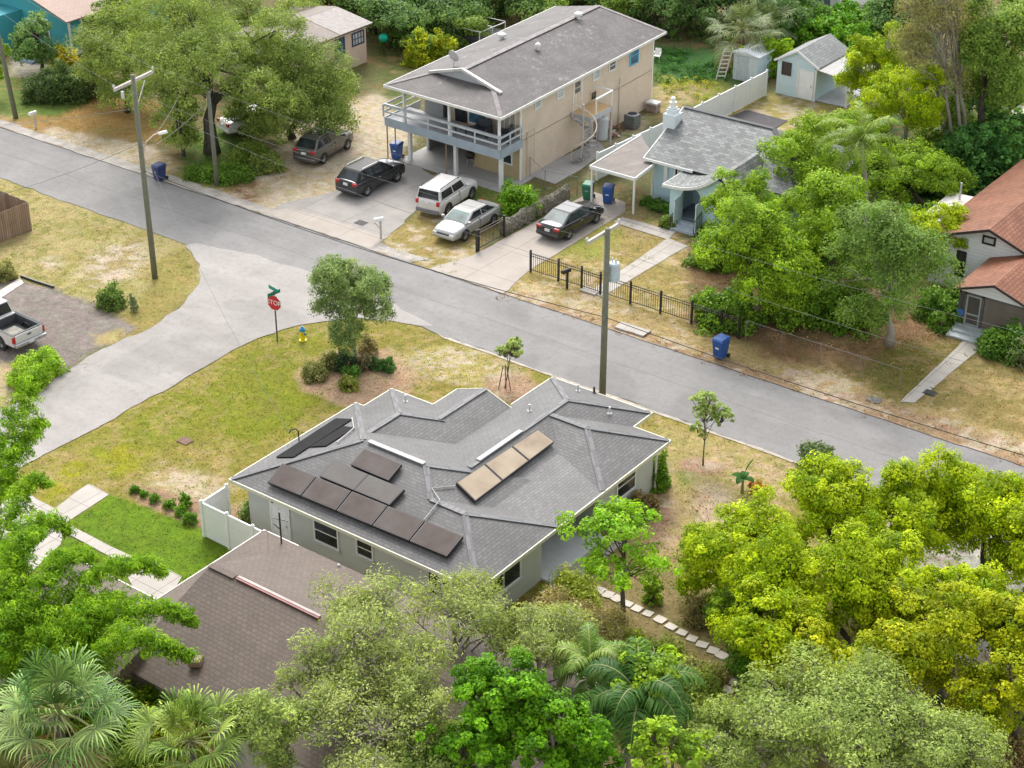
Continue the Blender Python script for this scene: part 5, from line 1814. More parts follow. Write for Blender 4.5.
MB().add(*slab_on(((xr0, wb, zb), (xr0, -wb, zb), (xr1, -wr, zr_), (xr1, wr, zr_)), .06, .94, .12, .9)).build('rear_window', M_GLS, PK)
MB().add(*slab_on(((xf0, -wb, zb), (xf0, wb, zb), (xf1, wr, zr_), (xf1, -wr, zr_)), .06, .94, .1, .92)).build('windshield', M_GLS, PK)
for face, aa in ((((xr0, -wb, zb), (xf0, -wb, zb), (xf1, -wr, zr_), (xr1, -wr, zr_)), ((.05, .45), (.5, .9))), (((xf0, wb, zb), (xr0, wb, zb), (xr1, wr, zr_), (xf1, wr, zr_)), ((.1, .5), (.55, .95)))):
    for u0, u1 in aa:
        MB().add(*slab_on(face, u0, u1, .12, .86)).build('side_window', M_GLS, PK)
r = .40
for wx in (-1.75, 1.85):
    for s_ in (-1, 1):
        m = MB()
        vs, fs = [], []
        for pr, py in [(r * .6, -.13), (r * .94, -.13), (r, -.08), (r, .08), (r * .94, .13), (r * .6, .13)]:
            for k in range(22):
                aq = 2 * PI * k / 22
                vs.append((wx + pr * math.cos(aq), s_ * .86 + py, r + pr * math.sin(aq)))
        for i in range(5):
            for k in range(22):
                fs.append((i * 22 + k, i * 22 + (k + 1) % 22, (i + 1) * 22 + (k + 1) % 22, (i + 1) * 22 + k))
        wo = m.add(vs, fs).build('wheel', M_TYRE, PK)
        rm = MB()
        for y in (-.11, .11):
            rm.add([(wx + r * .62 * math.cos(2 * PI * k / 20), s_ * .86 + y, r + r * .62 * math.sin(2 * PI * k / 20)) for k in range(20)], [tuple(range(20))])
            for k in range(6):
                aq = 2 * PI * k / 6
                rm.beam((wx, s_ * .86 + y * 1.1, r), (wx + r * .56 * math.cos(aq), s_ * .86 + y * 1.12, r + r * .56 * math.sin(aq)), .07, .03)
        rm.build('rim', M_RIM, wo)
        n = 18
        am = MB().add([(wx + (r + .09) * math.cos(PI * k / n), s_ * .985, r + (r + .09) * math.sin(PI * k / n)) for k in range(n + 1)] + [(wx + (r + .09) * math.cos(PI * k / n), s_ * .7, r + (r + .09) * math.sin(PI * k / n)) for k in range(n + 1)],
                     [tuple(range(n + 1)) if s_ < 0 else tuple(range(n + 1))[::-1]] + [(k, k + 1, n + 2 + k, n + 1 + k) for k in range(n)])
        am.build('wheel_arch', M_TRIM, PK)

# ================================================================== STREET FURNITURE
def bin_(label, px, py, mat, ang, group='wheeled bins', H=1.08):
    q = Q(px, py)
    t = thing('wheeled_bin', label, 'bin', (q[0], q[1], 0), ang, group, local=True)
    w0, w1, d0, d1 = .25, .31, .26, .36
    MB().add([(-w0, -d0, .06), (w0, -d0, .06), (w0, d0, .06), (-w0, d0, .06), (-w1, -d1, H - .12), (w1, -d1, H - .12), (w1, d1, H - .12), (-w1, d1, H - .12)],
             [(3, 2, 1, 0), (4, 5, 6, 7), (0, 1, 5, 4), (1, 2, 6, 5), (2, 3, 7, 6), (3, 0, 4, 7)]).build('body', mat, t, bevel=.03)
    MB().add([(-w1 - .03, -d1 - .05, H - .118), (w1 + .03, -d1 - .05, H - .118), (w1 + .03, d1 + .03, H - .118), (-w1 - .03, d1 + .03, H - .118), (-w1 + .03, -d1 + .05, H - .01), (w1 - .03, -d1 + .05, H - .01), (w1 - .03, d1 - .02, H + .02), (-w1 + .03, d1 - .02, H + .02)],
             [(3, 2, 1, 0), (4, 5, 6, 7), (0, 1, 5, 4), (1, 2, 6, 5), (2, 3, 7, 6), (3, 0, 4, 7)]).build('lid', mat, t, bevel=.02)
    MB().tube([(-w1, d1 + .08, H - .14), (w1, d1 + .08, H - .14)], .02, 6).build('handle', mat, t)
    MB().box(-.1, -d1 + .035, .62, .1, -d1 + .075, .72).build('emblem', M_PLATE, t)
    for s_ in (-1, 1):
        MB().add([(s_ * (w0 + .02 + .05 * j), d0 + .05 + .13 * math.cos(2 * PI * k / 14), .13 + .13 * math.sin(2 * PI * k / 14)) for j in (0, 1) for k in range(14)],
                 [tuple(range(14)), tuple(range(14, 28))[::-1]] + [(k, (k + 1) % 14, 14 + (k + 1) % 14, 14 + k) for k in range(14)]).build('wheel', M_TYRE, t)


B_BLUE = plain('blue_bin_plastic', (.012, .07, .26), .45, var=.1)
B_NAVY = plain('navy_bin_plastic', (.02, .035, .12), .5, var=.1)
B_GREEN = plain('green_bin_plastic', (.01, .14, .07), .45, var=.1)
bin_('dark navy wheeled bin at the road edge below the crossarm pole', 160, 180, B_NAVY, R(0))
bin_('blue wheeled bin by the balcony posts behind the charcoal crossover', 397, 159, B_BLUE, R(10), H=1.15)
bin_('green wheeled bin behind the black sedan', 588, 199, B_GREEN, R(15))
bin_('blue wheeled bin under the front edge of the carport', 608, 203, B_BLUE, R(20), H=1.15)
bin_('blue wheeled bin standing alone on the leaf litter verge', 720, 358, B_BLUE, R(-5), H=1.2)
bin_('dark green bin in shade under the oak crowns', 285, 106, B_GREEN, R(0))

M_POLE = bark('weathered_pole', (.115, .12, .085), (.20, .20, .15))
M_ARM = plain('bleached_crossarm', (.46, .42, .38), .8, var=.15)
M_INS = plain('porcelain', (.55, .55, .55), .3)


def pole(label, x, y, h, lean=(0, 0), r0=.17, r1=.12):
    t = thing('utility_pole', label, 'utility pole', (x, y, 0), 0, 'utility poles')
    MB().tube([(x, y, -.1), (x + lean[0] * .5, y + lean[1] * .5, h * .5), (x + lean[0], y + lean[1], h)], [r0, (r0 + r1) / 2, r1], 12).build('shaft', M_POLE, t, smooth=True)
    return t


PLx, PLy = Q(155, 278)
PLh = 11.7
PL = pole('tall weathered pole with a bleached crossarm and street lamp arm on the left corner lawn', PLx, PLy, PLh, (-.1, .1))
e1, e2 = Q(114, 90, 11.0), Q(153, 71.5, 11.05)
MB().beam((e1[0], e1[1], 11.0), (e2[0], e2[1], 11.05), .13, .16).build('crossarm', M_ARM, PL)
br = MB()
br.beam((PLx - .05, PLy + .2, 10.1), (e2[0] * .55 + PLx * .45, e2[1] * .55 + PLy * .45, 10.95), .04, .06)
br.build('brace', M_ARM, PL)
for e, zz in ((e1, 11.08), (e2, 11.13)):
    MB().lathe([(.03, 0), (.03, .06), (.07, .08), (.07, .14), (.03, .2), (0, .21)], (e[0], e[1], zz), 10).build('insulator', M_INS, PL)
MB().lathe([(.07, 0), (.09, .1), (.09, .38), (.03, .42)], (e1[0] * .6 + PLx * .4, e1[1] * .6 + PLy * .4, 10.5), 10).build('fuse_cutout', M_INS, PL)
la, lb = None, None
zl = zrow(PLx, PLy, 147)
ex, ey = Q(160, 133, zl + .45)
MB().tube([(PLx, PLy, zl - .5), (PLx * .7 + ex * .3, PLy * .7 + ey * .3, zl + .2), (PLx * .3 + ex * .7, PLy * .3 + ey * .7, zl + .45), (ex, ey, zl + .45)], .04, 8).build('lamp_arm', plain('rusty_lamp_arm', (.5, .4, .3), .6), PL)
MB().add([(ex + a_ * .0 + dx * .42 - dy * .13 * s, ey + dy * .42 + dx * .13 * s, zl + .45 + dz) for dx, dy in [((ex - PLx) / math.hypot(ex - PLx, ey - PLy), (ey - PLy) / math.hypot(ex - PLx, ey - PLy))] for a_ in (0,) for s, dz in ((-1, -.08), (1, -.08), (.6, .06), (-.6, .06))] +
         [(ex - dx * .12 - dy * .1 * s, ey - dy * .12 + dx * .1 * s, zl + .45 + dz) for dx, dy in [((ex - PLx) / math.hypot(ex - PLx, ey - PLy), (ey - PLy) / math.hypot(ex - PLx, ey - PLy))] for s, dz in ((-1, -.08), (1, -.08), (.6, .06), (-.6, .06))],
         [(0, 1, 2, 3), (7, 6, 5, 4), (0, 4, 5, 1), (1, 5, 6, 2), (2, 6, 7, 3), (3, 7, 4, 0)]).build('lamp_head', M_WHITE, PL, bevel=.03)

P2x, P2y = Q(217, 185)
P2 = pole('short weathered pole standing in front of the dark oak trunk', P2x, P2y, 6.1, (-.05, 0), .15, .12)
MB().lathe([(.03, 0), (.06, .05), (.06, .12), (.02, .16)], (P2x - .16, P2y - .05, 5.5), 8).build('insulator', M_INS, P2)
P0x, P0y = Q(16, 118)
P0 = pole('dark leaning pole at the left edge in front of the teal house', P0x, P0y, 9.6, (-.6, -.3), .17, .12)
MB().beam((P0x - .9, P0y - 1.1, 9.1), (P0x - .2, P0y + .9, 9.1), .12, .14).build('crossarm', M_ARM, P0)
PRx, PRy = Q(602, 405)
PRh = zrow(PRx, PRy, 229)
PR = pole('green weathered pole with crossarm and grey transformer beside the street', PRx, PRy, PRh, (0, .05), .17, .13)
zc = PRh - .25
f1, f2 = Q(587, 243, zc), Q(619, 224, zc)
MB().beam((f1[0], f1[1], zc), (f2[0], f2[1], zc), .12, .15).build('crossarm', M_ARM, PR)
for e in (f1, f2):
    MB().lathe([(.03, 0), (.03, .06), (.07, .08), (.07, .14), (.03, .2), (0, .21)], (e[0], e[1], zc + .07), 10).build('insulator', M_INS, PR)
zt0 = zrow(PRx, PRy, 284)
tq = Q(616.5, 279, zt0 + .05)
td = Vector((tq[0] - PRx, tq[1] - PRy, 0)).normalized() * .5
MB().lathe([(.27, 0), (.29, .04), (.29, .82), (.25, .9), (.12, .95), (0, .96)], (PRx + td.x, PRy + td.y, zt0 + .05), 18).build('transformer', plain('transformer_grey', (.45, .52, .57), .5, var=.08), PR)
for s in (-.1, .1):
    MB().lathe([(.04, 0), (.05, .1), (.03, .2)], (PRx + td.x + s, PRy + td.y, zt0 + .97), 8).build('bushing', M_INS, PR)
MB().beam((PRx, PRy, zt0 + .3), (PRx + td.x * .7, PRy + td.y * .7, zt0 + .3), .1, .1).build('bracket', M_GALV, PR)


M_WIRE = plain('aluminium_wire', (.15, .15, .145), .6)
M_WIREB = plain('black_cable', (.02, .02, .02), .6)


def wire(label, a, b, sag, mat=M_WIRE, r=.008, n=14, name='power_line'):
    pts = []
    for i in range(n + 1):
        t = i / n
        pts.append((a[0] + (b[0] - a[0]) * t, a[1] + (b[1] - a[1]) * t, a[2] + (b[2] - a[2]) * t - sag * 4 * t * (1 - t)))
    o = MB().tube(pts, r, 5).build(name, mat, loc=(a[0], a[1], a[2]), uv=False)
    tag(o, label, 'power line', 'overhead wires')


nxt = (38.0, 1.4)
wire('pale wire from the front of the left crossarm to the far crossarm', (e1[0], e1[1], 11.28), (f1[0], f1[1], zc + .26), .45)
wire('pale wire from the back of the left crossarm to the far crossarm', (e2[0], e2[1], 11.33), (f2[0], f2[1], zc + .26), .45)
wire('pale wire running left from the front of the crossarm over the garden', (e1[0], e1[1], 11.28), (P0x - 1.6, P0y - 1.4, 9.3), .25)
wire('pale wire running left from the back end of the left crossarm to the leaning pole', (e2[0], e2[1], 11.33), (P0x - .9, P0y + .6, 9.3), .3)
wire('upper pale wire running right from the transformer pole over garden trees', (f2[0], f2[1], zc + .26), (nxt[0], nxt[1] + .6, 10.3), .4)
wire('second pale wire running right from the transformer pole', (PRx, PRy, zc - .7), (nxt[0], nxt[1] - .3, 8.6), .45)
zcab = zrow(PRx, PRy, 317)
wire('thick black cable along the street from corner pole to transformer pole', (PLx, PLy, 6.4), (PRx, PRy, zcab), .5, M_WIREB, .02, name='cable')
wire('thick black cable running right from the transformer pole along the verge', (PRx, PRy, zcab), (nxt[0], nxt[1], zcab + .4), .5, M_WIREB, .02, name='cable')
wire('thin wire below the upper conductors between the two tallest poles', (PLx, PLy, 10.3), (PRx, PRy, zcab + 2.2), .6)
wire('loose service wire from the corner pole up into the oak crown', (PLx, PLy, zl), (-33.5, 12.0, 7.2), .9, r=.014)
wire('service wire from the corner pole to the top of the short pole', (PLx, PLy, zl - .3), (P2x, P2y, 5.6), .3, r=.012)
wire('service wire from the corner pole over the street to the wood fence yard', (PLx, PLy, 9.9), (-46, -9, 5.5), .5, r=.011)
wire('pale guy wire falling from the corner pole to the left lawn', (PLx, PLy, zl + .2), (-33.5, -4.6, 3.0), .2, r=.013)
wire('thin service wire from the grey house mast up towards the corner pole', tuple(SERV1), (PLx, PLy, 8.2), .8, r=.008)

# stop sign with two street name blades
sx, sy = Q(277.5, 341.5)
SG = thing('stop_sign', 'red octagonal stop sign with green street name blades on the corner lawn', 'sign', (sx, sy, 0))
MB().box(sx - .03, sy - .03, -.05, sx + .03, sy + .03, 2.9).build('post', plain('brown_sign_post', (.13, .10, .085), .6), SG)
ang = math.atan2(CAM[1] - sy, CAM[0] - sx) + R(-38)
fwv = Vector((math.cos(ang), math.sin(ang), 0))
sdv = Vector((-math.sin(ang), math.cos(ang), 0))
zc_ = zrow(sx, sy, 302.5)


def plate_oct(rad, d0, d1, n=8):
    c = Vector((sx, sy, zc_))
    vs = [c + fwv * d + (sdv * math.cos(PI / 8 + k * PI / 4) + Vector((0, 0, 1)) * math.sin(PI / 8 + k * PI / 4)) * rad for d in (d0, d1) for k in range(8)]
    return MB().add(vs, [tuple(range(8))[::-1], tuple(range(8, 16))] + [(k, (k + 1) % 8, 8 + (k + 1) % 8, 8 + k) for k in range(8)])


plate_oct(.46, .034, .05).build('plate_border', M_WHITE, SG)
plate_oct(.43, .051, .056).build('plate', plain('stop_red', (.50, .012, .02), .4, var=.05), SG)
Mx = Matrix((( -sdv.x * -1, 0, fwv.x, sx + fwv.x * .06), (sdv.y, 0, fwv.y, sy + fwv.y * .06), (0, 1, 0, zc_), (0, 0, 0, 1)))
text_mesh('STOP', .36, 'lettering', M_WHITE, SG, Mx, .003)
M_SGN = plain('sign_green', (.0, .22, .15), .4, var=.05)
zb_ = zrow(sx, sy, 291)
for (ax, ay), z0 in (((.8018, -.15), zb_ + .12), ((.1, .98), zb_ - .12)):
    n_ = math.hypot(ax, ay)
    d = Vector((ax / n_, ay / n_, 0)) * .42
    MB().beam((sx - d.x, sy - d.y, z0), (sx + d.x, sy + d.y, z0), .02, .2).build('name_blade', M_SGN, SG)

# hydrant
hx, hy = Q(303, 340.5)
HY = thing('fire_hydrant', 'yellow fire hydrant with a blue bonnet on the corner lawn', 'hydrant', (hx, hy, 0))
M_YEL = plain('hydrant_yellow', (.78, .60, .02), .4, var=.06)
M_HBL = plain('hydrant_blue', (.02, .22, .42), .4, var=.06)
MB().lathe([(.2, 0), (.2, .05), (.13, .06), (.13, .5), (.17, .51), (.17, .56)], (hx, hy, 0), 16).build('barrel', M_YEL, HY)
MB().lathe([(.17, .561), (.15, .66), (.09, .74), (.05, .76), (.05, .83), (0, .84)], (hx, hy, 0), 16).build('bonnet', M_HBL, HY)
for d in ((1, 0), (-1, 0), (0, -1)):
    MB().tube([(hx + d[0] * .1, hy + d[1] * .1, .42), (hx + d[0] * .23, hy + d[1] * .23, .42)], .075 if d[1] else .055, 10).build('nozzle_cap', M_HBL if d[1] == 0 else M_YEL, HY)

# mailboxes
def mailbox(label, px, py, m1, m2, z=1.05, ang=0, arm=False):
    x, y = Q(px, py)
    t = thing('mailbox', label, 'mailbox', (x, y, 0), ang, 'mailboxes', local=True)
    MB().box(-.05, -.05, 0, .05, .05, z).build('post', m2, t)
    if arm:
        MB().box(-.05, -.045, z - .14, .05, .045, z - .002).beam((0, 0, z - .5), (0, -.4, z - .05), .06, .06).build('bracket', m2, t)
    pr = [(-.1, 0), (.1, 0), (.1, .12)] + [(.1 * math.cos(a_), .12 + .1 * math.sin(a_)) for a_ in np.linspace(.2, PI - .2, 7)] + [(-.1, .12)]
    MB().prism_y([(x_, z_ + z) for x_, z_ in pr], -.38, .18).build('box', m1, t)
    MB().box(-.1, -.395, z + .01, .1, -.381, z + .13).build('door', m1, t)


mailbox('white mailbox on a pale post by the grass at the top left road edge', 36, 129, M_WHITE, M_ARM)
mailbox('white bracket mailbox beside the two storey house driveway', 381, 238, M_WHITE, M_ARM, 1.1, R(-30), True)
mailbox('black mailbox on a black post before the iron fence', 567, 288.5, M_BLACK, M_BLACK, 1.0, R(-10))

# ================================================================== FENCES
def iron_run(t, a, b, h, n, posts, mat, r=.012):
    a, b = Vector((*a, 0)), Vector((*b, 0))
    m = MB()
    for z in (.16, h - .08, h - .22):
        m.beam(a + Vector((0, 0, z)), b + Vector((0, 0, z)), .03, .035)
    m.build('rail', mat, t)
    m = MB()
    for i in range(1, n):
        p = a + (b - a) * (i / n)
        m.box(p.x - r, p.y - r, .1, p.x + r, p.y + r, h - .02)
    m.build('pickets', mat, t)


P_I = [Q(*p) for p in [(531.5, 271.5), (558.7, 280.7), (582, 288), (600.7, 294), (630, 304), (659.5, 314), (689.5, 324.5), (720, 333), (739, 338)]]
IF = thing('iron_fence', 'long black iron picket fence between the verge and the blue cottage lawn', 'fence', (0, 10.9, 0))
P_I = [(p[0], 10.9) for p in P_I]
for p in P_I:
    MB().box(p[0] - .05, p[1] - .05, 0, p[0] + .05, p[1] + .05, 1.3).lathe([(.07, 1.3), (.07, 1.33), (0, 1.38)], (p[0], p[1], 0), 6).build('post', M_BLACK, IF)
M_RUSTI = plain('rusty_black_iron', (.03, .022, .018), .6, var=.4)
for i in range(len(P_I) - 1):
    if i == 2:
        continue
    iron_run(IF, (P_I[i][0] + .06, 10.9), (P_I[i + 1][0] - .06, 10.9), 1.22, int((P_I[i + 1][0] - P_I[i][0]) / .14), 0, M_RUSTI, .008)
iron_run(IF, (P_I[2][0] + .06, 10.9), (P_I[3][0] - .06, 10.9), 1.18, 9, 0, M_RUSTI)

GA, GB = Q(478, 252), Q(503, 236)
GT = thing('iron_gate', 'open black iron drive gate by the vine covered fence', 'gate', (GA[0], GA[1], 0))
gx = (GA[0] + GB[0]) / 2
for y in (GA[1], GA[1] + .16, GB[1]):
    MB().box(gx - .05, y - .05, 0, gx + .05, y + .05, 1.35).build('post', M_BLACK, GT)
m = MB()
for z in (.15, 1.05, 1.22):
    m.box(gx - .02, GA[1] + .215, z - .025, gx + .02, GB[1] - .055, z + .025)
m.build('gate_frame', M_RUSTI, GT)
m = MB()
for y in np.arange(GA[1] + .3, GB[1] - .1, .13):
    m.box(gx - .01, y - .01, .176, gx + .01, y + .01, 1.024)
m.build('pickets', M_RUSTI, GT)

# chain link fence overgrown with dry vines, modelled as a solid rough strip
m = MB()
yv = np.arange(13.95, 20.6, .12)
rows = 8
vs, fs = [], []
for i, y in enumerate(yv):
    top = .85 + float(fbm(y, 0, .7, 50)) * .35
    for j in range(rows):
        a_ = PI * j / (rows - 1)
        rx = .24 + float(fbm(y * 3, j * 3.1, 1, 51)) * .2
        vs.append((-11.15 + .0 * y - math.cos(a_) * rx, y, max(0, math.sin(a_) ** .45 * top + float(fbm(y * 4, j * 5.3, 1, 53)) * .15)))
for i in range(len(yv) - 1):
    for j in range(rows - 1):
        fs.append((i * rows + j, (i + 1) * rows + j, (i + 1) * rows + j + 1, i * rows + j + 1))
fs.append(tuple(range(rows)))
fs.append(tuple((len(yv) - 1) * rows + j for j in range(rows))[::-1])
t_ = NT('dry_vines')
n_ = t_.noise(t_.pos(), 11, 5, .8)
t_.l(t_.ramp(n_, [(.36, (.05, .05, .035)), (.5, (.20, .18, .13)), (.64, (.42, .39, .33))]), t_.b.inputs['Base Color'])
t_.b.inputs['Roughness'].default_value = .95
t_.bump(n_, 1.0, .08)
tag(m.add(vs, fs).build('vine_fence', t_.m, loc=(-11.15, 14, 0)), 'low rough grey vine covered fence along the blue cottage drive', 'wall')

# chain link bits beside the tan house and on the right frontage
M_LINK = plain('chain_link_wire', (.22, .21, .20), .6, .3)


def chain_fence(label, pts, h, sp=2.4, diag=.3):
    t = thing('chain_link_fence', label, 'fence', (pts[0][0], pts[0][1], 0))
    m = MB()
    k = 0
    for (ax, ay), (bx_, by_) in zip(pts[:-1], pts[1:]):
        L = math.hypot(bx_ - ax, by_ - ay)
        m.tube([(ax, ay, h), (bx_, by_, h)], .014, 6)
        n = int(L / diag)
        for i in range(n):
            t0, t1 = i / n, min(1, (i + h / diag) / n)
            hh = h * ((t1 - t0) * n * diag / h)
            m.beam((ax + (bx_ - ax) * t0, ay + (by_ - ay) * t0, .05), (ax + (bx_ - ax) * t1, ay + (by_ - ay) * t1, .05 + (h - .07) * min(1, (t1 - t0) * n * diag / h)), .004, .004)
            m.beam((ax + (bx_ - ax) * t1, ay + (by_ - ay) * t1, .05), (ax + (bx_ - ax) * t0, ay + (by_ - ay) * t0, .05 + (h - .07) * min(1, (t1 - t0) * n * diag / h)), .004, .004)
    m.build('wire_mesh', M_LINK, t)
    for (ax, ay), (bx_, by_) in zip(pts[:-1], pts[1:]):
        L = math.hypot(bx_ - ax, by_ - ay)
        n = max(1, round(L / sp))
        for i in range(0 if (ax, ay) == tuple(pts[0]) else 1, n + 1):
            x, y = ax + (bx_ - ax) * i / n, ay + (by_ - ay) * i / n
            MB().tube([(x, y, 0), (x, y, h + .04)], .02, 8).build('post', M_LINK, t)


chain_fence('low chain link fence on thin posts in front of the right hand garden', [(6.9, 10.92), (9.0, 10.9), (15.6, 10.9)], 1.15, 2.2)
chain_fence('grey chain link fence and gate at the foot of the tan house side wall', [Q(530, 176), Q(545, 190), Q(577, 196)], 1.25, 1.9)

# white vinyl fences
def vinyl(label, pts, h, sp=2.0, group=None, zoff=0):
    t = thing('vinyl_fence', label, 'fence', (pts[0][0], pts[0][1], 0))
    for (ax, ay), (bx_, by_) in zip(pts[:-1], pts[1:]):
        L = math.hypot(bx_ - ax, by_ - ay)
        n = max(1, round(L / sp))
        for i in range(n):
            p = lambda q: (ax + (bx_ - ax) * q / n, ay + (by_ - ay) * q / n)
            a_, b_ = p(i + .03), p(i + .97)
            m = MB().beam((a_[0], a_[1], h / 2 + .02), (b_[0], b_[1], h / 2 + .02), .045, h - .1)
            m.beam((a_[0], a_[1], h - .06), (b_[0], b_[1], h - .06), .07, .12)
            m.beam((a_[0], a_[1], .12), (b_[0], b_[1], .12), .07, .14)
            m.build('panel', M_VINYL2, t)
        for i in range(0 if (ax, ay) == tuple(pts[0]) else 1, n + 1):
            x, y = ax + (bx_ - ax) * i / n, ay + (by_ - ay) * i / n
            MB().box(x - .065, y - .065, 0, x + .065, y + .065, h + .06).lathe([(.09, h + .06), (.09, h + .09), (.0, h + .15)], (x, y, 0), 4).build('post', M_VINYL, t)


M_VINYL2 = boards('vinyl_panel', (.80, .81, .815), (.81, .82, .825), (.72, .73, .74), 1.2, .18, .4, .05, False)
vinyl('long white vinyl fence behind the blue cottage and carport', [(-11.35, 24.1), (-10.9, 31.5), (-10.55, 43.9)], 1.8, 2.05)
vinyl('white vinyl fence corner enclosing the side of the grey house', [(-2.6, -17.0), (-2.55, -18.55), (.5, -18.6), (2.0, -18.62)], 1.75, 1.6)
q = Q(846, 22)
vinyl('white vinyl fence near the grey outbuilding at the top edge', [q, (q[0] + .2, q[1] + 10)], 1.9, 2.2)
q2 = Q(866, 26)
vinyl('white vinyl fence panel beside dark gap at the top edge', [q2, (q2[0] + 4.5, q2[1] + 1.5)], 1.9, 2.2)

# wooden stockade fence at the left
M_WOODF = boards('weathered_pickets', (.24, .16, .105), (.31, .22, .15), (.05, .03, .02), .15, 30, .85, .25, True)
M_WOODF = boards('weathered_pickets_v', (.25, .165, .11), (.33, .235, .165), (.06, .04, .025), 3.0, .15, .85, .25, False)
WF = thing('stockade_fence', 'brown weathered wooden stockade fence at the left edge', 'fence', (-33.7, -2, 0))
cnr = Q(32, 230)
hF = zrow(cnr[0], cnr[1], 202)
for a_, b_ in (((cnr[0], cnr[1]), (cnr[0] - .2, cnr[1] - 6)), ((cnr[0], cnr[1]), (cnr[0] - 7, cnr[1] + .35)), ((cnr[0] - 2.6, cnr[1] - .1), (cnr[0] - 2.7, cnr[1] - 6))):
    m = MB()
    L = math.hypot(b_[0] - a_[0], b_[1] - a_[1])
    n = int(L / .155)
    for i in range(n):
        p = lambda s: (a_[0] + (b_[0] - a_[0]) * s / n, a_[1] + (b_[1] - a_[1]) * s / n)
        hh = hF + float(vnoise(i, 3, .7, 4)) * .08
        u, v = p(i + .03), p(i + .97)
        m.beam((u[0], u[1], hh / 2), (v[0], v[1], hh / 2), .025, hh)
    m.build('panel', M_WOODF, WF)
    m = MB()
    for z in (.35, hF - .25):
        off = .045
        m.beam((a_[0] - off, a_[1] + off, z), (b_[0] - off, b_[1] + off, z), .05, .09)
    m.build('rail', M_WOODF, WF)

# ================================================================== YARD THINGS
x, y = Q(632, 127.5)
AC = thing('air_conditioner', 'dark grey air conditioning unit on the grass by the tan house wall', 'air conditioner', (x, y, 0))
M_ACG = plain('ac_grey', (.14, .15, .155), .5, var=.2)
MB().box(x - .42, y - .42, .05, x + .42, y + .42, .95).build('casing', boards('ac_louvre', (.12, .13, .135), (.15, .16, .165), (.05, .05, .05), .06, 5, .5, .1), AC, bevel=.04)
MB().lathe([(.42, .951), (.42, .98), (.36, 1.0), (.35, .97)], (x, y, 0), 20).build('fan_guard', plain('ac_rim', (.42, .44, .45), .5), AC)
MB().lathe([(.33, .96), (.33, .99), (0, .992)], (x, y, 0), 18).build('fan', M_DARKIN, AC)
x, y = Q(602, 139)
TK = thing('water_tank', 'pale cylindrical water tank standing under the stair landing', 'tank', (x, y, 0))
MB().lathe([(.36, 0), (.38, .05), (.38, 1.45), (.3, 1.55), (.0, 1.58)], (x, y, 0), 20).build('shell', plain('tank_pale_blue', (.52, .56, .6), .45, var=.1), TK)
MB().lathe([(.12, 1.581), (.12, 1.9), (.0, 1.92)], (x + .02, y + .02, 0), 10).build('valve_cap', plain('tank_cap', (.25, .33, .36), .5), TK)
MB().box(x + .3, y + .3, 0, x + .48, y + .48, 1.3).build('pipe_cover', plain('tank_rust', (.45, .36, .3), .7, var=.3), TK)
x, y = Q(653, 111)
BX = thing('meter_box', 'weathered white and brown utility box at the back corner of the tan house', 'box', (x, y, 0))
MB().box(x - .4, y - .3, 0, x + .4, y + .3, .55).build('base', plain('box_brown', (.26, .2, .17), .8, var=.3), BX)
MB().box(x - .44, y - .34, .551, x + .44, y + .34, .68).build('lid', M_LEAD, BX)
x, y = Q(613, 132)
WP = thing('scrap_pile', 'loose pile of brown boards and pale scraps beside the air conditioner', 'scrap pile', (x, y, 0))
rr = random.Random(3)
for k in range(16):
    px, py, a_ = x + rr.uniform(-.8, .9), y + rr.uniform(-1.2, 1.2), rr.uniform(0, PI)
    L, z = rr.uniform(.4, 1.1), .04 + .055 * (k % 4)
    MB().beam((px - L / 2 * math.cos(a_), py - L / 2 * math.sin(a_), z), (px + L / 2 * math.cos(a_), py + L / 2 * math.sin(a_), z + rr.uniform(0, .15)), rr.uniform(.08, .2), .03).build('board', plain(['board_rust', 'board_pale', 'board_brown'][k % 3], [(.22, .10, .06), (.5, .45, .38), (.13, .08, .055)][k % 3], .8), WP)

LB, LT = Q(720, 80), None
zt = 2.35
lt = Q(729, 47.5, zt)
LD = thing('ladder', 'pale aluminium ladder leaning on the small metal shed', 'ladder', (LB[0], LB[1], 0))
dv = Vector((lt[0] - LB[0], lt[1] - LB[1], zt))
sv = Vector((.8, .6, 0)).normalized() * .3
m = MB()
for s in (-1, 1):
    m.beam(Vector((LB[0], LB[1], 0)) + sv * s, Vector((LB[0], LB[1], 0)) + dv + sv * s, .06, .09)
m.build('stile', M_LEAD, LD)
m = MB()
for k in range(1, 8):
    c_ = Vector((LB[0], LB[1], 0)) + dv * (k / 8)
    m.beam(c_ - sv, c_ + sv, .05, .06)
m.build('rung', M_LEAD, LD)


def plastic_chair(label, px, py, ang):
    x, y = Q(px, py)
    t = thing('plastic_chair', label, 'chair', (x, y, 0), ang, 'garden chairs', local=True)
    MB().box(-.24, -.22, .40, .24, .24, .44).build('seat', M_WHITE, t, bevel=.015)
    MB().add([(-.24, .22, .44), (.24, .22, .44), (.22, .34, .88), (-.22, .34, .88), (-.24, .25, .44), (.24, .25, .44), (.22, .37, .88), (-.22, .37, .88)], [(0, 1, 2, 3), (7, 6, 5, 4), (0, 4, 5, 1), (1, 5, 6, 2), (2, 6, 7, 3), (3, 7, 4, 0)]).build('backrest', M_WHITE, t)
    for sx_ in (-1, 1):
        for sy_ in (-1, 1):
            MB().beam((sx_ * .2, sy_ * .2, .4), (sx_ * .25, sy_ * .25, 0), .04).build('leg', M_WHITE, t)
        MB().beam((sx_ * .25, -.2, .62), (sx_ * .25, .28, .66), .05, .03).build('armrest', M_WHITE, t)


plastic_chair('white plastic chair on the grass behind the tan house', 657, 61, R(20))
plastic_chair('white plastic chair under the oak crowns near the beige bungalow', 266, 99, R(-40))
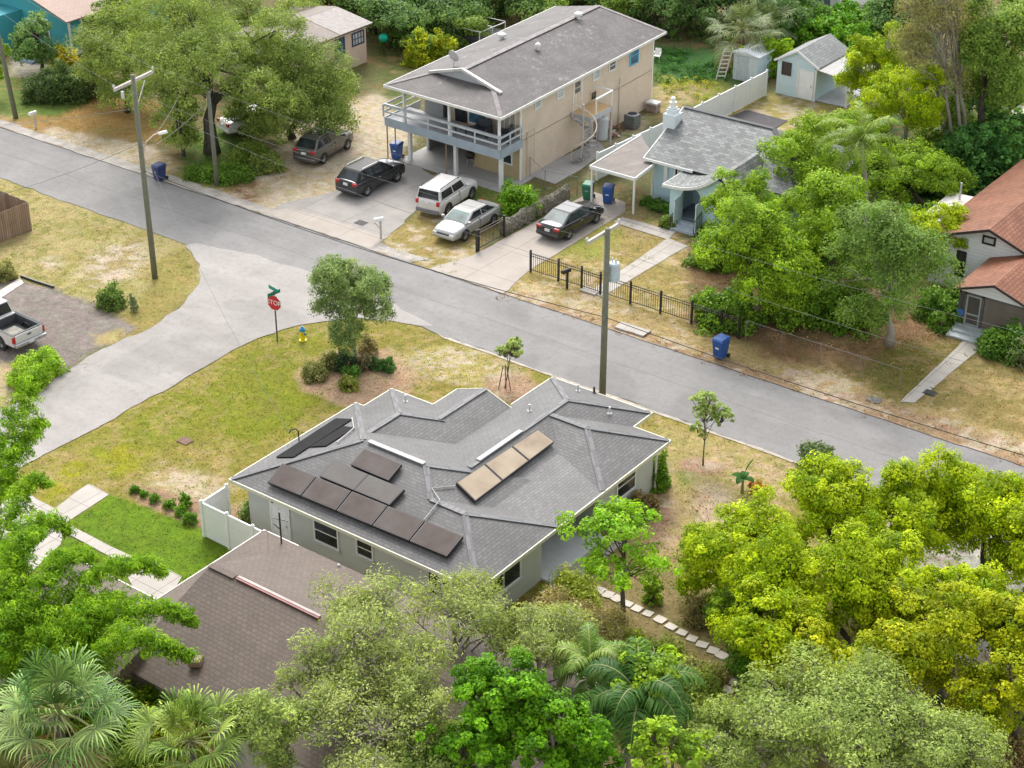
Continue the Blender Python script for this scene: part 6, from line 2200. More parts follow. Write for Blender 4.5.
# balcony furniture
def lounge(label, x, y, ang, mat):
    t = thing('patio_chair', label, 'chair', (x, y, 2.79), ang, 'balcony furniture', local=True)
    MB().box(-.45, -.4, .2, .45, .4, .42).build('seat', mat, t, bevel=.05)
    MB().box(-.45, .3, .42, .45, .5, .95).build('backrest', mat, t, bevel=.05)
    for s in (-1, 1):
        MB().box(s * .45 - .07, -.4, .0, s * .45 + .07, .45, .62).build('armrest', mat, t, bevel=.03)


M_CUSH = plain('charcoal_cushion', (.05, .055, .065), .9)
lx, ly, _ = TX(-17.3, 20.3, 0)
lounge('dark grey lounge chair on the balcony before the blinds', lx, ly, R(10), M_CUSH)
lx, ly, _ = TX(-15.6, 20.4, 0)
lounge('dark grey lounge chair in the right corner of the balcony', lx, ly, R(-60), M_CUSH)
lx, ly, _ = TX(-18.6, 20.0, 0)
TB = thing('patio_table', 'low tan table on the balcony between window and chair', 'table', (lx, ly, 2.79), 0, local=True)
MB().box(-.45, -.3, .42, .45, .3, .46).build('tabletop', plain('table_tan', (.42, .33, .25), .7), TB)
for sx_ in (-1, 1):
    for sy_ in (-1, 1):
        MB().box(sx_ * .4 - .03, sy_ * .25 - .03, 0, sx_ * .4 + .03, sy_ * .25 + .03, .419).build('leg', M_BLACK, TB)
x, y, _ = TX(-18.9, 21.1, 0)
GR = thing('kettle_grill', 'black kettle grill on the shaded slab under the balcony', 'grill', (x, y, .03), 0, local=True)
MB().lathe([(.02, .55), (.22, .6), (.3, .75), (.3, .82)], (0, 0, 0), 16).build('bowl', M_BLACK, GR)
MB().lathe([(.3, .822), (.26, .98), (.1, 1.06), (.03, 1.1), (0, 1.1)], (0, 0, 0), 16).build('lid', M_BLACK, GR)
for k in range(3):
    a_ = 2 * PI * k / 3
    MB().beam((.1 * math.cos(a_), .1 * math.sin(a_), .6), (.32 * math.cos(a_), .32 * math.sin(a_), 0), .03).build('leg', M_GALV, GR)
x, y = Q(384, 55)
OR = thing('garden_ornament', 'teal round garden ornament on a thin stake in the dark grass', 'ornament', (x, y, 0))
MB().tube([(x, y, 0), (x, y, 1.0)], .04, 6).build('stake', M_TRIM, OR)
MB().lathe([(.02, 1.0), (.25, 1.08), (.36, 1.25), (.36, 1.4), (.25, 1.56), (0, 1.62)], (x, y, 0), 14).build('globe', plain('teal_globe', (.0, .40, .28), .3), OR)
x, y = Q(480, 44)
CG = thing('metal_cage', 'dark metal framed cage in the undergrowth left of the tan house roof', 'cage', (x, y, 0))
m = MB()
for dx in (-1.2, 1.2):
    for dy in (-1.6, 0, 1.6):
        m.box(x + dx - .03, y + dy - .03, 0, x + dx + .03, y + dy + .03, 1.5)
for dx in (-1.2, 1.2):
    m.box(x + dx - .025, y - 1.6, 1.5, x + dx + .025, y + 1.6, 1.56)
for dy in (-1.6, 0, 1.6):
    m.box(x - 1.2, y + dy - .03, 1.561, x + 1.2, y + dy + .03, 1.6)
m.build('frame', M_LEAD, CG)
MB().box(x - 1.17, y - 1.57, .3, x + 1.17, y + 1.57, .9).build('tray', M_DARKIN, CG)

# stepping stones curving through the near right yard
M_STONE = concrete('stone_paver', (.48, .43, .38), (.62, .56, .50))
rr = random.Random(5)
pts = [(600, 591), (608, 595), (617, 599), (627, 604), (637, 609), (648, 614), (660, 620), (671, 627), (682, 633), (692, 639), (702, 645), (713, 651), (722, 656), (736, 683), (728, 690), (719, 697), (711, 703)]
for px, py in pts:
    x, y = Q(px, py)
    a_ = rr.uniform(-.2, .2)
    L, W = rr.uniform(.19, .23), rr.uniform(.17, .22)
    c_, s_ = math.cos(a_), math.sin(a_)
    po = [(x + u * c_ - v * s_, y + u * s_ + v * c_) for u, v in ((-L, -W), (0, -W * 1.05), (L, -W * .9), (L * 1.03, W), (0, W * 1.04), (-L, W * .95))]
    tag(MB().prism(po, -.02, .045).build('stepping_stone', M_STONE, loc=(x, y, 0)), 'pale square stepping stone set in the mulch path of the near right yard', 'stepping stone', 'stepping stones')
for lab, px, py, sz, mt in (('small brown utility lid in the corner lawn', 185, 441, .32, plain('rust_lid', (.2, .12, .085), .8, var=.3)), ('dark drain grate in the stained driveway', 361, 223, .35, M_TRIM), ('grey meter lid on the sandy verge', 874, 400, .33, plain('grey_lid', (.16, .16, .16), .8)), ('black rubber lump beside the white house walk', 930, 393, .3, M_TRIM)):
    x, y = Q(px, py)
    m = MB().box(x - sz, y - sz * .8, 0, x + sz, y + sz * .8, .03)
    for k in range(5):
        m.box(x - sz * .85, y - sz * .7 + k * sz * .32, .031, x + sz * .85, y - sz * .55 + k * sz * .32, .045)
    tag(m.build('ground_hatch', mt, loc=(x, y, 0)), lab, 'hatch', 'hatches and grates in the ground')
x, y = Q(632, 330)
tag(MB().prism(ragged([(x - .9, y - .35), (x + .9, y - .4), (x + .95, y + .3), (x - .85, y + .35)], .3, .15, 60), 0, .09).build('concrete_slab', M_WALK, loc=(x, y, 0)), 'worn pale concrete slab on the verge near the transformer pole', 'slab')
x, y = Q(590.5, 291)
tag(MB().prism(ragged([(x - .45, y - .3), (x + .5, y - .3), (x + .5, y + .3), (x - .45, y + .3)], .3, .15, 61), 0, .08).build('concrete_slab', M_WALK, loc=(x, y, 0)), 'small pale concrete block at the foot of the iron fence', 'slab')
# timber edging of the left drive
ed = MB()
ep = [Q(*p) for p in ((21, 277), (35, 282), (54, 288))]
for a_, b_ in zip(ep[:-1], ep[1:]):
    ed.beam((a_[0], a_[1], .06), (b_[0], b_[1], .06), .09, .14)
tag(ed.build('timber_edging', M_BRONZE, loc=(ep[0][0], ep[0][1], 0)), 'dark timber edging along the gravel drive on the left', 'edging')
# ================================================================== VEGETATION
M_LEAF = foliage('leaf_surface', .5, .38)
M_LEAFG = foliage('glossy_leaf_surface', .6, .38)
M_PALM = foliage('palm_leaf', .42, .14)
M_BARK = bark('brown_bark', (.07, .055, .04), (.17, .14, .11))
M_BARKD = bark('dark_bark', (.03, .026, .022), (.085, .075, .06))
M_BARKP = bark('pale_bark', (.24, .21, .17), (.42, .38, .32))


def unit(n, rng):
    v = rng.normal(size=(n, 3))
    return v / np.linalg.norm(v, axis=1, keepdims=True)


def leaves(C, RD, n, size, asp, A, B, rng, up=.45, squash=.75, droop=0.0, shell=.4, out=None):
    """leaf quads (pointed diamonds, slightly folded) spread round clump centres C; returns verts, faces, colours"""
    K = len(C)
    N = K * n
    d = unit(N, rng)
    rad = np.repeat(RD, n)[:, None] * (shell + (1 - shell) * np.sqrt(rng.random((N, 1))))
    P = np.repeat(C, n, 0) + d * rad * np.array([1, 1, squash])
    P[:, 2] = np.maximum(P[:, 2], .03)
    nr = d * .55 + np.array([0, 0, up]) + rng.normal(size=(N, 3)) * .42
    if out is not None:
        nr = nr + np.repeat(out, n, 0) * .5
    nr /= np.linalg.norm(nr, axis=1, keepdims=True) + 1e-9
    rv = rng.normal(size=(N, 3)) + np.array([0, 0, -droop])
    t1 = rv - nr * (rv * nr).sum(1, keepdims=True)
    t1 /= np.linalg.norm(t1, axis=1, keepdims=True) + 1e-9
    t2 = np.cross(nr, t1)
    L = size * rng.uniform(.65, 1.35, (N, 1))
    W = L * asp
    V = np.empty((N, 4, 3))
    V[:, 0] = P - t1 * L * .5
    V[:, 1] = P + t2 * W * .5 + t1 * L * .08 + nr * L * .07
    V[:, 2] = P + t1 * L * .5
    V[:, 3] = P - t2 * W * .5 + t1 * L * .08 + nr * L * .07
    k = rng.random((K, 1)) ** 1.1
    tc = np.array(A)[None] * (1 - k) + np.array(B)[None] * k
    tc = tc * rng.uniform(1.05, 1.75, (K, 1))
    c = np.repeat(tc, n * 4, 0)
    F = np.arange(N * 4).reshape(N, 4)
    return V.reshape(-1, 3), F, c


def merge(parts):
    V, F, Cc, o = [], [], [], 0
    for v, f, c in parts:
        V.append(v)
        F.append(f + o)
        Cc.append(c)
        o += len(v)
    return np.concatenate(V), np.concatenate(F), np.concatenate(Cc)


# leaf size, aspect, tint a, tint b, leaves per clump, clump radius, cover, lobes, trunk material
SP = {
    'lime': (.118, .62, (.13, .21, .004), (.39, .46, .010), 66, .42, 2.0, 18, M_BARKD),
    'limey': (.118, .62, (.14, .20, .005), (.38, .40, .012), 62, .42, 1.5, 17, M_BARKD),
    'bright': (.145, .60, (.10, .18, .014), (.26, .38, .024), 54, .44, 1.6, 16, M_BARK),
    'oak': (.14, .55, (.115, .17, .04), (.25, .31, .085), 48, .50, 1.15, 16, M_BARKD),
    'grey': (.125, .40, (.15, .20, .05), (.33, .38, .13), 34, .50, .62, 15, M_BARKP),
    'greyden': (.13, .42, (.14, .20, .045), (.31, .38, .11), 48, .46, 1.25, 18, M_BARKP),
    'dense': (.13, .60, (.045, .13, .005), (.15, .32, .012), 60, .38, 2.0, 18, M_BARKD),
    'corner': (.12, .42, (.09, .15, .04), (.24, .31, .12), 46, .40, 1.7, 13, M_BARKP),
    'back': (.22, .60, (.07, .14, .045), (.16, .25, .08), 34, .7, 1.5, 12, M_BARKD),
    'backlite': (.20, .58, (.10, .18, .03), (.22, .30, .06), 40, .65, 1.5, 13, M_BARK),
    'ivy': (.20, .75, (.03, .095, .025), (.09, .19, .05), 40, .5, 2.0, 10, M_BARKD),
    'moss': (.16, .30, (.14, .17, .05), (.36, .31, .15), 30, .55, .6, 14, M_BARKP),
    'mid': (.14, .55, (.085, .15, .03), (.19, .29, .065), 50, .46, 1.35, 16, M_BARKP),
    'flat': (.135, .60, (.11, .25, .010), (.25, .41, .02), 54, .38, 1.3, 16, M_BARK),
    'young': (.11, .5, (.19, .27, .07), (.34, .41, .15), 26, .22, 1.0, 8, M_BARK),
}


def tree(label, base, crown, sp, seed, trunk_r=.16, cat='tree', name='tree', cov=1.0, flat=1.0, limbs=7, trunks=1, lean=0, leafscale=1.0, bare=0, group=None, xm=1.0, glossy=False, pale=None, twigs=None):
    rng = np.random.default_rng(seed)
    rr = random.Random(seed)
    size, asp, A, B, npc, crad, cv, nl, tm = SP[sp]
    tm = pale or tm
    twigs = (420 if sp in ('grey', 'greyden', 'moss') else 60) if twigs is None else twigs
    size *= leafscale
    bx, by = Q(*base)
    cx, cy, w_, h_ = crown
    z = zrow(bx, by, cy)
    for _ in range(3):
        dp = depth(bx, by, z)
        lat = (bx - CAM[0]) * RT[0] + (by - CAM[1]) * RT[1]
        a = (cx - 512) * dp / FPX - lat
        c0 = (bx + RT[0] * a, by + RT[1] * a)
        z = zrow(c0[0], c0[1], cy)
    rx = w_ * dp / FPX
    hm = h_ * dp / FPX
    rd = rx * .92
    rz = max(.38 * rx, math.sqrt(max(0.01, hm * hm - (rd * ST) ** 2)) / CT) if hm > rd * ST else .42 * rx
    z = max(z, rz * .6 + .2)
    cen = np.array([c0[0], c0[1], z])
    ax = np.array([rx, rd, rz]) * 1.14
    # lobes give the outline its bumps and gaps
    lob = []
    for i in range(nl):
        d = unit(1, rng)[0]
        d[2] = d[2] * .8 + .12
        d /= np.linalg.norm(d)
        k = rng.uniform(.50, .84)
        lob.append((d * k, rng.uniform(.20, .38)))
    lob.append((np.array([0, 0, .1]), .48))
    area = 4 * PI * ((rx * rd) ** 1.6 / 3 + 2 * ((rx * rz) ** 1.6) / 3) ** (1 / 1.6)
    nleaf = cv * cov * area / (.5 * size * size * asp)
    K = max(10, int(nleaf / npc))
    C, OUT = [], []
    wts = np.array([l[1] ** 2 for l in lob])
    wts /= wts.sum()
    pick = rng.choice(len(lob), K, p=wts)
    d = unit(K, rng)
    d[:, 2] = np.where(d[:, 2] < -.35, -d[:, 2] * .6, d[:, 2])
    d /= np.linalg.norm(d, axis=1, keepdims=True)
    lr = np.array([lob[i][1] for i in pick])[:, None] * (.62 + .38 * np.sqrt(rng.random((K, 1)))) * rng.uniform(.85, 1.13, (K, 1))
    C = np.array([lob[i][0] for i in pick]) + d * lr
    out = C / (np.linalg.norm(C, axis=1, keepdims=True) + 1e-6)
    C = cen + C * ax
    C[:, 2] = np.maximum(C[:, 2], .12)
    RD = crad * min(1.0, .35 + rx / 5) * rng.uniform(.6, 1.25, K)
    root = thing(name, label, cat, (bx, by, 0), 0, group)
    V, F, cols = leaves(C, RD, npc, size, asp, A, B, rng, out=out)
    np_mesh('crown', V, F, M_LEAFG if glossy else M_LEAF, cols, root)
    # trunk(s) and limbs
    m = MB()
    for t in range(trunks):
        ox, oy = (rr.uniform(-.5, .5), rr.uniform(-.5, .5)) if trunks > 1 else (0, 0)
        top = Vector((cen[0] + ox * 2, cen[1] + oy * 2, cen[2] + rz * .25))
        b0 = Vector((bx + ox, by + oy, -.1))
        pts, rs = [], []
        for i in range(7):
            s = i / 6
            p = b0.lerp(top, s) + Vector((rr.uniform(-1, 1), rr.uniform(-1, 1), 0)) * trunk_r * 1.1 * math.sin(PI * s)
            pts.append(p)
            rs.append(trunk_r * (1.25 if i == 0 else 1) * (1 - .72 * s))
        m.tube(pts, rs, 8)
        for i in range(limbs):
            s = rr.uniform(.45, .9)
            j = int(s * 6)
            p = pts[j].lerp(pts[min(6, j + 1)], s * 6 - j)
            tgt = Vector(cen + lob[i % len(lob)][0] * ax * (1.25 if i < bare else .95))
            mid = p.lerp(tgt, .5) + Vector((rr.uniform(-.3, .3), rr.uniform(-.3, .3), rr.uniform(.0, .5))) * min(1, rx / 3)
            r0 = rs[j] * .55
            m.tube([p, mid, tgt], [r0, r0 * .65, max(.012, r0 * .22)], 6)
            for q in range(3):
                e = mid.lerp(tgt, rr.uniform(.2, 1)) + Vector((rr.uniform(-1, 1), rr.uniform(-1, 1), rr.uniform(-.2, .9))) * rx * .26
                b1 = mid.lerp(tgt, rr.uniform(.0, .5))
                m.tube([b1, b1.lerp(e, .5) + Vector((0, 0, .1)), e], [r0 * .35, r0 * .22, .01], 5)
    if twigs:
        for i in rng.choice(len(C), min(len(C), twigs), replace=False):
            e = Vector(C[i])
            l0 = Vector(cen + lob[pick[i]][0] * ax * .8)
            b0 = l0.lerp(e, .15) - Vector((0, 0, .25))
            md = b0.lerp(e, .55) + Vector((rr.uniform(-.2, .2), rr.uniform(-.2, .2), rr.uniform(-.1, .25)))
            m.tube([b0, md, e + (e - md) * .25], [.026, .016, .007], 4, cap=False)
    m.build('trunk', tm, root, smooth=True, uv=False)
    return root


def shrub(label, px, py, w_, h_, A, B, seed, size=.12, asp=.55, name='shrub', cat='shrub', group=None, n=26, glossy=False, cov=1.0):
    """rounded bush w metres wide, h high, leaves down to the soil, short stems inside"""
    rng = np.random.default_rng(seed)
    x, y = Q(px, py)
    root = thing(name, label, cat, (x, y, 0), 0, group)
    K = max(6, int(cov * 2.4 * (w_ * w_ * 1.2 + w_ * h_ * 2.2) / (.5 * size * size * asp) / n))
    d = unit(K, rng)
    d[:, 2] = np.abs(d[:, 2])
    lump = 1 + .28 * np.sin(d[:, 0] * 5 + seed) * np.cos(d[:, 1] * 4 + seed * 2)
    C = d * np.array([w_ / 2, w_ / 2, h_]) * (.55 + .4 * np.sqrt(rng.random((K, 1)))) * lump[:, None] + np.array([x, y, .03])
    RD = np.full(K, max(.1, min(.34, w_ * .15))) * rng.uniform(.7, 1.25, K)
    V, F, cols = leaves(C, RD, n, size, asp, A, B, rng)
    np_mesh('foliage', V, F, M_LEAFG if glossy else M_LEAF, cols, root)
    m = MB()
    for k in range(5):
        a = 2 * PI * k / 5 + seed
        m.tube([(x, y, -.05), (x + math.cos(a) * w_ * .2, y + math.sin(a) * w_ * .2, h_ * .6)], [.035, .012], 5)
    m.build('stem', M_BARK, root, uv=False)
    return root


def fan_palm(label, base, crown, seed, nf=26, fl=1.05, A=(.12, .19, .05), B=(.27, .33, .12), trunk_r=.2, group='fan palms', dead=5):
    rng = np.random.default_rng(seed)
    bx, by = Q(*base)
    z = zrow(bx, by, crown[1])
    root = thing('fan_palm', label, 'palm', (bx, by, 0), 0, group)
    lat = (bx - CAM[0]) * RT[0] + (by - CAM[1]) * RT[1]
    dp = depth(bx, by, z)
    a = (crown[0] - 512) * dp / FPX - lat
    c = Vector((bx + RT[0] * a, by + RT[1] * a, z))
    MB().tube([(bx, by, -.1), ((bx + c.x) / 2, (by + c.y) / 2, z * .5), c], [trunk_r * 1.15, trunk_r, trunk_r * .9], 10).build('trunk', M_BARK, root, smooth=True, uv=False)
    V, F, CL, o = [], [], [], 0
    pet = MB()
    for i in range(nf + dead):
        isd = i >= nf
        az = i * 2.399 + rng.uniform(-.3, .3)
        el = R(86) - R(118) * ((i + .5) / nf) ** .8 + rng.uniform(-.2, .2) if not isd else R(rng.uniform(-70, -45))
        dr = Vector((math.cos(az) * math.cos(el), math.sin(az) * math.cos(el), math.sin(el)))
        pl = fl * rng.uniform(.65, 1.25)
        h = c + dr * pl * .55
        hub = c + dr * pl + Vector((0, 0, -.12 * pl))
        pet.tube([c, h + Vector((0, 0, .06)), hub], [.035, .025, .018], 5)
        side = dr.cross(Vector((0, 0, 1)))
        side = side.normalized() if side.length > .05 else Vector((1, 0, 0))
        upv = side.cross(dr).normalized()
        col = np.array(A) * (1 - (k := rng.random())) + np.array(B) * k
        if isd:
            col = np.array((.30, .20, .11)) * rng.uniform(.7, 1.2)
        ns = 22
        for s in range(ns):
            t = -R(105) + R(210) * s / (ns - 1) + rng.uniform(-.05, .05)
            dd = (dr * math.cos(t) + side * math.sin(t)) 
            dd = (dd + upv * (.22 * math.cos(t * .5))).normalized()
            ln = fl * .95 * (1 - .28 * abs(t) / R(120)) * rng.uniform(.88, 1.1)
            wv = dd.cross(upv).normalized() * .027
            p0 = hub
            sv_ = rng.uniform(.55, 1.45)
            p1 = hub + dd * ln * .45
            p2 = hub + dd * ln * .78 + Vector((0, 0, -.10 * ln))
            p3 = hub + dd * ln * .95 + Vector((0, 0, -.34 * ln))
            for q, ww in ((p0, .3), (p1, 1), (p2, .8), (p3, .12)):
                V += [tuple(q - wv * ww), tuple(q + wv * ww)]
                CL += [tuple(col * sv_ * (1.35 if q is p3 or q is p2 else .8 if q is p0 else 1.0))] * 2
            for q in range(3):
                F.append((o + 2 * q, o + 2 * q + 1, o + 2 * q + 3, o + 2 * q + 2))
            o += 8
    np_mesh('fronds', np.array(V), np.array(F), M_PALM, np.array(CL), root)
    pet.build('leaf_stalks', plain('palm_stalk', (.26, .28, .09), .6), root, uv=False)
    return root


def feather_palm(label, base, crown, seed, nf=15, fl=2.7, A=(.10, .19, .04), B=(.22, .30, .08), trunk_r=.17, group='feather palms', lw=.035, ll=.62, droop=1.0):
    rng = np.random.default_rng(seed)
    bx, by = Q(*base)
    z = zrow(bx, by, crown[1])
    dp = depth(bx, by, z)
    lat = (bx - CAM[0]) * RT[0] + (by - CAM[1]) * RT[1]
    a = (crown[0] - 512) * dp / FPX - lat
    c = Vector((bx + RT[0] * a, by + RT[1] * a, z))
    root = thing('feather_palm', label, 'palm', (bx, by, 0), 0, group)
    MB().tube([(bx, by, -.1), ((bx + c.x) / 2, (by + c.y) / 2, z * .5), c], [trunk_r * 1.2, trunk_r, trunk_r * .8], 10).build('trunk', M_BARKP, root, smooth=True, uv=False)
    V, F, CL, o = [], [], [], 0
    rach = MB()
    for i in range(nf):
        az = i * 2.399 + rng.uniform(-.25, .25)
        el = R(80) - R(95) * (i / nf)
        hd = Vector((math.cos(az), math.sin(az), 0))
        L = fl * rng.uniform(.85, 1.12)
        pts = []
        p = c.copy()
        e = el
        for s in range(13):
            pts.append(p.copy())
            p = p + (hd * math.cos(e) + Vector((0, 0, math.sin(e)))) * L / 12
            e -= R(9.5) * droop * (0.5 + s / 9)
        rach.tube(pts, [.035 * (1 - s / 13) + .006 for s in range(13)], 5)
        k = rng.random()
        col = np.array(A) * (1 - k) + np.array(B) * k
        nlf = 46
        for s in range(3, nlf):
            t = s / nlf * 12
            j = min(11, int(t))
            q = pts[j].lerp(pts[j + 1], t - j)
            dd = (pts[j + 1] - pts[j]).normalized()
            sd_ = dd.cross(Vector((0, 0, 1)))
            sd_ = sd_.normalized() if sd_.length > .05 else Vector((-hd.y, hd.x, 0))
            ln = ll * math.sin(PI * min(1, .18 + .8 * s / nlf)) * rng.uniform(.85, 1.15)
            for sg in (-1, 1):
                dv_ = (sd_ * sg * .85 + dd * .5 + Vector((0, 0, rng.uniform(-.15, .35)))).normalized()
                e1_ = q + dv_ * ln * .55
                e2_ = q + dv_ * ln + Vector((0, 0, -ln * .5))
                wv = dd.cross(dv_).cross(dv_).normalized() * lw * .5
                for pp_, ww in ((q, .5), (e1_, 1), (e2_, .1)):
                    V += [tuple(pp_ - wv * ww), tuple(pp_ + wv * ww)]
                    CL += [tuple(col)] * 2
                F += [(o, o + 1, o + 3, o + 2), (o + 2, o + 3, o + 5, o + 4)]
                o += 6
    np_mesh('fronds', np.array(V), np.array(F), M_PALM, np.array(CL), root)
    rach.build('frond_ribs', plain('palm_stalk', (.26, .28, .09), .6), root, uv=False)
    return root


def bamboo(label, base, path, seed, A=(.085, .19, .010), B=(.24, .38, .022), rad=.6, cov=1.0):
    """arching culm plumed with narrow leaves; path = photo positions with a height for each"""
    rng = np.random.default_rng(seed)
    bx, by = Q(*base)
    root = thing('bamboo', label, 'bamboo', (bx, by, 0), 0, 'bamboo culms at the left')
    pts = [Vector((bx, by, -.1))] + [Vector((*Q(px, py, z), z)) for px, py, z in path]
    dense = []
    n = len(pts)
    for i in range(n - 1):
        p0, p1, p2, p3 = pts[max(0, i - 1)], pts[i], pts[i + 1], pts[min(n - 1, i + 2)]
        for s in range(10):
            t = s / 10
            dense.append(.5 * ((2 * p1) + (p2 - p0) * t + (2 * p0 - 5 * p1 + 4 * p2 - p3) * t * t + (3 * p1 - p0 - 3 * p2 + p3) * t ** 3))
    dense.append(pts[-1])
    MB().tube(dense, [.05 * (1 - .85 * i / len(dense)) for i in range(len(dense))], 6).build('culm', plain('bamboo_culm', (.20, .25, .06), .5), root, smooth=True, uv=False)
    seg = [(dense[i + 1] - dense[i]).length for i in range(len(dense) - 1)]
    C, RD = [], []
    tot = sum(seg)
    acc = 0
    for i in range(len(seg)):
        t = acc / tot
        acc += seg[i]
        if t < .3:
            continue
        r = rad * (math.sin(PI * min(1, max(0, (t - .22) / .86))) ** .6) * (1.0 if t < .7 else 1.0 - .55 * (t - .7) / .3)
        for k in range(int(seg[i] * 42 * cov) + 1):
            d = rng.normal(size=3) * np.array([.5, .5, .42])
            p = dense[i].lerp(dense[i + 1], rng.random())
            C.append((p.x + d[0] * r, p.y + d[1] * r, max(.1, p.z + d[2] * r - .06)))
            RD.append(.22)
    V, F, cols = leaves(np.array(C), np.array(RD), 30, .17, .24, A, B, rng, droop=.9, up=.4)
    np_mesh('foliage', V, F, M_LEAF, cols, root)
    return root


# ---------------------------------------------------------------- top left grove
tree('great spreading oak with a thick dark trunk behind the short pole', (212, 152), (205, 66, 100, 76), 'oak', 1, .48, 'oak', 'oak_tree', limbs=12, cov=1.0)
tree('oak whose low branches hang over the warm grey crossover', (292, 138), (298, 104, 66, 62), 'oak', 2, .28, 'oak', 'oak_tree', limbs=9, bare=2)
tree('rounded oak on the left flank of the grove over dry grass', (128, 112), (126, 66, 56, 60), 'oak', 3, .22, 'oak', 'oak_tree')
tree('oak crown at the top edge between teal house and beige bungalow', (240, 60), (258, 36, 66, 44), 'oak', 4, .3, 'oak', 'oak_tree')
tree('small dark green tree before the teal house wall', (42, 70), (36, 38, 26, 30), 'back', 5, .14)
tree('yellow green tree top right of the teal house roof', (112, 48), (118, 16, 30, 28), 'backlite', 6, .18)
tree('loose brownish green tree at the top left edge above the teal roof', (40, 26), (52, 4, 44, 22), 'oak', 7, .2)
tree('light green tree cut by the left edge beside the leaning pole', (-8, 96), (-6, 62, 16, 26), 'bright', 8, .1, leafscale=.9)
shrub('dark green bush by the grass left of the grove, nearest the mailbox', 48, 98, 3.2, 1.9, (.05, .09, .03), (.12, .16, .06), 21, .15)
shrub('dark green bush in the middle of the row left of the grove', 68, 98, 3.0, 2.3, (.05, .10, .03), (.13, .18, .06), 22, .15)
shrub('grey green bush next to the oak flank in the row left of the grove', 92, 92, 3.2, 2.2, (.07, .10, .04), (.16, .18, .08), 23, .15)
shrub('yellow leaved croton before the teal house corner', 65, 70, 2.0, 1.8, (.12, .16, .02), (.50, .40, .03), 24, .16)
shrub('weedy green bush at the foot of the great oak', 205, 176, 2.4, .5, (.07, .14, .02), (.14, .24, .03), 25, .14)
shrub('weedy green bush between short pole and warm grey crossover', 250, 160, 2.8, 1.0, (.09, .15, .025), (.19, .25, .05), 26, .14)
shrub('leafy green bush beneath the oak right of the white car', 268, 170, 2.2, 1.0, (.10, .15, .035), (.22, .26, .07), 27, .14)
shrub('low weeds right of the short pole', 232, 178, 2.6, .7, (.06, .13, .02), (.13, .22, .03), 28, .13)
tree('low oak crown drooping to the left of the dark trunk', (184, 156), (178, 116, 30, 34), 'oak', 9, .12, 'oak', 'oak_tree', limbs=6, cov=1.2)
tree('low oak crown drooping over the white car', (252, 138), (250, 112, 22, 22), 'oak', 10, .1, 'oak', 'oak_tree', limbs=6, bare=3)
tree('green tree filling the dark gap behind the moss hung trunks', (948, 150), (946, 126, 34, 40), 'backlite', 115, .16, limbs=6)
tree('dark tree between the moss hung trunks and the leaning trunk', (965, 130), (972, 100, 26, 44), 'back', 116, .16, limbs=6)
tree('bright tree behind the cottage wing', (782, 206), (776, 180, 42, 36), 'bright', 117, .14, limbs=6)
tree('light green tree leaning over the cottage porch corner', (738, 262), (742, 212, 34, 42), 'bright', 118, .12, limbs=6, leafscale=.9)
shrub('ivy mound between the lime green trees and the leaning trunk', 930, 186, 5.0, 2.6, (.04, .11, .02), (.12, .23, .04), 88, .2, .7)
shrub('dark green mound under the spreading lime green tree', 895, 176, 5.0, 2.2, (.04, .10, .02), (.11, .21, .04), 89, .2, .7)
# ---------------------------------------------------------------- woodland along the top
bgd = [((390, 48), (392, 20, 40, 26), 'back', 'dark tree at the wood edge left of the teal ornament'), ((440, 34), (440, 6, 44, 28), 'back', 'dark tree in the wood above the tan house gablet'),
       ((350, 22), (345, -4, 44, 22), 'back', 'dark tree behind the beige bungalow roof'), ((500, 16), (505, -8, 46, 24), 'back', 'dark tree in the wood above the left slope of the tan roof'),
       ((560, -6), (570, -22, 50, 26), 'back', 'dark tree behind the back ridge of the tan roof'), ((612, 10), (628, -4, 34, 26), 'back', 'dark tree right of the tan roof ridge end'),
       ((668, 38), (665, 4, 26, 34), 'back', 'dark trailing tree over the deep green lawn'), ((697, 34), (702, 2, 24, 28), 'back', 'dark tree left of the shaggy fan palm'),
       ((455, 46), (470, 30, 22, 16), 'backlite', 'mid green bushy tree beside the metal cage'), ((520, 22), (540, 8, 26, 14), 'backlite', 'mid green bushy tree peeping over the tan roof slope'),
       ((770, 28), (790, 4, 40, 30), 'back', 'dark tree above the garden shed'), ((300, 10), (300, -14, 50, 22), 'back', 'dark tree at the top edge above the beige bungalow'),
       ((415, 62), (418, 44, 16, 13), 'backlite', 'small loose green tree near the tan house eave'), ((640, 18), (648, -14, 34, 24), 'back', 'dark tree at the top edge right of centre')]
bgd += [((375, 34), (372, 8, 34, 30), 'back', 'dark tree over the right end of the beige bungalow'), ((418, 22), (416, -6, 38, 28), 'back', 'dark tree at the top edge left of the tan roof'),
        ((470, 18), (476, -8, 40, 26), 'back', 'dark tree at the top edge behind the metal cage'), ((405, 44), (404, 30, 22, 18), 'backlite', 'loose mid green tree left of the yellow green bushes'),
        ((690, 20), (690, -14, 40, 28), 'back', 'dark tree at the top edge over the fan palms'), ((735, 22), (735, -6, 40, 28), 'back', 'dark tree at the top edge behind the fan palms'),
        ((655, 30), (652, 10, 24, 24), 'back', 'dark tree right behind the tan roof corner'), ((625, 22), (622, 0, 26, 22), 'backlite', 'olive tree behind the right rake of the tan roof'),
        ((776, 44), (776, 18, 30, 26), 'back', 'dark tree between fan palms and hedge mounds'), ((330, 30), (330, 4, 30, 20), 'backlite', 'olive tree over the beige bungalow ridge'),
        ((180, 10), (180, -12, 50, 24), 'backlite', 'olive tree at the top edge over the oak grove'), ((895, 56), (900, 30, 40, 34), 'back', 'dark tree below the moss hung crowns')]
for i, (b_, c_, s_, l_) in enumerate(bgd):
    tree(l_, b_, c_, s_, 40 + i, .18, group='trees of the wood along the top edge', limbs=5)
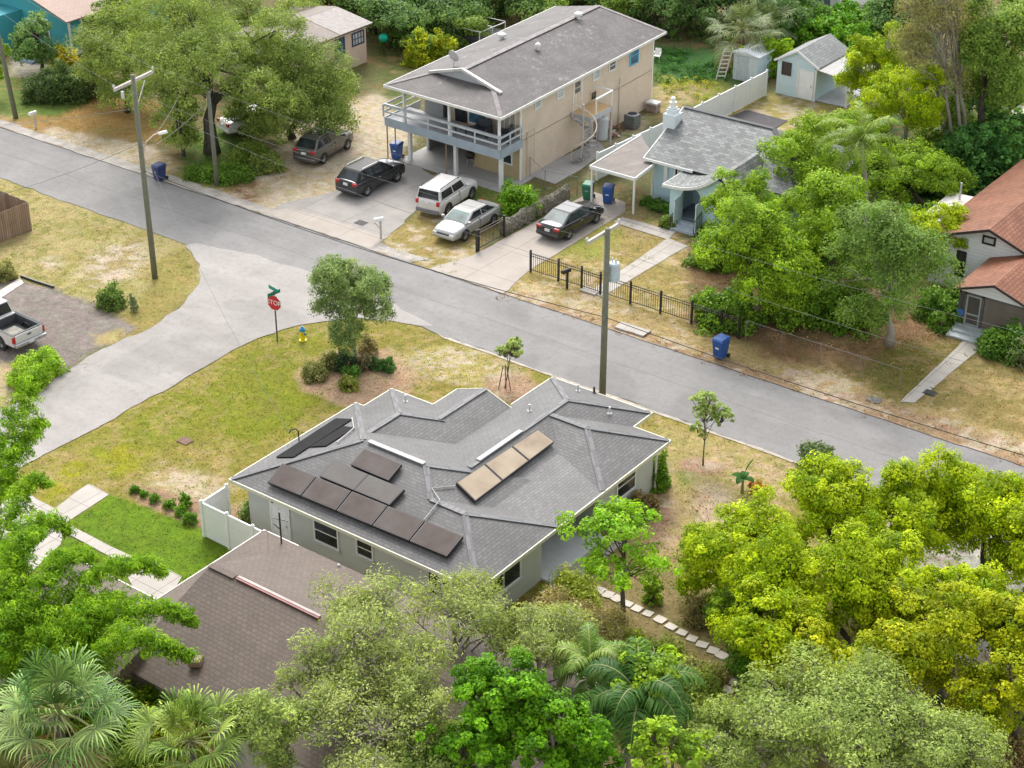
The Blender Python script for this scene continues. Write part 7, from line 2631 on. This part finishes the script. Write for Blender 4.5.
shrub('bush with bright yellow green new leaves at the tan house roof edge, left one', 421, 64, 2.2, 2.4, (.16, .24, .02), (.42, .42, .02), 61, .26, .35)
shrub('bush with yellow green new leaves against the tan roof edge, right one', 440, 62, 2.4, 2.3, (.10, .18, .02), (.34, .36, .02), 62, .26, .35)
shrub('low mounded bush in the wood left of the cage', 455, 44, 3.2, 1.6, (.06, .11, .03), (.13, .19, .06), 63, .18)
fan_palm('shaggy fan palm with brown hanging leaves by the metal shed', (748, 70), (742, 30), 31, 30, 1.5, (.10, .15, .06), (.21, .25, .11), .2, dead=12)
fan_palm('fan palm right behind the shaggy one at the top', (766, 54), (766, 22), 32, 24, 1.4, (.09, .14, .06), (.19, .24, .11), .2)
shrub('bright green climber spilling over the white fence by the shed', 772, 74, 2.6, 3.0, (.11, .22, .012), (.28, .38, .02), 64, .26, .7, cov=.9)
shrub('bright green sapling beside the pale metal shed', 742, 76, 1.4, 1.9, (.12, .22, .012), (.28, .38, .02), 65, .24, .7, cov=.7)
for i, (px, py, w_, h_, l_) in enumerate([(800, 44, 5.5, 2.4, 'hedge mound directly behind the garden shed roof'), (838, 40, 6, 2.6, 'hedge mound under the grey outbuilding terrace'), (872, 44, 5.5, 2.6, 'hedge mound below the white fence at the top'), (858, 58, 5, 2.4, 'hedge mound right of the shed canopy'), (785, 34, 5, 3.0, 'tall hedge mound between fan palm and shed')]):
    shrub(l_, px, py, w_, h_, (.06, .17, .012), (.17, .32, .03), 70 + i, .24, .7, group='hedge mounds behind the shed')
# ---------------------------------------------------------------- trees round the blue cottage and the white house
tree('lime green tree just right of the shed canopy', (884, 122), (872, 74, 32, 40), 'lime', 101, .16, limbs=9, pale=M_BARKP, cov=.85)
tree('spreading lime green tree with bare forks below the moss hung tree', (905, 160), (905, 98, 46, 40), 'lime', 102, .2, limbs=9, cov=.8, pale=M_BARKP)
tree('dark leafy tree between shed canopy and feather palm', (880, 170), (846, 128, 40, 26), 'bright', 103, .18)
tree('bright tree over the right half of the cottage roof', (815, 222), (796, 172, 54, 48), 'bright', 104, .22, cov=1.1)
tree('bright tree filling the space right of the feather palm', (925, 216), (908, 176, 52, 36), 'bright', 105, .22)
tree('large bright tree over the garden corner by the end of the iron fence', (756, 326), (758, 266, 56, 62), 'bright', 106, .28, limbs=10, cov=1.25)
tree('bright tree in the middle of the garden thicket', (836, 290), (826, 226, 50, 56), 'bright', 107, .22, cov=1.1)
tree('grey barked tree with a visible trunk left of the white house walk', (889, 344), (890, 268, 68, 70), 'mid', 108, .26, limbs=14, bare=7, cov=.95, pale=M_BARKP)
tree('yellow green tree beside the terracotta eave', (952, 276), (938, 232, 32, 30), 'lime', 109, .16, limbs=10, bare=7, cov=1.1, pale=M_BARKP)
feather_palm('feather palm rising behind the garden thicket', (868, 232), (862, 142), 33, 17, 3.3, (.11, .20, .014), (.22, .31, .03), .17, lw=.06)
tree('tall sparse tree hung with beige moss', (958, 160), (938, 36, 46, 66), 'moss', 110, .16, limbs=14, trunks=4, bare=9, cov=1.15)
tree('tall green tree with a leaning trunk at the top right', (972, 158), (1000, 56, 44, 70), 'backlite', 111, .34, limbs=10, cov=1.2, leafscale=.85)
tree('tall dark tree behind the moss hung one at the top edge', (915, 40), (900, 6, 44, 26), 'back', 112, .2)
tree('tall bright tree at the top right corner edge', (1040, 60), (1030, 10, 34, 44), 'bright', 113, .25)
tree('drooping green tree at the right edge over the dark bungalow', (1040, 130), (1012, 96, 30, 50), 'backlite', 114, .25)
shrub('ivy clad mound at the foot of the leaning trunk', 978, 188, 5.5, 4.2, (.03, .10, .025), (.10, .22, .05), 81, .24, .75)
shrub('deep green ivy mound behind the flat annex', 958, 186, 4.5, 3.2, (.03, .10, .03), (.09, .20, .05), 82, .24, .75)
shrub('deep green mound right of the leaning trunk', 1000, 164, 4.5, 4, (.04, .11, .025), (.11, .22, .05), 83, .24, .75)
shrub('orange red croton beside the flat annex', 941, 192, 1.6, 1.6, (.35, .10, .05), (.50, .22, .10), 84, .2)
shrub('leafy green bush against the white house wall left of its porch', 944, 316, 3.4, 1.5, (.06, .14, .02), (.15, .26, .04), 85, .22, .4)
shrub('leafy green bush right of the white house step', 1006, 352, 2.8, 1.4, (.05, .13, .02), (.15, .26, .04), 86, .2, .5)
shrub('grey green bush at the right edge below the porch', 1026, 362, 2.0, 1.2, (.14, .17, .08), (.25, .27, .15), 87, .14)
for i, (px, py, w_, h_, l_) in enumerate([(730, 320, 4, 1.6, 'thicket mound behind the iron fence end'), (800, 316, 4.5, 2.6, 'thicket mound below the middle garden trees'), (845, 320, 3.6, 2.2, 'thicket mound left of the grey barked trunk'), (715, 262, 3, 2.2, 'thicket mound beside the cottage steps'), (860, 262, 4.5, 3.2, 'thicket mound deep under the garden trees'), (780, 262, 4.5, 3, 'thicket mound against the cottage right wall'), (925, 250, 4, 2.6, 'thicket mound left of the white house gable')]):
    shrub(l_, px, py, w_, h_, (.07, .16, .018), (.19, .30, .035), 90 + i, .2, .6, group='thicket mounds in the garden')
# small planting by the cottage
for i, (px, py) in enumerate([(648, 205), (655, 208), (663, 211), (671, 214)]):
    shrub(['low green bush by the cottage wall nearest the carport post', 'second low green bush along the cottage wall from the carport', 'third low green bush along the cottage wall from the carport', 'low green bush along the cottage wall nearest the porch'][i], px, py, 1.0, .55, (.05, .13, .02), (.12, .22, .04), 120 + i, .13, .5, group='low bushes along the cottage wall')
shrub('low bush left of the cottage steps', 668, 226, 1.1, .6, (.09, .15, .03), (.2, .25, .05), 125, .13)
shrub('small bush right of the cottage steps', 709, 236, 1.3, .7, (.10, .18, .025), (.24, .30, .04), 126, .13)
shrub('bright green bush between silver sedan and vine covered fence', 517, 214, 2.6, 1.9, (.07, .18, .012), (.22, .36, .03), 127, .18, .5)
shrub('yellow green plant at the back end of the vine covered fence', 536, 212, .9, .9, (.25, .3, .02), (.4, .42, .03), 128, .14)
# ---------------------------------------------------------------- left lawn
shrub('rounded green bush on the dry left lawn', 113, 306, 1.5, 1.15, (.06, .12, .025), (.17, .24, .06), 130, .13)
shrub('narrow grey green bush right of the rounded lawn bush', 134, 311, .45, 1.0, (.16, .2, .1), (.28, .3, .17), 131, .09)
shrub('bright green bush at the left kerb corner, upper one', 45, 372, 2.0, 1.2, (.14, .26, .02), (.30, .42, .05), 132, .14)
shrub('bright green bush at the left kerb corner, lower one', 28, 384, 2.0, 1.2, (.14, .26, .02), (.30, .42, .05), 133, .14)
shrub('spiky tan shrub at the far end of the left gravel drive', 4, 278, 1.4, .9, (.16, .18, .05), (.30, .28, .12), 134, .2, .25)
# ---------------------------------------------------------------- corner bed of the near lot
tree('grey green small leaved tree in the mulched corner bed', (357, 362), (350, 306, 42, 48), 'corner', 140, .11, limbs=10, cov=1.1)
for i, (px, py, w_, h_, A, B, l_) in enumerate([
    (314, 377, 1.35, .85, (.13, .15, .05), (.30, .29, .12), 'large yellowish bush at the left of the corner bed'), (331, 367, 1.1, .8, (.11, .13, .04), (.24, .24, .09), 'yellowish bush behind the large one in the corner bed'),
    (345, 368, 1.2, .95, (.03, .065, .03), (.08, .12, .05), 'dark green bush under the corner tree'), (352, 376, .9, .5, (.06, .15, .02), (.14, .26, .05), 'bright low bush in the middle of the corner bed'),
    (349, 388, .95, .65, (.14, .17, .03), (.30, .31, .08), 'yellow green bush at the front of the corner bed'), (364, 368, .9, .7, (.10, .09, .05), (.2, .17, .1), 'brownish bush right of the corner tree trunk'),
    (376, 368, .8, .55, (.04, .10, .03), (.10, .18, .05), 'small dark bush right of the brownish one'), (388, 370, .85, .65, (.04, .12, .03), (.12, .22, .06), 'dark green bush at the right end of the corner bed'),
    (368, 352, 1.0, .9, (.2, .18, .09), (.34, .29, .17), 'dry straw coloured bush behind the corner tree')]):
    shrub(l_, px, py, w_, h_, A, B, 150 + i, .11, .5, group='bushes of the corner bed')
tree('staked sapling in a mulch ring above the grey roof', (505, 388), (511, 353, 15, 16), 'young', 160, .04, limbs=5, cov=1.2)
x, y = Q(505, 388)
for k in range(3):
    a_ = 2 * PI * k / 3
    tag(MB().tube([(x + .35 * math.cos(a_), y + .35 * math.sin(a_), -.05), (x + .1 * math.cos(a_), y + .1 * math.sin(a_), 1.25)], .025, 6).build('tree_stake', M_BARK, loc=(x + .35 * math.cos(a_), y + .35 * math.sin(a_), 0)), 'thin wooden stake propping the sapling above the grey roof', 'stake', 'stakes of the sapling')
tree('young loose crowned tree in a round mulch ring by the street', (703, 465), (705, 419, 27, 25), 'young', 161, .04, limbs=9, cov=.8, leafscale=1.2)
for i, (px, py) in enumerate([(135, 492), (144, 496), (155, 501), (169, 507), (181, 514), (190, 522)]):
    sz = [.42, .36, .46, .52, .55, .62][i]
    shrub(['first small bush in the mulch row, farthest from the white fence', 'second small bush in the mulch row, the smallest', 'third small bush of the mulch row', 'fourth small bush of the mulch row', 'fifth small bush of the mulch row, next to last', 'last and biggest bush in the mulch row, nearest the white fence'][i], px, py, sz, sz * .75, (.06, .15, .012), (.17, .30, .03), 170 + i, .09, .5, group='small bushes in the mulch row')
shrub('taller bush behind the last ones of the mulch row', 185, 508, .6, .7, (.06, .14, .012), (.16, .28, .03), 177, .09)
shrub('green bush inside the white fence corner', 250, 520, .9, 1.0, (.10, .17, .05), (.22, .28, .10), 178, .1)
# ---------------------------------------------------------------- near right yard
shrub('leafy green bush against the east corner of the grey house', 657, 486, 1.2, 1.7, (.07, .16, .015), (.18, .29, .03), 180, .13)
shrub('brown dry bush along the grey house wall', 640, 512, 1.5, .9, (.16, .13, .06), (.28, .22, .12), 181, .12)
tree('layered bright green tree with a straight brown trunk beside the porch', (622, 622), (624, 542, 62, 31), 'flat', 182, .12, limbs=14, bare=4, cov=.7, pale=M_BARK)
shrub('dry tan brush below the porch corner', 560, 640, 3.6, 1.6, (.22, .19, .08), (.38, .32, .17), 183, .12, .4, cov=.8)
shrub('dry tan brush left of the brown trunk', 600, 650, 3.0, 1.4, (.22, .19, .08), (.36, .31, .16), 184, .12, .4, cov=.7)
shrub('yellow green bush at the porch step', 570, 606, 2.2, 1.5, (.18, .24, .03), (.34, .37, .07), 185, .14, .5, cov=.8)
shrub('green bush right of the brown trunk by the stepping stones', 652, 600, .9, .9, (.11, .2, .02), (.26, .34, .04), 186, .14)
shrub('low green bush on the path side of the brown trunk', 612, 652, 2.4, 1.0, (.13, .2, .02), (.28, .33, .04), 187, .14)
shrub('brown twiggy bush at the top of the stepping stone path', 700, 618, 1.5, .8, (.20, .17, .08), (.30, .26, .13), 188, .1)
shrub('red leaved shrub beside the lime trees', 757, 492, .8, .6, (.42, .10, .07), (.30, .28, .08), 189, .15)
shrub('dark loose bush at the street edge above the lime trees', 816, 470, 1.8, 1.3, (.07, .11, .05), (.15, .2, .09), 190, .14)
# banana plant
bx, by = Q(742, 493)
BN = thing('banana_plant', 'small banana plant with one upright leaf in the near right yard', 'plant', (bx, by, 0))
MB().tube([(bx, by, 0), (bx, by, .7)], [.08, .05], 8).build('stem', plain('banana_stem', (.20, .22, .08), .6), BN, uv=False)
V, F, CL, o = [], [], [], 0
for i in range(5):
    az, L = i * 1.45 + .4, (1.25 if i == 0 else .7)
    e = R(86 if i == 0 else 60)
    p = Vector((bx, by, .65))
    hd = Vector((math.cos(az), math.sin(az), 0))
    sdv_ = Vector((-hd.y, hd.x, 0))
    for s in range(8):
        wv = sdv_ * .2 * math.sin(PI * (s + .3) / 7.6)
        for sg in (-1, 0, 1):
            V.append(tuple(p + wv * sg + Vector((0, 0, .03 * abs(sg)))))
            CL.append((.035, .12, .02))
        p = p + (hd * math.cos(e) + Vector((0, 0, math.sin(e)))) * L / 7
        e -= R(5 if i == 0 else 17)
    for s in range(7):
        b0 = o + 3 * s
        F += [(b0, b0 + 1, b0 + 4, b0 + 3), (b0 + 1, b0 + 2, b0 + 5, b0 + 4)]
    o += 24
np_mesh('leaf_blades', np.array(V), np.array(F), M_LEAFG, np.array(CL), BN)
# ---------------------------------------------------------------- foreground trees, right
RT_ = [
    ('lime crown nearest the layered tree at the left of the lime grove', (745, 640), (748, 556, 66, 58), 'lime', 201),
    ('lime crown at the top left of the grove touching the street', (838, 590), (828, 512, 56, 52), 'lime', 202),
    ('lime crown at the top centre of the grove with gaps showing gravel', (905, 590), (918, 516, 58, 54), 'lime', 203),
    ('lime crown at the top right of the grove against the verge', (985, 580), (980, 512, 56, 58), 'lime', 204),
    ('lime crown cut by the right edge of the grove', (1050, 620), (1036, 556, 52, 66), 'lime', 205),
    ('lime crown in the middle of the grove', (850, 670), (826, 580, 64, 54), 'lime', 206),
    ('lime crown right of the middle of the grove', (905, 660), (900, 590, 56, 46), 'lime', 211),
    ('yellow lime crown with a crooked dark trunk in the grove', (940, 700), (930, 634, 66, 58), 'limey', 207),
    ('yellowing crown at the right edge under the lime grove', (1020, 760), (1008, 690, 54, 62), 'limey', 208),
    ('olive yellow crown low in the middle of the grove', (830, 730), (806, 648, 56, 48), 'limey', 209),
    ('dark green crown low at the left of the grove', (760, 660), (744, 606, 38, 30), 'bright', 210),
    ('lime crown low at the right of the grove before the corner', (1000, 680), (990, 614, 50, 44), 'lime', 212),
]
for l_, b_, c_, s_, sd_ in RT_:
    tree(l_, b_, c_, s_, sd_, .17, limbs=8, group='lime grove trees', cov=1.15)
tree('broad grey green crown at the bottom right', (850, 830), (836, 722, 98, 50), 'greyden', 220, .2, limbs=14, bare=5)
tree('grey green crown at the bottom right corner', (960, 850), (930, 752, 70, 40), 'greyden', 221, .2, limbs=9, bare=3)
tree('grey green crown at the bottom edge right of the dark palm', (720, 830), (730, 748, 62, 36), 'greyden', 222, .2, limbs=9, bare=3)
shrub('brown green bush at the bottom right corner', 1000, 770, 2.5, 1.2, (.14, .13, .05), (.3, .2, .1), 223, .13)
# foreground centre
tree('dense saturated green crown at the bottom centre', (505, 840), (502, 700, 50, 56), 'dense', 230, .2, limbs=9, cov=1.1)
tree('dense saturated crown at the bottom edge, lower left of the tall one', (470, 870), (462, 752, 42, 38), 'dense', 250, .16, limbs=7)
tree('dense saturated crown at the bottom edge, right of the tall one', (556, 870), (552, 738, 46, 42), 'dense', 251, .16, limbs=8, bare=2, pale=M_BARKP)
tree('small dense green crown touching the brown dry brush', (610, 790), (650, 670, 40, 20), 'bright', 231, .14, limbs=9, bare=4, pale=M_BARKP, cov=.8)
tree('thin leaved grey green crown over the brown roof ridge', (380, 770), (372, 640, 80, 54), 'grey', 232, .16, limbs=14, bare=6, cov=.95)
tree('thin leaved grey green crown before the sage wall', (450, 720), (455, 612, 66, 38), 'grey', 233, .14, limbs=12, bare=4)
tree('thin leaved crown at the bottom edge over the brown shingles', (390, 850), (380, 732, 76, 48), 'grey', 234, .16, limbs=12, bare=4, cov=1.25)
tree('greener thin crown in the lower left over the brown roof', (290, 840), (272, 728, 46, 48), 'greyden', 235, .16, limbs=9)
tree('thin leaved crown between dense tree and porch brush', (540, 740), (535, 640, 50, 36), 'grey', 236, .14, limbs=10, bare=3)
feather_palm('dark feather palm with dead brown stubs at the bottom centre', (628, 800), (640, 700), 34, 22, 2.7, (.03, .09, .018), (.09, .20, .035), .2, lw=.06, ll=.75, droop=1.2)
feather_palm('small feather palm fronds between dense crown and dry brush', (600, 760), (590, 664), 35, 13, 1.9, (.10, .20, .03), (.24, .34, .07), .12, lw=.05, ll=.5)
tree('grey green crown filling the gap below the stepping stones', (690, 800), (692, 738, 40, 30), 'greyden', 237, .12, limbs=8, bare=3)
tree('thin leaved crown between the porch and the small palm', (560, 700), (566, 640, 44, 30), 'grey', 238, .1, limbs=8, bare=3, cov=1.2)
tree('yellow green leafy tree beside the small palm fronds', (640, 700), (620, 676, 34, 26), 'bright', 239, .1, limbs=6)
tree('dense green crown at the bottom edge left of the dark palm', (590, 850), (578, 750, 44, 36), 'dense', 240, .16, limbs=7)
tree('grey green crown at the bottom edge left of the dense tree', (440, 850), (432, 752, 50, 34), 'greyden', 241, .16, limbs=7)
tree('thin leaved crown on the brown roof slope at the left centre', (320, 790), (318, 676, 44, 40), 'grey', 242, .12, limbs=9, bare=5, cov=.8)
tree('lime crown filling the left flank of the grove', (725, 600), (716, 570, 40, 42), 'lime', 243, .12, limbs=6, group='lime grove trees')
tree('lime crown low between the middle of the grove and the grey green crown', (900, 740), (884, 664, 50, 42), 'limey', 244, .14, limbs=7, group='lime grove trees')
tree('lime crown low at the left edge of the grove above the grey green crown', (770, 720), (764, 622, 44, 42), 'lime', 245, .14, limbs=7, group='lime grove trees')
tree('olive lime crown at the right edge between upper and lower rows of the grove', (1040, 720), (1016, 626, 40, 40), 'limey', 246, .14, limbs=7, group='lime grove trees')
shrub('deep green bush at the foot of the lime grove by the stepping stones', 772, 674, 3.2, 2.2, (.05, .14, .01), (.15, .28, .02), 190 + 57, .14, .5)
shrub('yellow green bush below the small palm fronds', 600, 690, 3.4, 1.8, (.12, .2, .02), (.28, .36, .04), 248, .14)
shrub('low green bush right of the dark palm', 690, 705, 2.6, 1.2, (.12, .18, .03), (.28, .32, .07), 249, .13)
tree('dense saturated crown joining the tall one and the right one', (530, 850), (526, 716, 40, 44), 'dense', 252, .14, limbs=6)
tree('mixed green crown at the bottom edge right of the dark palm', (680, 870), (672, 752, 40, 30), 'bright', 253, .12, limbs=6)
tree('grey green crown low between brown roof and dense crowns', (430, 830), (424, 700, 40, 34), 'grey', 254, .12, limbs=7, bare=3, cov=1.1)
shrub('weedy green bush on the near side of the stepping stones', 655, 668, 2.6, .9, (.12, .17, .03), (.26, .30, .06), 255, .13)
shrub('straw green bush at the lower bend of the stepping stones', 690, 682, 2.2, .7, (.16, .18, .05), (.3, .3, .1), 256, .12)
# foreground left
fan_palm('big silvery fan palm in the bottom left corner', (66, 850), (58, 712), 36, 36, 1.35, (.08, .17, .045), (.27, .36, .11), .2)
fan_palm('fan palm with a yellowing leaf at the bottom left beside the brown roof', (196, 850), (190, 740), 37, 28, 1.15, (.09, .18, .03), (.30, .38, .08), .17)
BM = [
    ('arching bamboo culm reaching over the street at the left edge', (-40, 560), [(-14, 500, 4.5), (6, 440, 7.0), (30, 384, 8.2), (52, 362, 8.3)], 1.0, .62),
    ('bamboo culm at the left edge over the front walk', (-30, 600), [(-20, 540, 4), (0, 480, 6), (26, 440, 7), (40, 420, 7)], 1.0, .62),
    ('low bamboo culm hanging over the pale driveway', (-20, 620), [(-6, 560, 4), (14, 505, 6), (34, 478, 6.4), (48, 484, 6.0)], .9, .55),
    ('bamboo culm arching right to the brown roof vent', (60, 740), [(80, 690, 3.5), (110, 640, 5.6), (150, 640, 6.0), (192, 656, 5.2)], 1.1, .58),
    ('bamboo culm arching right over the brown roof corner', (50, 720), [(70, 660, 3.5), (110, 615, 5.8), (158, 606, 6.1), (195, 622, 5.5)], 1.1, .55),
    ('bamboo culm over the entry slab', (30, 700), [(50, 630, 4), (90, 580, 6), (130, 562, 6.3), (165, 572, 5.8)], 1.0, .55),
    ('upright bamboo culm in the clump at the left', (10, 720), [(20, 650, 4), (40, 590, 6), (66, 556, 6.6), (92, 556, 6.3)], 1.1, .62),
    ('feathery bamboo culm low in the clump', (20, 760), [(30, 690, 3), (50, 640, 5), (80, 610, 5.6), (104, 616, 5.2)], 1.2, .7),
    ('bamboo culm at the back left of the clump', (-30, 720), [(-10, 640, 4), (6, 580, 6), (20, 545, 6.8), (40, 532, 6.6)], 1.2, .7),
]
BM += [
    ('bamboo culm bending over the driveway behind the others', (-10, 660), [(0, 600, 4), (16, 548, 6), (44, 520, 6.6), (70, 530, 6.2)], 1.0, .6),
    ('bamboo culm filling the middle of the clump', (40, 740), [(56, 680, 4), (76, 626, 5.6), (104, 600, 5.8), (130, 604, 5.4)], 1.2, .65),
    ('short bamboo culm over the big fan palm', (20, 730), [(26, 680, 3.5), (36, 634, 5), (60, 620, 5.2), (84, 640, 4.6)], 1.2, .65),
    ('bamboo culm at the left edge above the big fan palm', (-30, 740), [(-14, 680, 4), (-2, 630, 5.4), (22, 606, 5.8), (46, 610, 5.4)], 1.2, .65),
]
for i, (l_, b_, p_, cv_, rd_) in enumerate(BM):
    bamboo(l_, b_, p_, 300 + i, rad=rd_ * 1.15, cov=cv_ * 1.1)
tree('fine leaved brownish green crown on the left edge among bamboo', (10, 700), (14, 612, 40, 44), 'oak', 310, .1, limbs=8)
shrub('bright green bush between the bamboo and the brown roof', 128, 742, 3.4, 2.4, (.15, .25, .012), (.32, .40, .03), 311, .15)
shrub('yellow green bush under the second fan palm', 180, 760, 3.0, 2.4, (.22, .28, .015), (.40, .42, .03), 312, .15)
shrub('green bush behind the big fan palm', 60, 700, 4.0, 2.8, (.10, .2, .015), (.26, .36, .03), 313, .16)
shrub('dark bush between the two fan palms', 130, 800, 3.0, 2.0, (.08, .14, .02), (.2, .26, .04), 314, .15)

# ---------------------------------------------------------------- undergrowth and grass (uncountable)
def scatter(name, label_polys, per_m2, seed, size, asp, A, B, zr=(.05, .5), n=12, rad=.28):
    rng = np.random.default_rng(seed)
    C = []
    for poly in label_polys:
        xs_ = [p[0] for p in poly]
        ys_ = [p[1] for p in poly]
        N = int((max(xs_) - min(xs_)) * (max(ys_) - min(ys_)) * per_m2)
        X = rng.uniform(min(xs_), max(xs_), N)
        Y = rng.uniform(min(ys_), max(ys_), N)
        k = (poly_sd(poly, X, Y) < 0) & (fbm(X, Y, .5, seed) > -.18)
        C.append(np.stack([X[k], Y[k], rng.uniform(*zr, k.sum())], 1))
    C = np.concatenate(C)
    V, F, cols = leaves(C, rng.uniform(.6, 1.3, len(C)) * rad, n, size, asp, A, B, rng, up=.6)
    o = np_mesh(name, V, F, M_LEAF, cols)
    tag(o, kind='stuff')
    return o


tag(scatter('undergrowth', [PX((360, 8), (500, -30), (640, -60), (640, -10), (500, 30), (400, 62), (376, 50)), PX((600, 10), (735, 20), (735, 50), (650, 40)), PX((760, 30), (880, 10), (900, 50), (870, 66), (790, 52))], 3.2, 401, .24, .6, (.045, .095, .02), (.12, .19, .045), (.05, .9), 14, .4), 'mixed green undergrowth of the wood along the top edge', 'undergrowth')
tag(scatter('ground_cover', [PX((560, 700), (600, 640), (660, 640), (700, 680), (760, 760), (760, 900), (480, 900)), PX((760, 560), (1060, 480), (1100, 900), (760, 900)), PX((0, 620), (130, 640), (200, 700), (300, 900), (-60, 900), (-60, 640))], 2.6, 402, .16, .55, (.08, .13, .02), (.2, .25, .05), (.03, .35), 12, .3), 'low leafy ground cover under the foreground trees', 'ground cover')
tag(scatter('tall_grass', [PX((655, 50), (720, 52), (735, 80), (655, 84))], 7, 403, .32, .16, (.03, .10, .02), (.06, .17, .035), (.05, .25), 12, .3), 'tall deep green grass behind the tan house', 'grass')
tag(scatter('flowering_weeds', [PX((660, 78), (722, 84), (716, 98), (700, 108), (662, 100))], 4, 404, .18, .4, (.12, .17, .015), (.36, .33, .03), (.03, .3), 10, .25), 'yellow green flowering weeds along the white fence', 'weeds')

lawn = [PX((150, 405), (256, 340), (318, 325), (470, 350), (540, 385), (480, 380), (390, 385), (240, 470), (200, 500), (60, 470)), PX((0, 215), (120, 225), (190, 250), (195, 285), (130, 330), (20, 280)), PX((502, 293), (620, 210), (690, 238), (690, 330)), PX((655, 418), (770, 455), (812, 470), (760, 540), (640, 560)), PX((375, 248), (420, 208), (470, 262), (440, 284)), PX((830, 370), (960, 338), (1040, 360), (1040, 440), (900, 402))]
tag(scatter('lawn_weeds', lawn, 1.1, 406, .08, .4, (.13, .17, .03), (.22, .24, .06), (.0, .05), 10, .2), 'small green weeds in the dry lawns', 'weeds')
litter = [PX((690, 250), (760, 300), (960, 330), (900, 395), (760, 350), (690, 325)), PX((470, 285), (600, 318), (700, 352), (880, 402), (1040, 450), (1040, 470), (930, 440), (700, 362), (500, 302)), PX((225, 190), (262, 172), (300, 168), (262, 200)), PX((640, 470), (680, 480), (745, 520), (700, 600), (620, 560))]
tag(scatter('fallen_leaves', litter, 2.2, 407, .10, .6, (.16, .09, .045), (.40, .30, .19), (.0, .03), 8, .3), 'dry fallen leaves on the verge and under the garden trees', 'leaves')

# short grass tufts over the lawns, coloured like the soil map beneath them
rng = np.random.default_rng(405)
N = 130000
X = rng.uniform(-48, 24, N)
Y = rng.uniform(-23, 24, N)
px_ = 512 + FPX * ((X - CAM[0]) * RT[0] + (Y - CAM[1]) * RT[1]) / (((X - CAM[0]) * FW[0] + (Y - CAM[1]) * FW[1]) * CT + HCAM * ST)
keep = (px_ > -30) & (px_ < 1054)
keep &= ~((Y > 1.85) & (Y < 8.0))
for poly, mg in ((side, .15), ([(-1.6, -17.2), (11.1, -17.2), (11.1, -2.3), (-1.6, -7)], 0), ([(2, -29), (19, -29), (19, -19.6), (2, -19.6)], 0),
                 (PX((268, 210), (300, 200), (360, 186), (410, 160), (448, 186), (432, 196), (420, 208), (372, 250)), .2), ([(-11.6, 7.85), (-6.4, 7.85), (-7.2, 21.0), (-8.0, 22.3), (-10.7, 22.4)], .1),
                 (PX((590, 292), (602, 297), (688, 246), (668, 238)), .1), (PX((622, 217), (613, 222), (668, 240), (676, 232)), .1), (PX((-40, 262), (22, 280), (55, 290), (100, 305), (135, 328), (95, 352), (62, 372), (-40, 400)), -.3),
                 (PX((88, 484), (110, 494), (66, 523), (55, 508)), .05), (PX((55, 508), (67, 522), (60, 545), (-20, 620), (-60, 600), (0, 500), (30, 495)), .05), (PX((66, 523), (90, 536), (137, 559), (130, 567), (88, 545), (60, 530)), .05),
                 (PX((900, 402), (915, 403), (985, 345), (964, 340)), .05), ([(-23.4, 18.6), (-14.6, 18.6), (-14.7, 26), (-23.6, 26)], .1), ([(-24.9, 7.85), (-16.0, 7.85), (-16.4, 9.6), (-23.6, 9.6)], .1), (PX((255, 160), (300, 120), (400, 85), (420, 130), (400, 160), (360, 225), (262, 207)), -.5)):
    keep &= poly_sd(poly, X, Y) > mg
X, Y = X[keep], Y[keep]
N = len(X)
col = ground_colour(X, Y) * rng.uniform(1.1, 1.6, (N, 1)) * np.array([.95, 1.03, .88])
h = rng.uniform(.01, .04, N)
a = rng.uniform(0, 2 * PI, N)
wd = rng.uniform(.03, .07, N)
ln = rng.normal(size=(N, 2)) * .07
V = np.empty((N, 3, 3))
V[:, 0] = np.stack([X - np.cos(a) * wd, Y - np.sin(a) * wd, np.full(N, -.03)], 1)
V[:, 1] = np.stack([X + np.cos(a) * wd, Y + np.sin(a) * wd, np.full(N, -.03)], 1)
V[:, 2] = np.stack([X + ln[:, 0], Y + ln[:, 1], h], 1)
tag(np_mesh('grass_tufts', V.reshape(-1, 3), np.arange(N * 3).reshape(N, 3), M_LEAF, np.repeat(col, 3, 0)), 'short dry and green grass tufts over the lawns', 'grass', kind='stuff')
